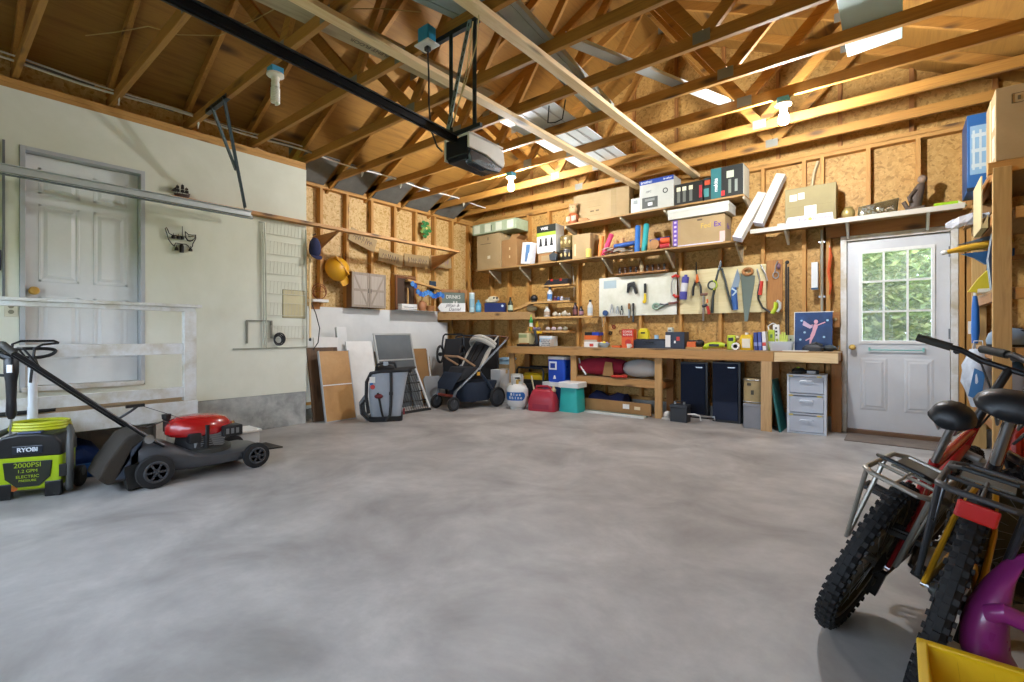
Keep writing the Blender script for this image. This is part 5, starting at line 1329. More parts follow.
# ================================================================ ON THE WORKBENCH
ZB = .868
def bt(name, label, cat, x, y, rz=0.0, group=None): return thing(name, label, cat, (x, y, ZB + .0005), rz, group)
LGN = plain('#b6cc2a', .4); ORG = plain('#d8682a', .45); NAV = plain('#1e2a5c', .4); REDP = plain('#c23428', .4)
t = bt('carton_box', 'pale yellow box behind the black tray at the left bench end', 'box', -4.58, 6.02)
build(G().bx(-.10, .10, -.07, .09, 0, .20), 'carton', plain('#d4cc9c', .6), t, bev=.003); build(G().bx(-.095, .06, -.0715, -.07, .13, .18), 'label', plain('#8fa070', .6), t)
t = bt('parts_tray', 'black tray with wooden offcut in front of the pale yellow box', 'tray', -4.48, 5.86)
build(G().bx(-.12, .14, -.06, .06, 0, .012).bx(-.12, .14, -.06, -.052, .012, .03).bx(-.12, .14, .052, .06, .012, .03), 'tray', BLACK, t, bev=.003); build(G().bx(-.09, .06, -.04, .03, .013, .05), 'offcut', OLD_X, t, bev=.003)
t = bt('desk_lamp', 'dark clamp lamp with yellow trigger standing at the left of the bench top', 'tool', -4.37, 6.02)
build(G().tube([(0, 0, .01), (-.01, -.01, .15), (-.04, -.02, .26)], [.03, .026, .02], 10), 'body', plain('#2a2e34', .4), t, smooth=True)
build(G().lathe([(.05, 0), (.05, .012), (0, .014)], 16), 'base', BLACK, t, smooth=True)
build(G().at(Matrix.Translation((-.09, -.03, .27))).lathe([(.012, -.03), (.04, .03), (.036, .03), (.008, -.02)], 14), 'head', plain('#e0b020', .4), t, smooth=True)
build(G().bx(.0, .09, -.02, .02, .19, .23), 'trigger', plain('#e0b020', .4), t, bev=.008)
t = bt('tissue_box', 'white and pale blue box lying behind the dotted basket', 'box', -4.20, 6.08)
build(G().bx(-.12, .12, -.07, .08, 0, .155), 'carton', plain('#d8e0e4', .5), t, bev=.004); build(G().bx(-.12, .12, -.0715, -.07, .06, .12), 'blue_band', plain('#9cc0d8', .5), t)
t = bt('dotted_basket', 'white basket with dark dots near the left end of the bench top', 'basket', -4.10, 5.92)
build(G().loft([rrect(-.07, .07, .06, 0, 0, .3), rrect(-.09, .09, .075, .11, 0, .3)]), 'basket', WHITE, t, smooth=True, ang=40)
g = G()
for q in range(6):
    for z in range(4):
        x = -.065 + q * .026 + (.013 if z % 2 else 0); g.bx(x - .006, x + .006, -.066 - .004 * z, -.0575 - .004 * z, .012 + z * .026, .026 + z * .026)
build(g, 'dots', plain('#4a5666', .6), t)
solo(G().tube([(-4.45, 5.77, ZB + .007), (-4.3, 5.77, ZB + .006), (-4.22, 5.84, ZB + .03), (-4.25, 5.92, ZB + .10), (-4.33, 5.94, ZB + .14), (-4.30, 5.84, ZB + .04), (-4.18, 5.80, ZB + .006)], .006, 6), 'looped_cord', BLACK, 'black cord lying in loops at the left end of the bench top', 'cord', smooth=True)
# stack at px 590
t = bt('white_case', 'white box at the bottom of the stack with the orange box', 'box', -3.36, 5.98)
build(G().bx(-.11, .11, -.07, .07, 0, .075), 'carton', WHITE, t, bev=.003); build(G().bx(-.02, .04, -.0715, -.07, .01, .05), 'red_mark', REDP, t)
t = thing('orange_box', 'orange box in the middle of the stack on the bench top', 'box', (-3.36, 5.99, ZB + .076))
build(G().bx(-.11, .095, -.07, .07, 0, .09), 'carton', ORG, t, bev=.003); build(G().bx(-.11, .095, -.0715, -.07, 0, .03), 'grey_band', plain('#b8a894', .6), t)
t = thing('blue_box', 'flat blue and black box topping the orange box stack', 'box', (-3.36, 5.99, ZB + .167))
build(G().bx(-.105, .12, -.065, .065, 0, .045), 'carton', plain('#1f3fa8', .4), t, bev=.003); build(G().bx(-.105, .01, -.0665, -.065, 0, .045), 'black_panel', BLACK, t)
t = bt('parts_bowl', 'pale blue bowl holding bright odds and ends', 'bowl', -3.16, 5.93)
build(G().lathe([(.04, 0), (.07, .03), (.08, .06), (.074, .06), (.06, .03), (0, .012)], 20), 'bowl', plain('#a4c0d0', .4), t, smooth=True)
for p, m in (((.0, 0, .055), plain('#e0d040', .5)), ((.03, .02, .05), plain('#9a8ab0', .5)), ((-.03, -.01, .05), plain('#d8d0c0', .5))): build(G().ball(p, .028, 10, 6), 'oddment', m, t, smooth=True)
t = bt('orange_strip_box', 'low orange tray of screws between the bowl and the red carton', 'tray', -2.98, 5.95)
build(G().bx(-.06, .06, -.04, .04, 0, .03), 'tray', ORG, t, bev=.003); build(G().bx(-.05, .05, -.03, .03, .03, .034), 'screws', plain('#8a7050', .5, .4, .5), t)
t = bt('red_carton', 'tall red carton with white lettering on the bench top', 'box', -2.82, 5.99)
build(G().bx(-.085, .085, -.05, .05, 0, .25), 'carton', plain('#cc3a24', .45), t, bev=.003)
words('COARSE', .036, (-.0, -.0515, .215), WHITE, t); words('SCREWS', .036, (-.0, -.0515, .175), WHITE, t)
build(G().bx(-.085, .085, -.0512, -.05, .0, .14), 'orange_panel', plain('#d8602c', .5), t); build(G().lathe([(0, 0), (.045, 0), (.045, .0016), (0, .0016)], 20, (.01, -.0530, .07), 'y'), 'red_disc', REDP, t)
t = bt('drill_case', 'yellow plastic tool holder standing behind the black case', 'tool holder', -2.66, 6.10)
build(G().prism([(-.085, 0), (-.05, 0), (-.03, .12), (.03, .12), (.05, 0), (.085, 0), (.07, .22), (.04, .26), (-.04, .26), (-.07, .22)], -.03, .03, 'y'), 'body', plain('#e2d01c', .4), t, bev=.008)
build(G().bx(-.03, .03, -.032, -.03, .19, .21), 'slot', BLACK, t)
t = bt('spray_can', 'light blue spray can seen over the black case', 'can', -2.50, 6.14)
build(G().lathe([(.035, 0), (.035, .11), (.028, .13), (.03, .17), (0, .175)], 18), 'can', plain('#9cc0dc', .35), t, smooth=True); build(G().lathe([(.0355, .03), (.0355, .1)], 18), 'label', plain('#5a8ab8', .4), t, smooth=True)
t = bt('tool_case', 'long black tool case lying on the bench top', 'case', -2.50, 5.97)
build(G().loft([rrect(-.22, .21, .07, 0, 0, .15), rrect(-.22, .21, .07, .10, 0, .15), rrect(-.19, .21, .05, .12, 0, .15)]), 'case', plain('#1b2230', .35), t, smooth=True, ang=30)
build(G().bx(-.1, .1, -.0725, -.068, .05, .056), 'seam', BLACK, t); build(G().tube([(-.06, -.07, .07), (-.05, -.09, .08), (.05, -.09, .08), (.06, -.07, .07)], .006, 6), 'handle', BLACK, t, smooth=True)
t = bt('white_cup', 'small white cup in front of the black tool case', 'cup', -2.76, 5.85)
build(G().lathe([(.02, 0), (.028, .055), (.025, .055), (.018, .006), (0, .006)], 18), 'cup', WHITE, t, smooth=True); build(G().torus((.03, 0, .03), .014, .004, 'y', 14, 6), 'handle', WHITE, t, smooth=True)
t = bt('battery_carton', 'navy box with white end panel beside the black tool case', 'box', -2.17, 5.96)
build(G().bx(-.11, .13, -.08, .08, 0, .21), 'carton', plain('#1f2638', .4), t, bev=.003); build(G().bx(-.11, -.045, -.0815, -.08, .02, .17), 'white_panel', WHITE, t); build(G().bx(.03, .07, -.0815, -.08, .1, .15), 'red_mark', REDP, t); build(G().bx(-.0, .02, -.0815, -.08, .07, .1), 'white_mark', WHITE, t)
t = thing('white_block', 'small white block standing on the navy box', 'block', (-2.245, 5.97, ZB + .2115))
build(G().bx(-.03, .03, -.03, .03, 0, .055), 'block', plain('#d4d8c8', .5), t, bev=.004); build(G().bx(-.02, .02, -.0312, -.03, .01, .03), 'slot', MGREY, t)
t = bt('orange_charger', 'orange and black battery charger right of the navy box', 'charger', -1.93, 5.94)
build(G().bx(-.09, .02, -.05, .05, .02, .09), 'charger', ORG, t, bev=.01); build(G().bx(-.1, .1, -.055, .055, 0, .025), 'base', plain('#b89058', .5), t, bev=.004); build(G().ball((.05, 0, .07), (.06, .05, .05), 12, 7), 'battery', BLACK, t, smooth=True); build(G().bx(-.07, .0, -.03, .04, .09, .11), 'top_cap', DGREY, t, bev=.006)
t = bt('impact_driver', 'lime green cordless driver lying on the bench top', 'power tool', -1.70, 5.90, .1)
build(G().tube([(-.10, 0, .035), (-.02, 0, .055), (.08, 0, .055), (.12, 0, .05)], [.03, .034, .034, .022], 12), 'motor_body', LGN, t, smooth=True); build(G().tube([(-.09, 0, .03), (-.095, -.02, .015)], .028, 10), 'battery', LGN, t, smooth=True); build(G().bx(-.05, .06, -.037, -.03, .035, .065), 'grip_pad', DGREY, t, bev=.004); build(G().tube([(.1, 0, .05), (.14, 0, .05)], .016, 10), 'chuck', BLACK, t, smooth=True)
t = bt('lime_charger', 'upright lime green charger beside the white tape roll', 'charger', -1.52, 5.99)
build(G().bx(-.05, .04, -.04, .04, 0, .17), 'body', LGN, t, bev=.012); build(G().bx(-.035, .02, -.042, -.04, .1, .14), 'slot', DGREY, t); build(G().ball((.055, 0, .14), (.03, .03, .025), 10, 6), 'cap', plain('#c8b890', .5), t, smooth=True)
t = bt('tape_roll', 'round white tape roll standing on edge on the bench top', 'tape', -1.45, 5.86)
build(G().lathe([(.022, -.02), (.042, -.02), (.042, .02), (.022, .02), (.022, -.02)], 24, (0, 0, .043), 'y'), 'roll', WHITE, t, smooth=True); build(G().lathe([(.018, -.018), (.022, -.018), (.022, .018), (.018, .018)], 20, (0, 0, .043), 'y'), 'core', CARD, t, smooth=True)
t = bt('wood_glue', 'yellow bottle with pale label on the bench top', 'bottle', -1.35, 5.93)
build(G().loft([rrect(-.065, .065, .03, 0, 0, .35), rrect(-.07, .07, .035, .02, 0, .35), rrect(-.07, .07, .035, .145, 0, .35), rrect(-.05, .05, .03, .175, 0, .4)]), 'bottle', plain('#e2bc20', .35), t, smooth=True, ang=50); build(G().bx(-.042, .042, -.0375, -.034, .025, .13), 'label', plain('#e0dccc', .5), t, bev=.01); build(G().tube([(.0, 0, .17), (.0, 0, .2)], .018, 10), 'cap', WHITE, t, smooth=True)
for k, (c, lb, h) in enumerate((('#23337e', 'dark blue slim box standing first in the row of boxes', .20), ('#3a4a9a', 'blue slim box standing second in the row of boxes', .205), ('#dfe0e4', 'white slim box with red band standing last in the row', .21))):
    t = thing('slim_box', lb, 'box', (-1.245 + .043 * k, 5.95, ZB + .0005), 0, 'slim boxes on the bench')
    t.rotation_euler = (0, math.radians(-3), 0)
    build(G().bx(-.018, .018, -.06, .06, 0, h), 'carton', plain(c, .4), t, bev=.002); build(G().bx(-.018, .018, -.0612, -.06, .05, .09), 'band', REDP if k == 2 else plain('#8a94c8', .4), t)
t = bt('clear_bin', 'clear plastic bin of small tools below the white power strip', 'bin', -1.0, 5.92)
build(G().loft([rrect(-.10, .10, .07, 0, 0, .3), rrect(-.12, .12, .085, .10, 0, .3)]), 'bin', clear('#e8eef6', .45, .2), t, smooth=True); build(G().bx(-.08, .02, -.04, .04, .008, .06).bx(.01, .08, -.03, .05, .008, .075), 'contents', plain('#7a7690', .6, vary=.5), t)
for x, h, m, lb in ((-1.12, .23, LGN, 'lime green level standing left of the white power strip'), (-1.0, .20, plain('#d0e070', .4), 'lime work glove standing right of the clear bin')):
    t = bt('level' if x < -1 else 'work_glove', lb, 'tool' if x < -1 else 'glove', x, 6.06)
    if x < -1:
        build(G().bx(-.03, .03, -.02, .02, 0, h), 'body', m, t, bev=.005); build(G().bx(-.012, .012, -.0215, -.02, .14, .18), 'vial', plain('#5a7a20', .2), t)
    else:
        build(G().loft([rrect(-.03, .03, .015, 0, 0, .6), rrect(-.04, .04, .018, .08, 0, .6), rrect(-.042, .042, .014, .12, 0, .6)]), 'palm', m, t, smooth=True)
        for q in range(4): build(G().tube([(-.032 + q * .021, 0, .11), (-.034 + q * .022, 0, (.18, .205, .2, .17)[q])], [.011, .009], 8), 'finger', m, t, smooth=True)
        build(G().tube([(-.035, 0, .06), (-.065, 0, .10), (-.07, 0, .13)], [.012, .011, .009], 8), 'thumb', m, t, smooth=True)
t = bt('power_strip', 'white power strip standing upright behind the clear bin', 'power strip', -1.07, 6.13)
t.rotation_euler = (math.radians(-4), math.radians(-4), 0)
build(G().bx(-.033, .033, -.02, .02, 0, .29), 'body', WHITE, t, bev=.006)
for z in (.16, .2, .24): build(G().bx(-.01, .01, -.0215, -.02, z, z + .02), 'socket', DGREY, t)
build(G().tube([(-.0, 0, .29), (-.03, -.02, .31), (-.08, -.02, .28), (-.07, -.03, .2), (-.03, -.04, .12), (0, -.05, .06)], .007, 7), 'cord', WHITE, t, smooth=True)
t = bt('socket_adaptor', 'pale socket adaptor on the wall side of the bench beside the glove', 'adaptor', -.945, 6.17)
build(G().bx(-.03, .03, -.02, .03, 0, .17), 'body', plain('#b8c0a4', .5), t, bev=.005)
for z in (.05, .11): build(G().bx(-.008, .008, -.022, -.02, z, z + .02), 'slot', DGREY, t)
t = bt('sander', 'dark heap of sanding tools in front of the blue picture', 'power tool', -.68, 5.93)
build(G().loft([rrect(-.12, .07, .06, 0, 0), rrect(-.12, .08, .06, .04, 0), rrect(-.08, .03, .04, .07, 0)]), 'sander', plain('#25292e', .5), t, smooth=True); build(G().tube([(-.06, 0, .06), (.0, -.02, .085), (.06, 0, .06)], .016, 8), 'handle', DGREY, t, smooth=True); build(G().ball((.12, .02, .035), (.06, .05, .035), 12, 6), 'pad', plain('#2f3a40', .6), t, smooth=True); build(G().tube([(.15, 0, .03), (.19, -.04, .02), (.2, .02, .06)], .006, 6), 'cord', BLACK, t, smooth=True)
solo(G().bx(-.96, -.73, 5.74, 5.84, ZB + .0005, ZB + .010), 'paper_pad', plain('#e2e0d8', .7), 'white paper pad lying at the pale end of the bench top', 'paper')
t = thing('blue_picture', 'dark blue picture board with a pink dancing figure on the right end of the bench', 'picture', (-.725, 6.10, ZB + .0008))
t.rotation_euler = (math.radians(-5), 0, 0)
build(G().bx(-.175, .175, -.008, .008, 0, .42), 'board', patchy('night blue', '#142a52', '#1c3c6c', '#27508a', 5, 12, .4, .01), t, bev=.002); build(G().bx(-.182, -.175, -.009, .009, 0, .425).bx(-.182, .182, -.009, .009, .42, .427), 'white_edge', WHITE, t)
PNK = plain('#d8a4b4', .6); FG = G()
FG.at(Matrix.Translation((0, -.009, 0)))
FG.loft([[(x + w * c, .0012 * s, z) for c, s in ((-1, 0), (0, -1), (1, 0), (0, 1))] for x, z, w in ((-.03, .06, .006), (-.02, .12, .012), (-.005, .17, .02), (.01, .22, .018), (.02, .26, .022), (.02, .29, .01))])
FG.ball((.025, 0, .315), (.02, .002, .024), 12, 6)
for a, b2 in (((.03, .275), (.11, .31)), ((.0, .28), (-.06, .27)), ((-.01, .15), (-.07, .11))): FG.bar((a[0], 0, a[1]), (b2[0], 0, b2[1]), .012, .002, (0, 1, 0))
build(FG, 'dancing_figure', PNK, t)
build(G().prism([(.0, .26), (-.09, .33), (-.1, .28), (-.03, .24)], -.0112, -.0095, 'y'), 'pale_veil', plain('#c8b0c8', .6), t)
for x, z in ((-.11, .33), (.13, .33), (.10, .15), (-.08, .2), (.02, .05), (-.12, .12)): build(G().ball((x, -.009, z), (.012, .001, .012), 10, 5), 'sparkle', plain('#9cc4e0', .5), t)

# ================================================================ TOOL BOARDS ON THE BACK WALL
YP = 6.232
t = thing('pegboard', 'white painted tool board on the back wall', 'tool board', (-2.83, YP, 1.31))
build(G().bx(-.575, .565, 0, .014, 0, .555), 'board', patchy('board paint', '#c8c8b0', '#dcdccc', '#e4e4da', 3, 14, .6, .03), t, bev=.002); build(G().bx(-.5, -.3, -.001, 0, .40, .51), 'blue_patch', plain('#a8bcc0', .6), t)  # pale blue patch at the upper left of the board
t = thing('pegboard', 'bare plywood tool board right of the white one', 'tool board', (-1.71, YP, 1.31))
build(G().bx(-.51, .50, 0, .014, 0, .565), 'board', wood('#c8b886', '#d8cca0', 'x', .6, .7, True, '#8a6a3a'), t, bev=.002)
t = thing('pegboard', 'narrow brown tool board at the right end of the tools', 'tool board', (-1.12, YP, 1.31))
build(G().bx(-.085, .08, 0, .014, 0, .60), 'board', OLD_Z, t, bev=.002)
def tool(name, label, px, pz, cat='tool', group=None):
    return thing(name, label, cat, (px, YP - .014, pz), 0, group)
def part(t, nm, m, pts, r, n=8, fl=1.0): return build(G().tube([(x, y, z) for x, y, z in pts], r, n, flat=fl), nm, m, t, smooth=True)
def plate(t, nm, m, poly, y0=-.012, y1=-.004): return build(G().prism(poly, y0, y1, 'y'), nm, m, t, bev=.001)
t = tool('staple_gun', 'black staple gun hanging on the white board', -2.871, 1.679)
plate(t, 'body', BLACK, [(-.07, .08), (-.03, .09), (.03, .1), (.075, -.06), (.05, -.08), (.02, .03), (-.04, .03), (-.06, -.05), (-.08, -.05)], -.03, -.004); part(t, 'lever', DGREY, [(-.03, -.015, .08), (.02, -.02, .02), (.045, -.02, -.06)], .012)
t = tool('utility_knife', 'yellow and black utility knife hanging upright on the white board', -2.689, 1.613)
plate(t, 'handle', plain('#e0c41c', .4), [(-.016, -.13), (.016, -.13), (.018, -.02), (-.012, 0)], -.02, -.004); plate(t, 'black_grip', BLACK, [(-.014, 0), (.018, 0), (.016, .13), (-.016, .13)], -.018, -.004); build(G().ball((-.012, -.012, -.12), (.025, .012, .025), 10, 6), 'pommel', plain('#e0c41c', .4), t, smooth=True)
t = tool('hacksaw', 'hacksaw with red grips at the right edge of the white board', -2.269, 1.669)
part(t, 'frame', STEEL, [(-.02, -.012, .13), (-.05, -.012, .06), (-.05, -.012, -.06), (-.03, -.012, -.12)], .008); part(t, 'red_grip', REDP, [(-.05, -.012, .13), (.0, -.012, .15), (.045, -.012, .13)], .017); part(t, 'red_grip', REDP, [(-.03, -.012, -.1), (.0, -.012, -.13), (.05, -.012, -.12)], .019); part(t, 'blade', STEEL, [(.04, -.01, .13), (.05, -.01, -.12)], .006)
for k, (px, py, h, m, lb) in enumerate(((614, 307, .13, STEEL, 'pliers hanging leftmost in the row on the white board'), (620, 309, .11, STEEL, 'small steel pliers second in the row on the white board'), (624.5, 309, .13, DARKSTEEL, 'dark pliers third in the row on the white board'))):
    (xx, zz) = ((-3.19, 1.415), (-3.10, 1.395), (-3.035, 1.39))[k]
    t = tool('pliers', lb, xx, zz, 'pliers', 'pliers on the white board')
    for s in (-1, 1): part(t, 'handle', m, [(s * .005, -.01, .02), (s * .02, -.01, -.03), (s * .014, -.01, -h / 2)], .006); part(t, 'jaw', m, [(s * .004, -.01, .0), (s * .01, -.01, .03), (s * .004, -.01, h / 2)], .006)
    build(G().lathe([(0, -.018), (.009, -.018), (.009, -.004), (0, -.004)], 12, (0, 0, .012), 'y'), 'rivet', m, t, smooth=True)
for x, z, h, m, lb, nm in ((-2.925, 1.40, .16, STEEL, 'thin steel chisel on the white board', 'chisel'), (-2.862, 1.37, .22, BLACK, 'black file hanging over the lower edge of the white board', 'file')):
    t = tool(nm, lb, x, z)
    plate(t, 'blade', m if m is not BLACK else DARKSTEEL, [(-.011, -h / 2 - .04), (.011, -h / 2 - .04), (.011, 0), (-.011, 0)]); part(t, 'handle', m if m is BLACK else OLD_Z, [(0, -.012, 0), (0, -.014, .05), (0, -.012, h / 2)], .014)
t = tool('grass_shears', 'green-bladed shears with brown grips across the white board', -2.403, 1.425)
build(G().torus((-.13, -.012, .0), .045, .015, 'y', 20, 7, .8), 'hand_loop', plain('#8aa894', .4), t, smooth=True); part(t, 'blade', plain('#6f8878', .4), [(-.10, -.012, -.02), (-.02, -.012, .01), (.06, -.012, .045)], [.018, .012, .01]); part(t, 'blade', DARKSTEEL, [(-.08, -.014, .03), (-.02, -.014, .015), (.04, -.014, .025)], .012); part(t, 'grip', plain('#6a3a2c', .5), [(.04, -.012, .035), (.11, -.012, .035), (.17, -.012, .05)], .014)
t = tool('tape_measure', 'blue chalk line reel hanging below the left end of the white board', -3.247, 1.357)
t.location.x -= .04
build(G().lathe([(0, -.03), (.04, -.03), (.04, -.004), (0, -.004)], 18, (0, 0, 0), 'y'), 'case', plain('#2c4a7a', .4), t, smooth=True); part(t, 'string', plain('#c8c0a8', .6), [(-.03, -.015, .03), (-.06, -.01, -.05), (-.05, -.01, -.2), (-.01, -.01, -.12), (.0, -.01, -.04)], .003)
for (x, z), r, m, lb in (((-3.217, 1.156), .022, plain('#8a2a24', .5), 'small dark red hose washer on a nail under the white board'), ((-3.273, 1.069), .022, BLACK, 'black hose ring on a nail near the bench under the white board'), ((-3.107, 1.083), .026, OLD_Y, 'brown wooden ring on a nail under the white board')):
    solo(G().torus((x, 6.325, z), r, .007, 'y', 20, 6), 'ring', m, lb, 'ring', smooth=True)
t = tool('foam_sealant', 'blue and white bottle strapped upright left on the plywood board', -2.146, 1.648)
t.location.y -= .01
part(t, 'lower_half', plain('#4a4a9c', .4), [(-.015, -.03, -.15), (-.01, -.03, -.05)], .045, 14); part(t, 'middle', plain('#d4d6d8', .4), [(-.01, -.03, -.05), (.008, -.03, .06)], .043, 14); part(t, 'upper_half', plain('#4a4a9c', .4), [(.008, -.03, .06), (.018, -.03, .14)], .043, 14); part(t, 'cap', plain('#4a4a9c', .4), [(.018, -.03, .14), (.02, -.03, .165)], .02, 10)
t = tool('hedge_shears', 'orange-jointed hedge shears hanging on the plywood board', -1.994, 1.753)
part(t, 'blades', DARKSTEEL, [(0, -.012, .03), (-.01, -.012, .12), (-.012, -.012, .22)], [.022, .02, .008], 8, .4); part(t, 'joint', ORG, [(0, -.014, -.05), (.003, -.014, .0), (0, -.014, .06)], [.035, .04, .02], 10, .4)
for s in (-1, 1): part(t, 'handle', BLACK, [(s * .02, -.014, -.04), (s * .045, -.014, -.10), (s * .05, -.014, -.21)], .014)
t = tool('pipe_clamp', 'grey and red bar clamp hanging below the orange shears', -1.889, 1.418)
t.location.y -= .025
part(t, 'bar', STEEL, [(-.015, -.015, .15), (-.02, -.015, -.20)], .013); part(t, 'jaw', plain('#7a5a4a', .5), [(-.05, -.02, .13), (.03, -.02, .13)], .018); part(t, 'red_grip', REDP, [(.03, -.02, -.02), (.045, -.02, -.08), (.05, -.02, -.12)], .018); part(t, 'slide', DGREY, [(-.03, -.02, -.02), (.03, -.02, .0)], .02); part(t, 'screw', ORG, [(.03, -.02, .07), (.03, -.02, .02)], .012)
t = tool('loop_saw', 'round tape reel with lime studs on the plywood board', -1.798, 1.658)
t.location.y -= .03
build(G().torus((0, -.015, 0), .05, .012, 'y', 24, 7), 'ring', plain('#2a3430', .5), t, smooth=True); build(G().lathe([(0, -.02), (.04, -.02), (.04, -.004), (0, -.004)], 20, (0, 0, 0), 'y'), 'face', plain('#b8b49c', .5), t, smooth=True)
for k in range(7):
    a = -1.2 + k * .4; build(G().ball((.055 * math.cos(a), -.02, .055 * math.sin(a)), .012, 8, 5), 'stud', LGN, t, smooth=True)
t = tool('loppers', 'long black-handled loppers hanging spread open like an inverted V', -1.697, 1.645)
part(t, 'blade', DARKSTEEL, [(-.03, -.012, .20), (-.012, -.012, .26), (-.01, -.012, .32)], [.02, .018, .008]); part(t, 'handle', plain('#26302e', .5), [(-.03, -.014, .22), (-.07, -.014, .06), (-.10, -.014, -.12), (-.115, -.014, -.33)], [.012, .014, .016, .018]); part(t, 'handle', plain('#26302e', .5), [(-.0, -.014, .22), (.045, -.014, .05), (.08, -.014, -.12), (.13, -.014, -.3)], [.012, .013, .014, .016])
t = tool('trowel', 'grey-bladed trowel with blue handle on the plywood board', -1.536, 1.586)
plate(t, 'blade', plain('#8c9aa6', .35, .6), [(-.05, .03), (.03, .03), (.05, .14), (.02, .26), (-.0, .2)]); part(t, 'handle', plain('#2c5a9a', .4), [(-.02, -.02, .03), (-.015, -.02, -.08), (.0, -.02, -.24)], [.03, .036, .03], 10, .5); part(t, 'wrap', plain('#b8ccd8', .5), [(-.04, -.022, .02), (.01, -.024, -.02), (-.03, -.024, -.07)], .016)
t = tool('hand_saw', 'hand saw with wooden handle hanging point down', -1.397, 1.542)
plate(t, 'blade', plain('#6c7468', .4, .6), [(-.085, .24), (.075, .20), (.07, .12), (-.005, -.34), (-.04, -.34)], -.011, -.008)
build(G().torus((-.005, -.014, .255), .05, .018, 'y', 20, 7, .75), 'handle', wood('#8a5a30', '#a8743e', 'x'), t, smooth=True)
t = tool('bow_saw', 'bow saw with black curved frame and red grip at the right of the plywood board', -1.24, 1.592)
part(t, 'frame', BLACK, [(-.03, -.014, .05), (-.05, -.014, -.05), (-.045, -.014, -.13), (-.0, -.014, -.23), (.08, -.014, -.29), (.13, -.014, -.28)], .012); part(t, 'blade', STEEL, [(-.02, -.012, .27), (.03, -.012, .16), (.05, -.012, .08)], .009); part(t, 'red_grip', REDP, [(-.01, -.016, .08), (-.02, -.016, .0), (-.03, -.016, -.08)], .02); part(t, 'silver_frame', STEEL, [(-.06, -.012, .23), (-.03, -.012, .1), (-.045, -.012, 0)], .008)
t = tool('rope_clip', 'lime and white hose clip at the lower right of the tool boards', -1.135, 1.365)
t.location.x += .05; t.location.y -= .03
part(t, 'clip', LGN, [(-.05, -.02, -.08), (-.02, -.02, -.02), (-.01, -.02, .05)], .022); part(t, 'white_hook', plain('#c8ccc4', .5), [(-.0, -.02, -.06), (.03, -.02, -.02), (.03, -.02, .04), (.0, -.02, .07)], .016)
t = tool('key_ring', 'metal rings hanging on the narrow brown board', -1.104, 1.792)
build(G().torus((0, -.01, -.06), .03, .006, 'y', 18, 6, 1.2), 'ring', STEEL, t, smooth=True); part(t, 'hook', STEEL, [(-.01, -.01, -.02), (.0, -.014, .05), (.02, -.012, .10)], .006); build(G().ball((.03, -.012, .04), (.02, .008, .035), 8, 6), 'fob', plain('#6a4a5a', .5), t, smooth=True)
t = tool('black_pole', 'pair of long black poles standing behind the bench beside the brown board', -1.00, ZB)
for x in (0, .022): part(t, 'pole', plain('#20262a', .4), [(x, -.012, .0), (x, -.012, .95 + (.05 if x == 0 else 0))], .009)
build(G().ball((.011, -.012, 1.0), (.022, .012, .022), 10, 6), 'top_knob', BLACK, t, smooth=True); build(G().bx(-.02, .04, -.03, 0, .05, .13), 'bottom_clip', plain('#1d3a42', .5), t, bev=.006)
# conduit, switch box and sockets right of the tools
t = thing('conduit', 'grey conduit pipe running up the back wall beside the door', 'conduit', (-.655, YP - .02, 1.25))
part(t, 'pipe', plain('#a4a090', .45, .4), [(0, 0, 0), (0, 0, .94)], .014, 10)
for z in (.2, .8): build(G().bx(-.03, .03, -.004, .02, z, z + .02), 'strap', STEEL, t)
t = thing('conduit', 'short bent conduit above the shelf over the door', 'conduit', (-.76, 6.30, 2.26))
part(t, 'pipe', plain('#c0b088', .5, .3), [(0, 0, 0), (.0, 0, .45), (.02, 0, .6), (.06, 0, .72)], .016, 10); build(G().bx(-.03, .03, -.02, .03, .2, .22), 'strap', STEEL, t)
t = thing('fuse_box', 'narrow white box fixed beside the conduit', 'box', (-.715, YP - .035, 1.54))
build(G().bx(-.035, .028, -.03, .03, 0, .30), 'case', plain('#d4d8d8', .4), t, bev=.004); build(G().bx(-.036, .029, -.032, -.02, .0, .02), 'end_cap', plain('#3a5a7a', .4), t)
t = thing('hanging_strap', 'orange strap hanging on a hook beside the door frame', 'strap', (-.585, YP - .02, 1.48))
part(t, 'strap', plain('#d85a24', .5), [(0, 0, 0), (.012, -.01, .1), (-.01, 0, .25), (.01, -.01, .42), (.0, 0, .52)], [.012, .018, .02, .022, .012], 8, .5); part(t, 'hook', STEEL, [(0, .02, .53), (0, -.01, .53), (0, -.01, .51)], .004)
t = thing('wall_sockets', 'brown board with two round sockets on the wall above the right end of the bench', 'outlet', (-.562, YP - .005, 1.12))
build(G().bx(-.07, .07, -.01, .01, 0, .17), 'board', OLD_X, t, bev=.003)
for x in (-.035, .03): build(G().lathe([(0, -.02), (.016, -.02), (.016, -.01), (0, -.01)], 14, (x, 0, .09), 'y'), 'socket', plain('#c8b480', .5), t, smooth=True)

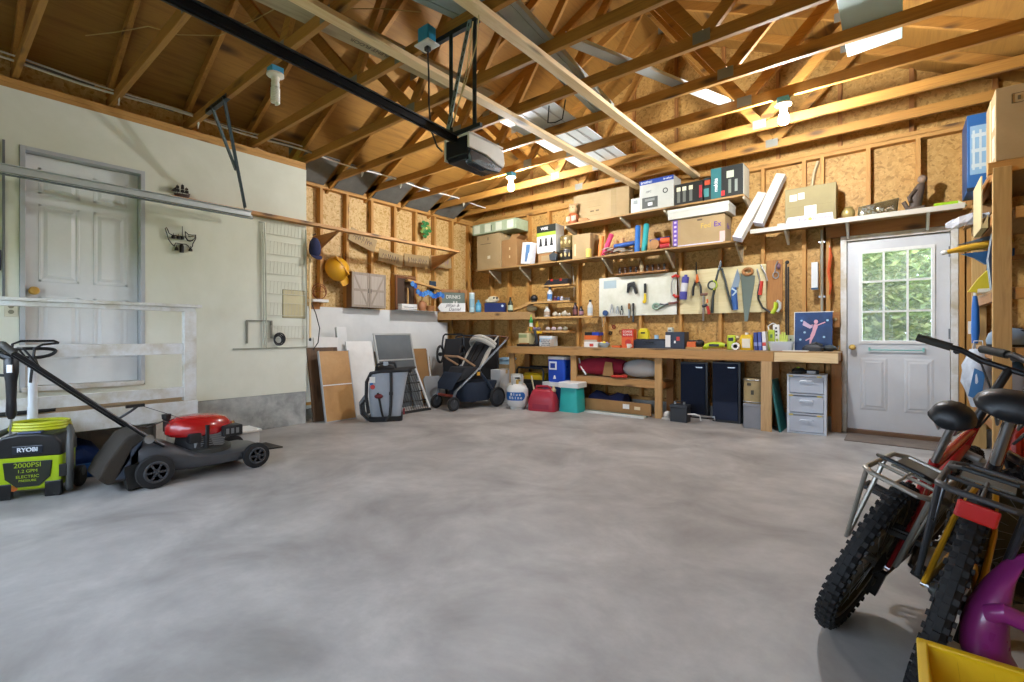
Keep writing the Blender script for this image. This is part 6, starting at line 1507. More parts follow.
# ================================================================ SHELVES ON THE BACK WALL
def shelf(name, label, x0, x1, y0, z, thk, brackets, m, mb, edge=None, drop=.62):
    t = thing(name, label, 'shelf', ((x0 + x1) / 2, YB, z))
    c = (x0 + x1) / 2
    build(G().bx(x0 - c, x1 - c, y0 - YB, -.002, -thk, 0), 'board', m, t, bev=.002)
    if edge: build(G().bx(x0 - c, x1 - c, y0 - YB - .02, y0 - YB, -.045, .004), 'edge_strip', edge, t, bev=.002)
    d = YB - y0
    for x in brackets:
        build(G().prism([(-.004, -thk - .002), (-d + .02, -thk - .002), (-d + .02, -thk - .03), (-.03, -thk - d * drop), (-.004, -thk - d * drop)], x - c - .012, x - c + .012, 'x'), 'bracket', mb, t, bev=.002)
    return t
PBR = wood('#a89c84', '#beb298', 'y', .8)
shelf('wall_shelf', 'long lower shelf of cartons above the left half of the workbench', -5.6, -1.45, 5.93, 2.14, .022, (-5.3, -4.66, -3.9, -3.2, -2.3, -1.47), SHELF_X, PBR)
shelf('wall_shelf', 'short top shelf of boxed goods above the long shelf', -3.82, -1.38, 5.93, 2.66, .022, (-3.80, -2.93, -2.32, -1.385), SHELF_X, PBR, None, .33)
shelf('wall_shelf', 'white-edged shelf over the back door', -1.33, .47, 6.0, 2.245, .02, (-.98, -.42, .22), SHELF_X, plain('#d4d4cc', .4), plain('#c6c0b2', .45))
# diagonal corner shelf
t = thing('corner_shelf', 'thick-edged diagonal shelf across the back left corner', 'shelf', (-5.4, 5.9, 1.29))
build(G().prism([(-.55, -.48), (.85, .34), (-.55, .34)], .09, .125), 'board', SHELF_X, t)
build(G().bar((-.545, -.51, .062), (.84, .325, .062), .04, .125), 'front_beam', wood('#8c6a3c', '#a88452', 'x'), t, bev=.003)
zc = 1.4155
t = thing('spray_tube', 'tall pale blue tube standing at the left of the corner shelf', 'tube', (-5.50, 5.74, zc))
build(G().tube([(0, 0, 0), (0, 0, .30)], .045, 16), 'tube', plain('#b4d0d4', .4), t, smooth=True); build(G().tube([(0, 0, .30), (0, 0, .325)], .047, 16), 'cap', plain('#e0e6e4', .4), t, smooth=True); build(G().lathe([(.0455, .08), (.0455, .22)], 16), 'label', plain('#8fb4c0', .5), t, smooth=True)
t = thing('soap_bottle', 'shorter bright blue bottle beside the pale blue tube', 'bottle', (-5.40, 5.79, zc))
build(G().lathe([(.045, 0), (.05, .02), (.05, .13), (.03, .16), (.016, .17), (.016, .20), (0, .2)], 18), 'bottle', plain('#3f94bc', .3), t, smooth=True); build(G().lathe([(.0505, .03), (.0505, .11)], 18), 'label', plain('#68b0d0', .4), t, smooth=True)
t = thing('navy_bin', 'navy blue fabric bin on the corner shelf', 'bin', (-5.18, 5.97, zc), math.radians(30))
build(G().bx(-.17, .17, -.09, .09, 0, .15), 'bin', fabric('#1c2a5c', '#24346c'), t, bev=.006); build(G().lathe([(0, 0), (.02, 0), (.02, .004), (0, .004)], 12, (.13, -.094, .1), 'y'), 'grommet', STEEL, t)
t = thing('plaster_skull', 'cream animal skull ornament sitting on the navy bin', 'ornament', (-5.22, 5.96, zc + .151), math.radians(30))
CRM = plain('#d8ccaa', .6)
build(G().ball((0, 0, .06), (.10, .07, .06), 14, 8).ball((-.09, -.02, .035), (.05, .04, .035), 10, 6), 'skull', CRM, t, smooth=True)
for x in (.02, .07): build(G().ball((x, -.055, .08), (.02, .02, .02), 8, 6), 'eye_socket', plain('#4a4236', .8), t, smooth=True)
build(G().tube([(-.12, -.03, .03), (-.03, -.05, .02), (.05, -.05, .03)], .01, 7), 'jaw', CRM, t, smooth=True)
t = thing('wood_wedge', 'pale wooden wedge plank lying behind the navy bin', 'plank', (-4.80, 6.17, zc), math.radians(8))
build(G().prism([(-.22, 0), (.2, .11), (.2, .17), (-.22, .02)], -.05, .05, 'y'), 'wedge', PINE_X, t, bev=.002)
t = thing('oil_bottle', 'dark bottle with pale label at the right of the corner shelf', 'bottle', (-4.93, 6.05, zc))
build(G().lathe([(.04, 0), (.045, .02), (.045, .13), (.018, .19), (.018, .24), (0, .24)], 16), 'bottle', plain('#2a3426', .25), t, smooth=True); build(G().lathe([(.0455, .03), (.0455, .11)], 16), 'label', plain('#b8c4a8', .5), t, smooth=True)
t = thing('rag_heap', 'cream rag heaped at the right end of the corner shelf', 'rag', (-4.60, 6.2, zc))
build(G().ball((0, 0, .05), (.10, .06, .05), 12, 7), 'rag', fabric('#c4b48c', '#d4c49c'), t, smooth=True); build(G().ball((-.05, .0, .1), (.05, .04, .03), 9, 6), 'fold', fabric('#c4b48c', '#d4c49c'), t, smooth=True)

def big(name, label, x0, x1, y0, y1, z0, h, m=None, **k): return carton(name, label, x0, x1, y0, y1, z0, h, m, **k)
z1 = 2.1405
b = big('cardboard_box', 'large brown cardboard box at the left end of the long shelf', -5.58, -5.06, 5.95, 6.23, z1, .58, CARD2)
front(b, plain('#6a5a3c', .7), -.18, .06, .42, .43, 'print'); front(b, plain('#6a5a3c', .7), -.02, .0, .48, .53, 'print'); front(b, plain('#d4ccb0', .6), -.02, .04, .17, .22)
b = big('green_crate', 'green and white patterned flat box on top of the large brown box', -5.62, -4.68, 5.88, 6.2, z1 + .5815, .17, plain('#a9b896', .6, vary=.3), tape=False)
for x in (-.36, -.12, .12, .36): front(b, plain('#d4dac4', .6), x - .07, x + .06, .02, .15, 'printed_panel')
front(b, plain('#3a4a36', .6), -.05, -.035, .03, .12, 'print')
b = big('cardboard_box', 'second brown box on the long shelf, plain with torn flap', -5.04, -4.73, 5.96, 6.22, z1, .44, CARD, tape=False)
build(G().add([(-.0, -.12, .441), (.125, -.12, .441), (.22, -.12, .49), (.06, -.12, .52), (-.0, .1, .441), (.125, .1, .441), (.22, .1, .49), (.06, .1, .52)], [(0, 1, 2, 3), (4, 5, 6, 7), (0, 1, 5, 4), (1, 2, 6, 5), (2, 3, 7, 6), (3, 0, 4, 7)]), 'flap', CARD, b)
for z in (.14, .27): front(b, plain('#cdb486', .6), .0, .025, z, z + .04, 'print')
b = thing('white_box', 'white and blue box leaning on the plain brown carton', 'box', (-4.54, 5.99, z1 + .014))
b.scale = (1, 1, 1.15)
b.rotation_euler = (0, math.radians(8), math.radians(-8))
build(G().bx(-.10, .10, -.05, .07, 0, .29), 'carton', plain('#e4e6e6', .45), b, bev=.003); build(G().bx(-.01, .075, -.0515, -.05, .03, .26), 'blue_panel', plain('#5a88b8', .4), b); build(G().prism([(.04, .0), (.12, .02), (.07, .15)], -.06, -.052, 'y'), 'torn_paper', WHITE, b)
b = big('lamp_carton', 'black, green and white carton showing three lamps', -4.34, -3.99, 5.97, 6.2, z1 + .152, .42, plain('#dcdcd4', .5), tape=False)
front(b, plain('#1d211a', .45), -.175, .175, .31, .42, 'black_band'); front(b, plain('#9cbc3a', .5), -.175, .175, .255, .31, 'green_band')
words('WISE', .06, (-.03, -.1175, .365), WHITE, b, bold=.001)
for x in (-.10, .0, .10):
    build(G().prism([(x - .032, .1), (x + .032, .1), (x + .022, .13), (x + .014, .22), (x - .014, .22), (x - .022, .13)], -.1185, -.1155, 'y'), 'lamp_picture', BLACK, b)
b = big('small_carton', 'small brown carton under the three-lamp carton', -4.32, -4.0, 5.98, 6.2, z1, .15, CARD, tape=False); front(b, CARD2, -.1, .1, .03, .11)
t = thing('grey_holster', 'dark grey tool hanging over the shelf edge by the lamp carton', 'tool', (-4.0, 5.935, z1))
build(G().prism([(-.06, .02), (.05, .0), (.07, .1), (.0, .13), (-.07, .10)], -.03, .02, 'y'), 'body', plain('#3a4248', .5), t, bev=.006); build(G().tube([(.0, -.01, .1), (.02, -.02, .15)], .012, 8), 'knob', BLACK, t, smooth=True)
for k, (z, h, c, lb) in enumerate(((0, .19, '#2c261a', 'dark round tin, the lower of the two stacked tins'), (.191, .185, '#7a6434', 'brown round tin on top of the dark tin'))):
    t = thing('round_tin', lb, 'tin', (-3.86 + .005 * k, 6.09, z1 + z), 0, 'stacked tins')
    build(G().lathe([(.11, 0), (.115, .01), (.115, h - .02), (.11, h - .003), (0, h - .003)], 26), 'tin', plain(c, .4, vary=.4), t, smooth=True); build(G().torus((0, 0, h - .02), .115, .005, 'z', 26, 6), 'rim', plain('#a8905a', .35, .5), t, smooth=True)
    for a in (-1.9, -1.3, -.8): build(G().ball((.112 * math.cos(a), .112 * math.sin(a), h * .45), (.02, .012, .03), 8, 6), 'painted_flower', plain('#c8b478', .5), t, smooth=True)
b = big('tall_carton', 'tall plain carton beside the stacked tins', -3.72, -3.42, 6.0, 6.22, z1, .36, CARD2)
front(b, plain('#d8cca0', .6), -.11, -.09, .05, .22)
t = thing('yellow_roll', 'short yellow roll standing before the tall carton', 'roll', (-3.42, 5.955, z1))
build(G().lathe([(.0, .0), (.04, .0), (.04, .12), (.0, .12)], 20), 'roll', plain('#d8c460', .6), t, smooth=True); build(G().lathe([(0, .1201), (.018, .1201), (.018, .124), (0, .124)], 14), 'core', CARD, t)
def roll(name, label, a, b2, r, c, grp='paper tubes on the long shelf'):
    a, b2 = Vector(a) + Vector((.085, -.035, 0)), Vector(b2) + Vector((.085, -.035, 0))
    t = thing(name, label, 'tube', a, 0, None)
    build(G().tube([(0, 0, 0), b2 - a], r, 16), 'tube', plain(c, .6), t, smooth=True)
    d = (b2 - a).normalized(); build(G().tube([b2 - a - d * .001, b2 - a + d * .002], r * .6, 12), 'core', plain('#b89c74', .7), t, smooth=True)
    return t
roll('paper_tube', 'orange paper tube standing on the long shelf', (-3.36, 6.06, z1), (-3.37, 6.13, z1 + .30), .035, '#e0843c')
roll('paper_tube', 'bright pink paper tube leaning beside the orange tube', (-3.30, 6.04, z1 + .01), (-3.22, 6.13, z1 + .31), .035, '#d83868')
roll('paper_tube', 'first tan tube standing behind the pink tube', (-3.17, 6.16, z1), (-3.17, 6.18, z1 + .22), .03, '#b8844c')
roll('paper_tube', 'second tan tube behind the pink tube, the slightly taller one', (-3.09, 6.17, z1), (-3.08, 6.18, z1 + .25), .03, '#c4905a')
roll('paper_tube', 'blue tube lying flat behind the pile of clamps', (-3.16, 6.10, z1 + .13), (-2.87, 6.12, z1 + .15), .03, '#2c5aa8')
roll('paper_tube', 'tall blue tube standing left of the teal tube', (-2.80, 6.04, z1), (-2.83, 6.14, z1 + .37), .036, '#2468b4')
roll('paper_tube', 'tall teal tube standing right of the blue tube', (-2.70, 6.04, z1), (-2.71, 6.14, z1 + .38), .036, '#1e9a9c')
roll('paper_tube', 'dark blue tube lying behind the log roll', (-2.66, 6.15, z1 + .14), (-2.40, 6.17, z1 + .16), .03, '#24459a')
roll('paper_tube', 'tan bark-coloured roll lying end-on beside the teal tube', (-2.53, 5.96, z1 + .066), (-2.52, 6.2, z1 + .066), .065, '#a8763e')
roll('paper_tube', 'orange-red roll lying right of the tan roll', (-2.45, 5.98, z1 + .10), (-2.34, 6.0, z1 + .10), .04, '#d85a2c')
roll('paper_tube', 'dark red roll lying at the bottom right of the rolls', (-2.45, 5.97, z1 + .03), (-2.33, 5.97, z1 + .03), .03, '#b02c34')
t = thing('clamp_pile', 'pile of steel clamps and pliers below the paper tubes', 'clamps', (-2.97, 5.975, z1), 0)
RR = random.Random(21)
for k in range(14):
    x, y, z = RR.uniform(-.24, .2), RR.uniform(-.02, .06), .012 + .006 * k
    a = RR.uniform(-.6, .6)
    build(G().tube([(x - .08 * math.cos(a), y - .02, z), (x, y, z + .02), (x + .08 * math.cos(a), y + .03 * math.sin(a), z)], .009, 6), 'clamp', plain(('#8a8478', '#5a5248', '#b8b0a0', '#7a2c28', '#c8c2b4')[k % 5], .4, .4), t, smooth=True)
b = big('delivery_box', 'brown delivery box with purple lettering and purple taped corner', -2.23, -1.59, 5.95, 6.22, z1, .34, CARD2, tape=False)
PUR = plain('#5a3a9a', .5); OGE = plain('#d8a03a', .5)
front(b, plain('#6a4aa8', .5), -.30, -.24, .0, .34, 'purple_tape')
for k in range(6): front(b, plain('#cdbde0', .6), -.285, -.255, .02 + k * .055, .045 + k * .055, 'white_print', .0022)
words('Fed', .085, (.10, -.137, .22), plain('#c8a850', .6), b, bold=.001); words('Ex', .085, (.235, -.137, .22), PUR, b, bold=.001)
words('Ex', .085, (.3215, .0, .2), PUR, b, face='left', bold=.001); front(b, plain('#5c4a34', .7), -.0, .06, .29, .31, 'print'); front(b, plain('#e0b8b0', .6), .26, .32, .01, .13, 'pink_tape'); front(b, plain('#cfcfe4', .5), -.32, .3, .0, .015, 'tape')
b = thing('foam_box', 'long white foam box lying on the delivery box', 'box', (-1.90, 6.06, z1 + .3415))
build(G().bx(-.36, .36, -.15, .16, .0, .11), 'body', plain('#c6c6ba', .6), b, bev=.006); build(G().bx(-.365, .365, -.155, .165, .085, .125), 'lid', plain('#cbcbc0', .6), b, bev=.006)
# top shelf
z2 = 2.6605
t = thing('clay_jar', 'lidded clay jar with a face at the left end of the top shelf', 'jar', (-3.70, 5.99, z2))
t.scale = (1, .75, 1.25)
CLY = plain('#b89468', .6)
build(G().lathe([(.07, 0), (.085, .03), (.085, .09), (.06, .12), (.05, .125)], 22), 'jar', plain('#a4582e', .5), t, smooth=True); build(G().ball((0, 0, .175), (.07, .07, .062), 14, 8), 'head', CLY, t, smooth=True)
for s in (-1, 1): build(G().ball((s * .05, 0, .225), .022, 8, 6), 'ear', CLY, t, smooth=True); build(G().ball((s * .025, -.064, .185), .008, 6, 5), 'eye', BLACK, t, smooth=True)
for k in range(7): build(G().bx(-.08 + k * .024, -.068 + k * .024, -.083, -.07, .03, .085), 'painted_stripe', plain('#dccdb0', .6), t)
solo(G().prism([(-3.58, z2), (-3.40, z2), (-3.46, z2 + .05), (-3.60, z2 + .06)], 5.95, 6.01, 'y'), 'wood_offcut', OLD_X, 'brown wooden offcut lying beside the clay jar', 'offcut', bev=.003)
b = big('cardboard_box', 'wide cardboard box beside the clay jar on the top shelf', -3.74, -2.86, 6.07, 6.23, z2, .43, CARD2, tape=False)
front(b, plain('#a88e60', .6), -.38, .38, .205, .209, 'fold'); front(b, plain('#a88e60', .6), -.38, .38, .32, .324, 'fold'); front(b, plain('#8a744c', .7), -.2, .02, .1, .104, 'print'); front(b, plain('#8a744c', .7), -.2, .02, .22, .224, 'print'); front(b, plain('#6a5838', .7), -.16, -.1, .15, .17, 'print'); front(b, plain('#6a5838', .7), -.07, -.02, .15, .17, 'print'); front(b, plain('#9a8254', .6), .17, .25, .0, .42, 'wide_tape')  # the last strip is brown tape, slightly yellower than the carton
b = big('small_carton', 'small grey-white carton next to the white printer box', -2.79, -2.66, 5.98, 6.2, z2, .20, plain('#c8ccc4', .5), tape=False); front(b, plain('#8a9290', .5), -.03, .03, .12, .17)
b = big('printer_box', 'white printer box with blue top band on the top shelf', -2.655, -2.20, 5.95, 6.21, z2, .40, plain('#b8bab0', .5), tape=False)
front(b, plain('#1f3f8c', .4), -.2275, .2275, .34, .40, 'blue_band'); words('brother', .05, (-.13, -.1325, .37), WHITE, b); words('brother', .035, (.15, -.1325, .37), WHITE, b)
build(G().bx(-.19, .02, -.1325, -.13, .03, .17), 'printer_picture', plain('#4a4e48', .5), b); build(G().bx(-.15, -.02, -.134, -.1325, .12, .15), 'printer_lid', plain('#7c807a', .5), b); build(G().bx(-.11, -.05, -.134, -.1325, .06, .1), 'print_tray', WHITE, b); build(G().torus((.12, -.132, .22), .028, .006, 'y', 18, 6), 'round_mark', DGREY, b); words('MFC', .04, (-.1, -.1325, .24), MGREY, b)
b = big('black_carton', 'black carton with three pale bottles printed on it', -2.185, -1.85, 5.95, 6.2, z2, .26, plain('#1d1f1c', .45), tape=False)
for x in (-.12, -.05, .03): front(b, plain('#6a6e66', .5), x - .018, x + .018, .03, .17, 'bottle_picture'); front(b, plain('#d8d8b8', .5), x - .024, x + .024, .17, .22, 'bottle_top')
front(b, plain('#a02c34', .5), .13, .165, .05, .2, 'red_print')
b = big('teal_carton', 'dark carton with teal print between the bottle carton and the tool box', -1.845, -1.755, 5.97, 6.2, z2, .28, plain('#24302e', .45), tape=False); front(b, plain('#b84a2c', .5), -.03, .04, .19, .25, 'print'); front(b, plain('#4a8a8a', .5), -.04, .02, .05, .15, 'print')
b = big('power_tool_box', 'black and teal power tool box with white end at the right of the top shelf', -1.75, -1.39, 5.94, 6.22, z2, .36, plain('#262a28', .45), tape=False)
front(b, plain('#2f6e70', .5), -.175, -.06, .0, .36, 'teal_panel'); words('makita', .06, (-.12, -.1425, .16), WHITE, b, rot=PI / 2, bold=.001); front(b, plain('#b8c0a8', .5), .0, .08, .22, .3, 'tool_picture'); front(b, plain('#7c8478', .5), .02, .05, .04, .2, 'tool_picture'); front(b, plain('#8c948a', .5), .09, .12, .05, .19, 'tool_picture'); front(b, plain('#c03030', .5), -.06, -.02, .02, .08, 'red_print')
build(G().bx(.18, .1815, -.135, .135, .01, .35), 'white_end', plain('#d0d2c0', .5), b)
# over the door
z3 = 2.2455
for k, (a, b2, lb) in enumerate((((-1.43, 5.85, 2.13), (-1.22, 6.1, 2.66), 'long white box leaning on the shelf end, the left one of two'), ((-1.235, 5.96, 2.29), (-1.035, 6.14, 2.85), 'long white box leaning on the shelf end, the right taller one'))):
    a, b2 = Vector(a), Vector(b2)
    t = thing('long_white_box', lb, 'box', a, 0, 'long white boxes')
    build(G().bar((0, 0, 0), b2 - a, .10, .09, (0, -1, .3)), 'carton', plain('#c8c4b8', .5), t, bev=.004)
    d = (b2 - a).normalized()
    build(G().bar(-d * .003, d * .02, .102, .092, (0, -1, .3)), 'end_flap', plain('#cfcfe0', .5), t, bev=.003)
solo(G().bx(-1.07, -.99, 6.08, 6.2, z3, z3 + .05), 'white_carton', plain('#c8c4b4', .6), 'small white box between the leaning boxes and the olive carton', 'box', bev=.003)
b = big('olive_carton', 'olive-brown carton with a white flap on the shelf left of the door', -.98, -.51, 6.02, 6.23, z3, .40, plain('#8f8258', .7), tape=False)
front(b, plain('#d0d0c0', .6), -.19, -.12, .26, .33, 'label'); front(b, plain('#d0d0c0', .6), -.11, -.05, .27, .34, 'label'); front(b, plain('#e4dac8', .6), -.05, .06, .09, .19, 'label'); front(b, plain('#86784e', .7), -.21, .21, .19, .193, 'fold')
build(G().prism([(-.235, .0), (.215, .0), (.205, .085), (-.205, .085)], -.122, -.112, 'y'), 'white_flap', plain('#c4c4cc', .5), b, bev=.002)
words('Fuel', .05, (-.06, -.1235, .042), PUR, b); build(G().lathe([(0, 0), (.018, 0), (.018, .0015), (0, .0015)], 14, (.005, -.1235, .042), 'y'), 'yellow_dot', plain('#e0c83a', .5), b); words('Economy', .045, (.11, -.1235, .042), PUR, b)
t = thing('glass_globe', 'round glass candle globe on the shelf over the door', 'globe', (-.41, 6.09, z3))
build(G().lathe([(.035, 0), (.05, .02), (.062, .055), (.055, .09), (.035, .115), (.04, .125)], 22), 'globe', plain('#b8a468', .15, .4), t, smooth=True); build(G().lathe([(.03, .0), (.03, .05), (0, .05)], 14, (0, 0, .01)), 'candle', plain('#e0d4b0', .5), t, smooth=True)
t = thing('wrapped_tray', 'tilted silver tray in crinkled wrapping on the shelf over the door', 'tray', (-.17, 6.10, z3))
build(G().prism([(-.16, 0), (.15, 0), (.17, .15), (-.15, .11)], -.01, .01, 'y'), 'tray', plain('#b4b08c', .15, .9, .5), t, bev=.004)
g = G()
RR = random.Random(8)
for k in range(26):
    p = Vector((RR.uniform(-.13, .13), -.013, RR.uniform(.015, .11))); a = RR.uniform(0, 6.3); s = RR.uniform(.012, .03)
    g.add([p + Vector((s * math.cos(a + q), -.004 * (q > 3), s * math.sin(a + q))) for q in (0, 2.1, 4.2)], [(0, 1, 2)])
build(g, 'wrapping', plain('#d8dcd0', .1, .8, .6), t); build(G().tube([(-.16, 0, 0), (-.15, 0, .11), (.17, 0, .15), (.15, 0, 0)], .008, 7), 'rim', plain('#4a4630', .4), t, smooth=True)
t = thing('figurine', 'small dark figurine standing at the right of the shelf over the door', 'figurine', (.13, 6.12, z3))
t.scale = (1.35, 1.2, 1.5)
FGR = plain('#5a4a3c', .6, vary=.5)
build(G().bx(-.06, .05, -.04, .04, 0, .03), 'base', FGR, t, bev=.005); build(G().loft([rrect(-.04, .03, .03, .03, 0, .8), rrect(-.035, .04, .035, .09, 0, .8), rrect(-.015, .05, .03, .15, 0, .8), rrect(.01, .05, .02, .18, 0, .8)]), 'body', FGR, t, smooth=True); build(G().ball((.035, 0, .205), .028, 10, 7), 'head', plain('#8a7460', .6), t, smooth=True); build(G().tube([(.0, -.03, .14), (-.04, -.04, .09), (-.03, -.05, .06)], .012, 7), 'arm', FGR, t, smooth=True); build(G().tube([(-.05, -.02, .03), (-.07, -.02, .07)], .014, 7), 'drapery', FGR, t, smooth=True)
b = thing('lime_box', 'flat lime green box at the right end of the shelf over the door', 'box', (.36, 6.12, z3))
build(G().bx(-.10, .07, -.06, .06, 0, .045), 'carton', plain('#9cc81c', .4), b, bev=.003); build(G().prism([(.07, 0), (.13, .0), (.07, .045)], -.06, .06, 'y'), 'open_flap', plain('#d8e0b0', .5), b)

# ---------------------------------------------------------------- cubby shelves between studs, left of the white board
yc = 6.05
def cub(label, x0, x1, z):
    t = thing('cubby_shelf', label, 'shelf', ((x0 + x1) / 2, 6.2, z), 0, None)
    w = (x1 - x0) / 2
    build(G().bx(-w, w, -.15, .045, -.02, 0), 'board', SHELF_X, t, bev=.002); build(G().bx(-w, w, -.155, -.15, -.022, .006), 'lip', PINE_X, t)
    return t
cub('highest of the four little shelves left of the white tool board', -4.30, -3.80, 1.80)
cub('second highest little shelf left of the white tool board', -4.62, -3.80, 1.555)
cub('third little shelf down, the long one with bottles', -4.42, -3.415, 1.315)
cub('lowest little shelf, nearest the bench top', -4.62, -3.80, 1.10)
t = thing('parts_case', 'flat black case with red catches on the highest little shelf', 'case', (-4.06, 6.12, 1.8065))
build(G().prism([(-.22, 0), (.22, 0), (.22, .08), (-.14, .08)], -.06, .06, 'y'), 'case', plain('#26262a', .4), t, bev=.004)
for x in (-.06, .1): build(G().bx(x - .02, x + .02, -.066, -.055, .05, .085), 'catch', REDP, t, bev=.003)
def jar(name, label, x, z, r, h, c, cc, y=6.12, cat='bottle', lab=None):
    t = thing(name, label, cat, (x, y, z + .0065))
    build(G().lathe([(r * .9, 0), (r, .01), (r, h * .62), (r * .45, h * .8), (r * .4, h * .88)], 16), 'body', plain(c, .35), t, smooth=True)
    build(G().lathe([(r * .5, h * .86), (r * .5, h), (0, h)], 14), 'cap', plain(cc, .4), t, smooth=True)
    if lab: build(G().lathe([(r + .0006, h * .15), (r + .0006, h * .5)], 16), 'label', plain(lab, .5), t, smooth=True)
    return t
jar('spray_bottle', 'white and blue spray bottle on the second little shelf', -4.20, 1.555, .04, .22, '#d8dce0', '#3a6aa8', lab='#5a8ac0')
t = thing('bit_holder', 'round black bit holder at the left of the second little shelf', 'holder', (-4.50, 6.12, 1.5615))
build(G().ball((0, 0, .06), .06, 14, 8), 'ball', BLACK, t, smooth=True); build(G().lathe([(.05, 0), (.05, .02), (.03, .03)], 16), 'foot', DGREY, t, smooth=True)
for k, (x, c) in enumerate(((-4.10, '#5a2c4a'), (-4.04, '#3a4a8a'), (-3.98, '#c8c8d0'))):
    jar('small_tin', ('dark red', 'blue', 'pale')[k] + ' small paint tin in the row on the second little shelf', x, 1.555, .028, .07, c, '#b0b0b0', cat='tin')
for k in range(4):
    solo(G().lathe([(0, 0), (.022, 0), (.022, .02), (.012, .03), (.012, .045), (0, .045)], 6, (-3.92 + k % 2 * .05, 6.09 + k // 2 * .06, 1.5615)), 'pipe_fitting', STEEL, 'one of four grey pipe fittings at the right of the second little shelf', 'fitting', 'pipe fittings')
jar('glue_jar', 'white jar with red-brown label at the left of the long little shelf', -4.25, 1.315, .05, .16, '#dcdcd4', '#d0ccc0', lab='#b09a80', cat='jar')
for k, (x, r) in enumerate(((-4.10, .045), (-4.02, .033), (-3.93, .05), (-3.85, .03))):
    t = thing('putty_lump', 'cream lump of putty, number %s from the left on the long little shelf' % ('one', 'two', 'three', 'four')[k], 'putty', (x, 6.12, 1.3215))
    build(G().ball((0, 0, r * .8), (r, r * .9, r * .8), 10, 7), 'lump', plain('#cfc6b0', .7), t, smooth=True); build(G().ball((r * .4, -r * .3, r * 1.2), r * .5, 8, 6), 'bulge', plain('#d8d0bc', .7), t, smooth=True)
jar('stain_bottle', 'dark maroon bottle on the right part of the long little shelf', -3.74, 1.315, .04, .20, '#3a1a22', '#1a1a1a', lab='#7a4a4a')
jar('stain_bottle', 'small black bottle with pinkish label next to the maroon bottle', -3.64, 1.315, .035, .14, '#26222a', '#1a1a1a', lab='#a07888')
jar('glue_bottle', 'white bottle with black cap at the right end of the long little shelf', -3.49, 1.315, .038, .23, '#e0e0dc', '#1e1e1e', lab='#c8d4d8')
for k, (x, c) in enumerate(((-4.48, '#9a8ab8'), (-4.40, '#7a6a70'), (-4.22, '#d8d0c8'), (-4.11, '#e0c8cc'), (-4.0, '#ddd0cc'), (-3.9, '#a8a890'))):
    t = thing('small_parts', ('lilac', 'mauve', 'cream', 'pink', 'rosy white', 'sage')[k] + ' handful of small parts on the lowest little shelf', 'parts', (x, 6.10, 1.1065), 0, 'small parts on the lowest little shelf')
    build(G().ball((0, 0, .03), (.04, .035, .03), 10, 6), 'lump', plain(c, .6, vary=.4), t, smooth=True); build(G().bx(-.03, .03, -.03, .03, 0, .012), 'dish', plain('#8a7a60', .6), t)
jar('green_bottle', 'tall green and white bottle at the left of the lowest little shelf', -4.56, 1.10, .03, .26, '#3a9a4a', '#d8d860', lab='#e0e0d0')
jar('yellow_bottle', 'yellow squeeze bottle beside the tall green bottle', -4.50, 1.10, .025, .15, '#e0b81c', '#d8a81c', y=6.2)
# rack of bits under the long shelf
t = thing('bit_rack', 'wooden rack of short chucks and bits under the long shelf', 'rack', (-2.75, 6.195, 1.90))
build(G().bx(-.35, .38, -.05, .045, -.02, 0), 'board', OLD_X, t, bev=.002); build(G().bx(-.35, .38, .03, .045, 0, .10), 'back', OLD_X, t)
for k in range(9):
    x = -.3 + k * .08
    build(G().lathe([(.014, 0), (.016, .03), (.01, .05), (.02, .06), (.02, .075), (.006, .09), (0, .09)], 10, (x, -.01, .0)), 'chuck', plain(('#3a2c22', '#5c4432', '#2c2826')[k % 3], .5), t, smooth=True)
build(G().lathe([(.02, 0), (.022, .04), (.03, .07), (.02, .11), (.012, .14), (0, .145)], 12, (.03, -.03, 0)), 'brush_head', plain('#b8a47c', .6), t, smooth=True)
# thin pale wires on the back wall
solo(G().tube([(-3.86, 6.24, 2.08), (-3.85, 6.235, 1.95), (-3.83, 6.235, 1.75), (-3.84, 6.235, 1.62)], .006, 6), 'bell_wire', plain('#c8c4b0', .5), 'pale wire hanging from the long shelf beside the little shelves', 'wire', smooth=True)

# ================================================================ SHELVING ON THE RIGHT WALL
t = thing('storage_rack', 'tall timber storage rack against the right wall beside the back door', 'shelving', (.89, 5.5, 0))
RK = wood('#a8844c', '#c8a468', 'z', .7)
def rk(x0, x1, y0, y1, z0, z1, nm, m, bev=.003): return build(G().bx(x0 - .95, x1 - .95, y0 - 5.5, y1 - 5.5, z0, z1), nm, m, t, bev=bev)
for x in (.585, 1.25):
    for y in (4.84, 6.1): rk(x, x + .097, y, y + .045, 0, 2.24, 'post', RK)
for z in (.42, .95, 1.38, 1.95, 2.285):
    rk(.60, 1.36, 4.89, 6.1, z - .02, z, 'shelf_board', wood('#8f6f48', '#ab8a5c', 'y', .6))
    rk(.60, .64, 4.89, 6.1, z - .09, z - .021, 'side_rail', OLD_Y)
    rk(.70 if z < 2.2 else .56, 1.36, 4.845, 4.885, z - .085, z - .003, 'end_rail', STUD_X)
b = big('cardboard_box', 'tall taped cardboard box standing on top of the storage rack', .54, 1.10, 4.85, 5.32, 2.2855, .52, CARD2, tape=False)
build(G().bx(-.2815, -.28, -.03, .04, 0, .52), 'tape', plain('#d0c090', .35), b); build(G().bx(-.2816, -.28, -.2, -.07, .04, .2), 'white_label', plain('#c8bfa4', .6), b); build(G().bx(-.2816, -.28, -.2, -.07, .26, .42), 'white_label', plain('#c8bfa4', .6), b)
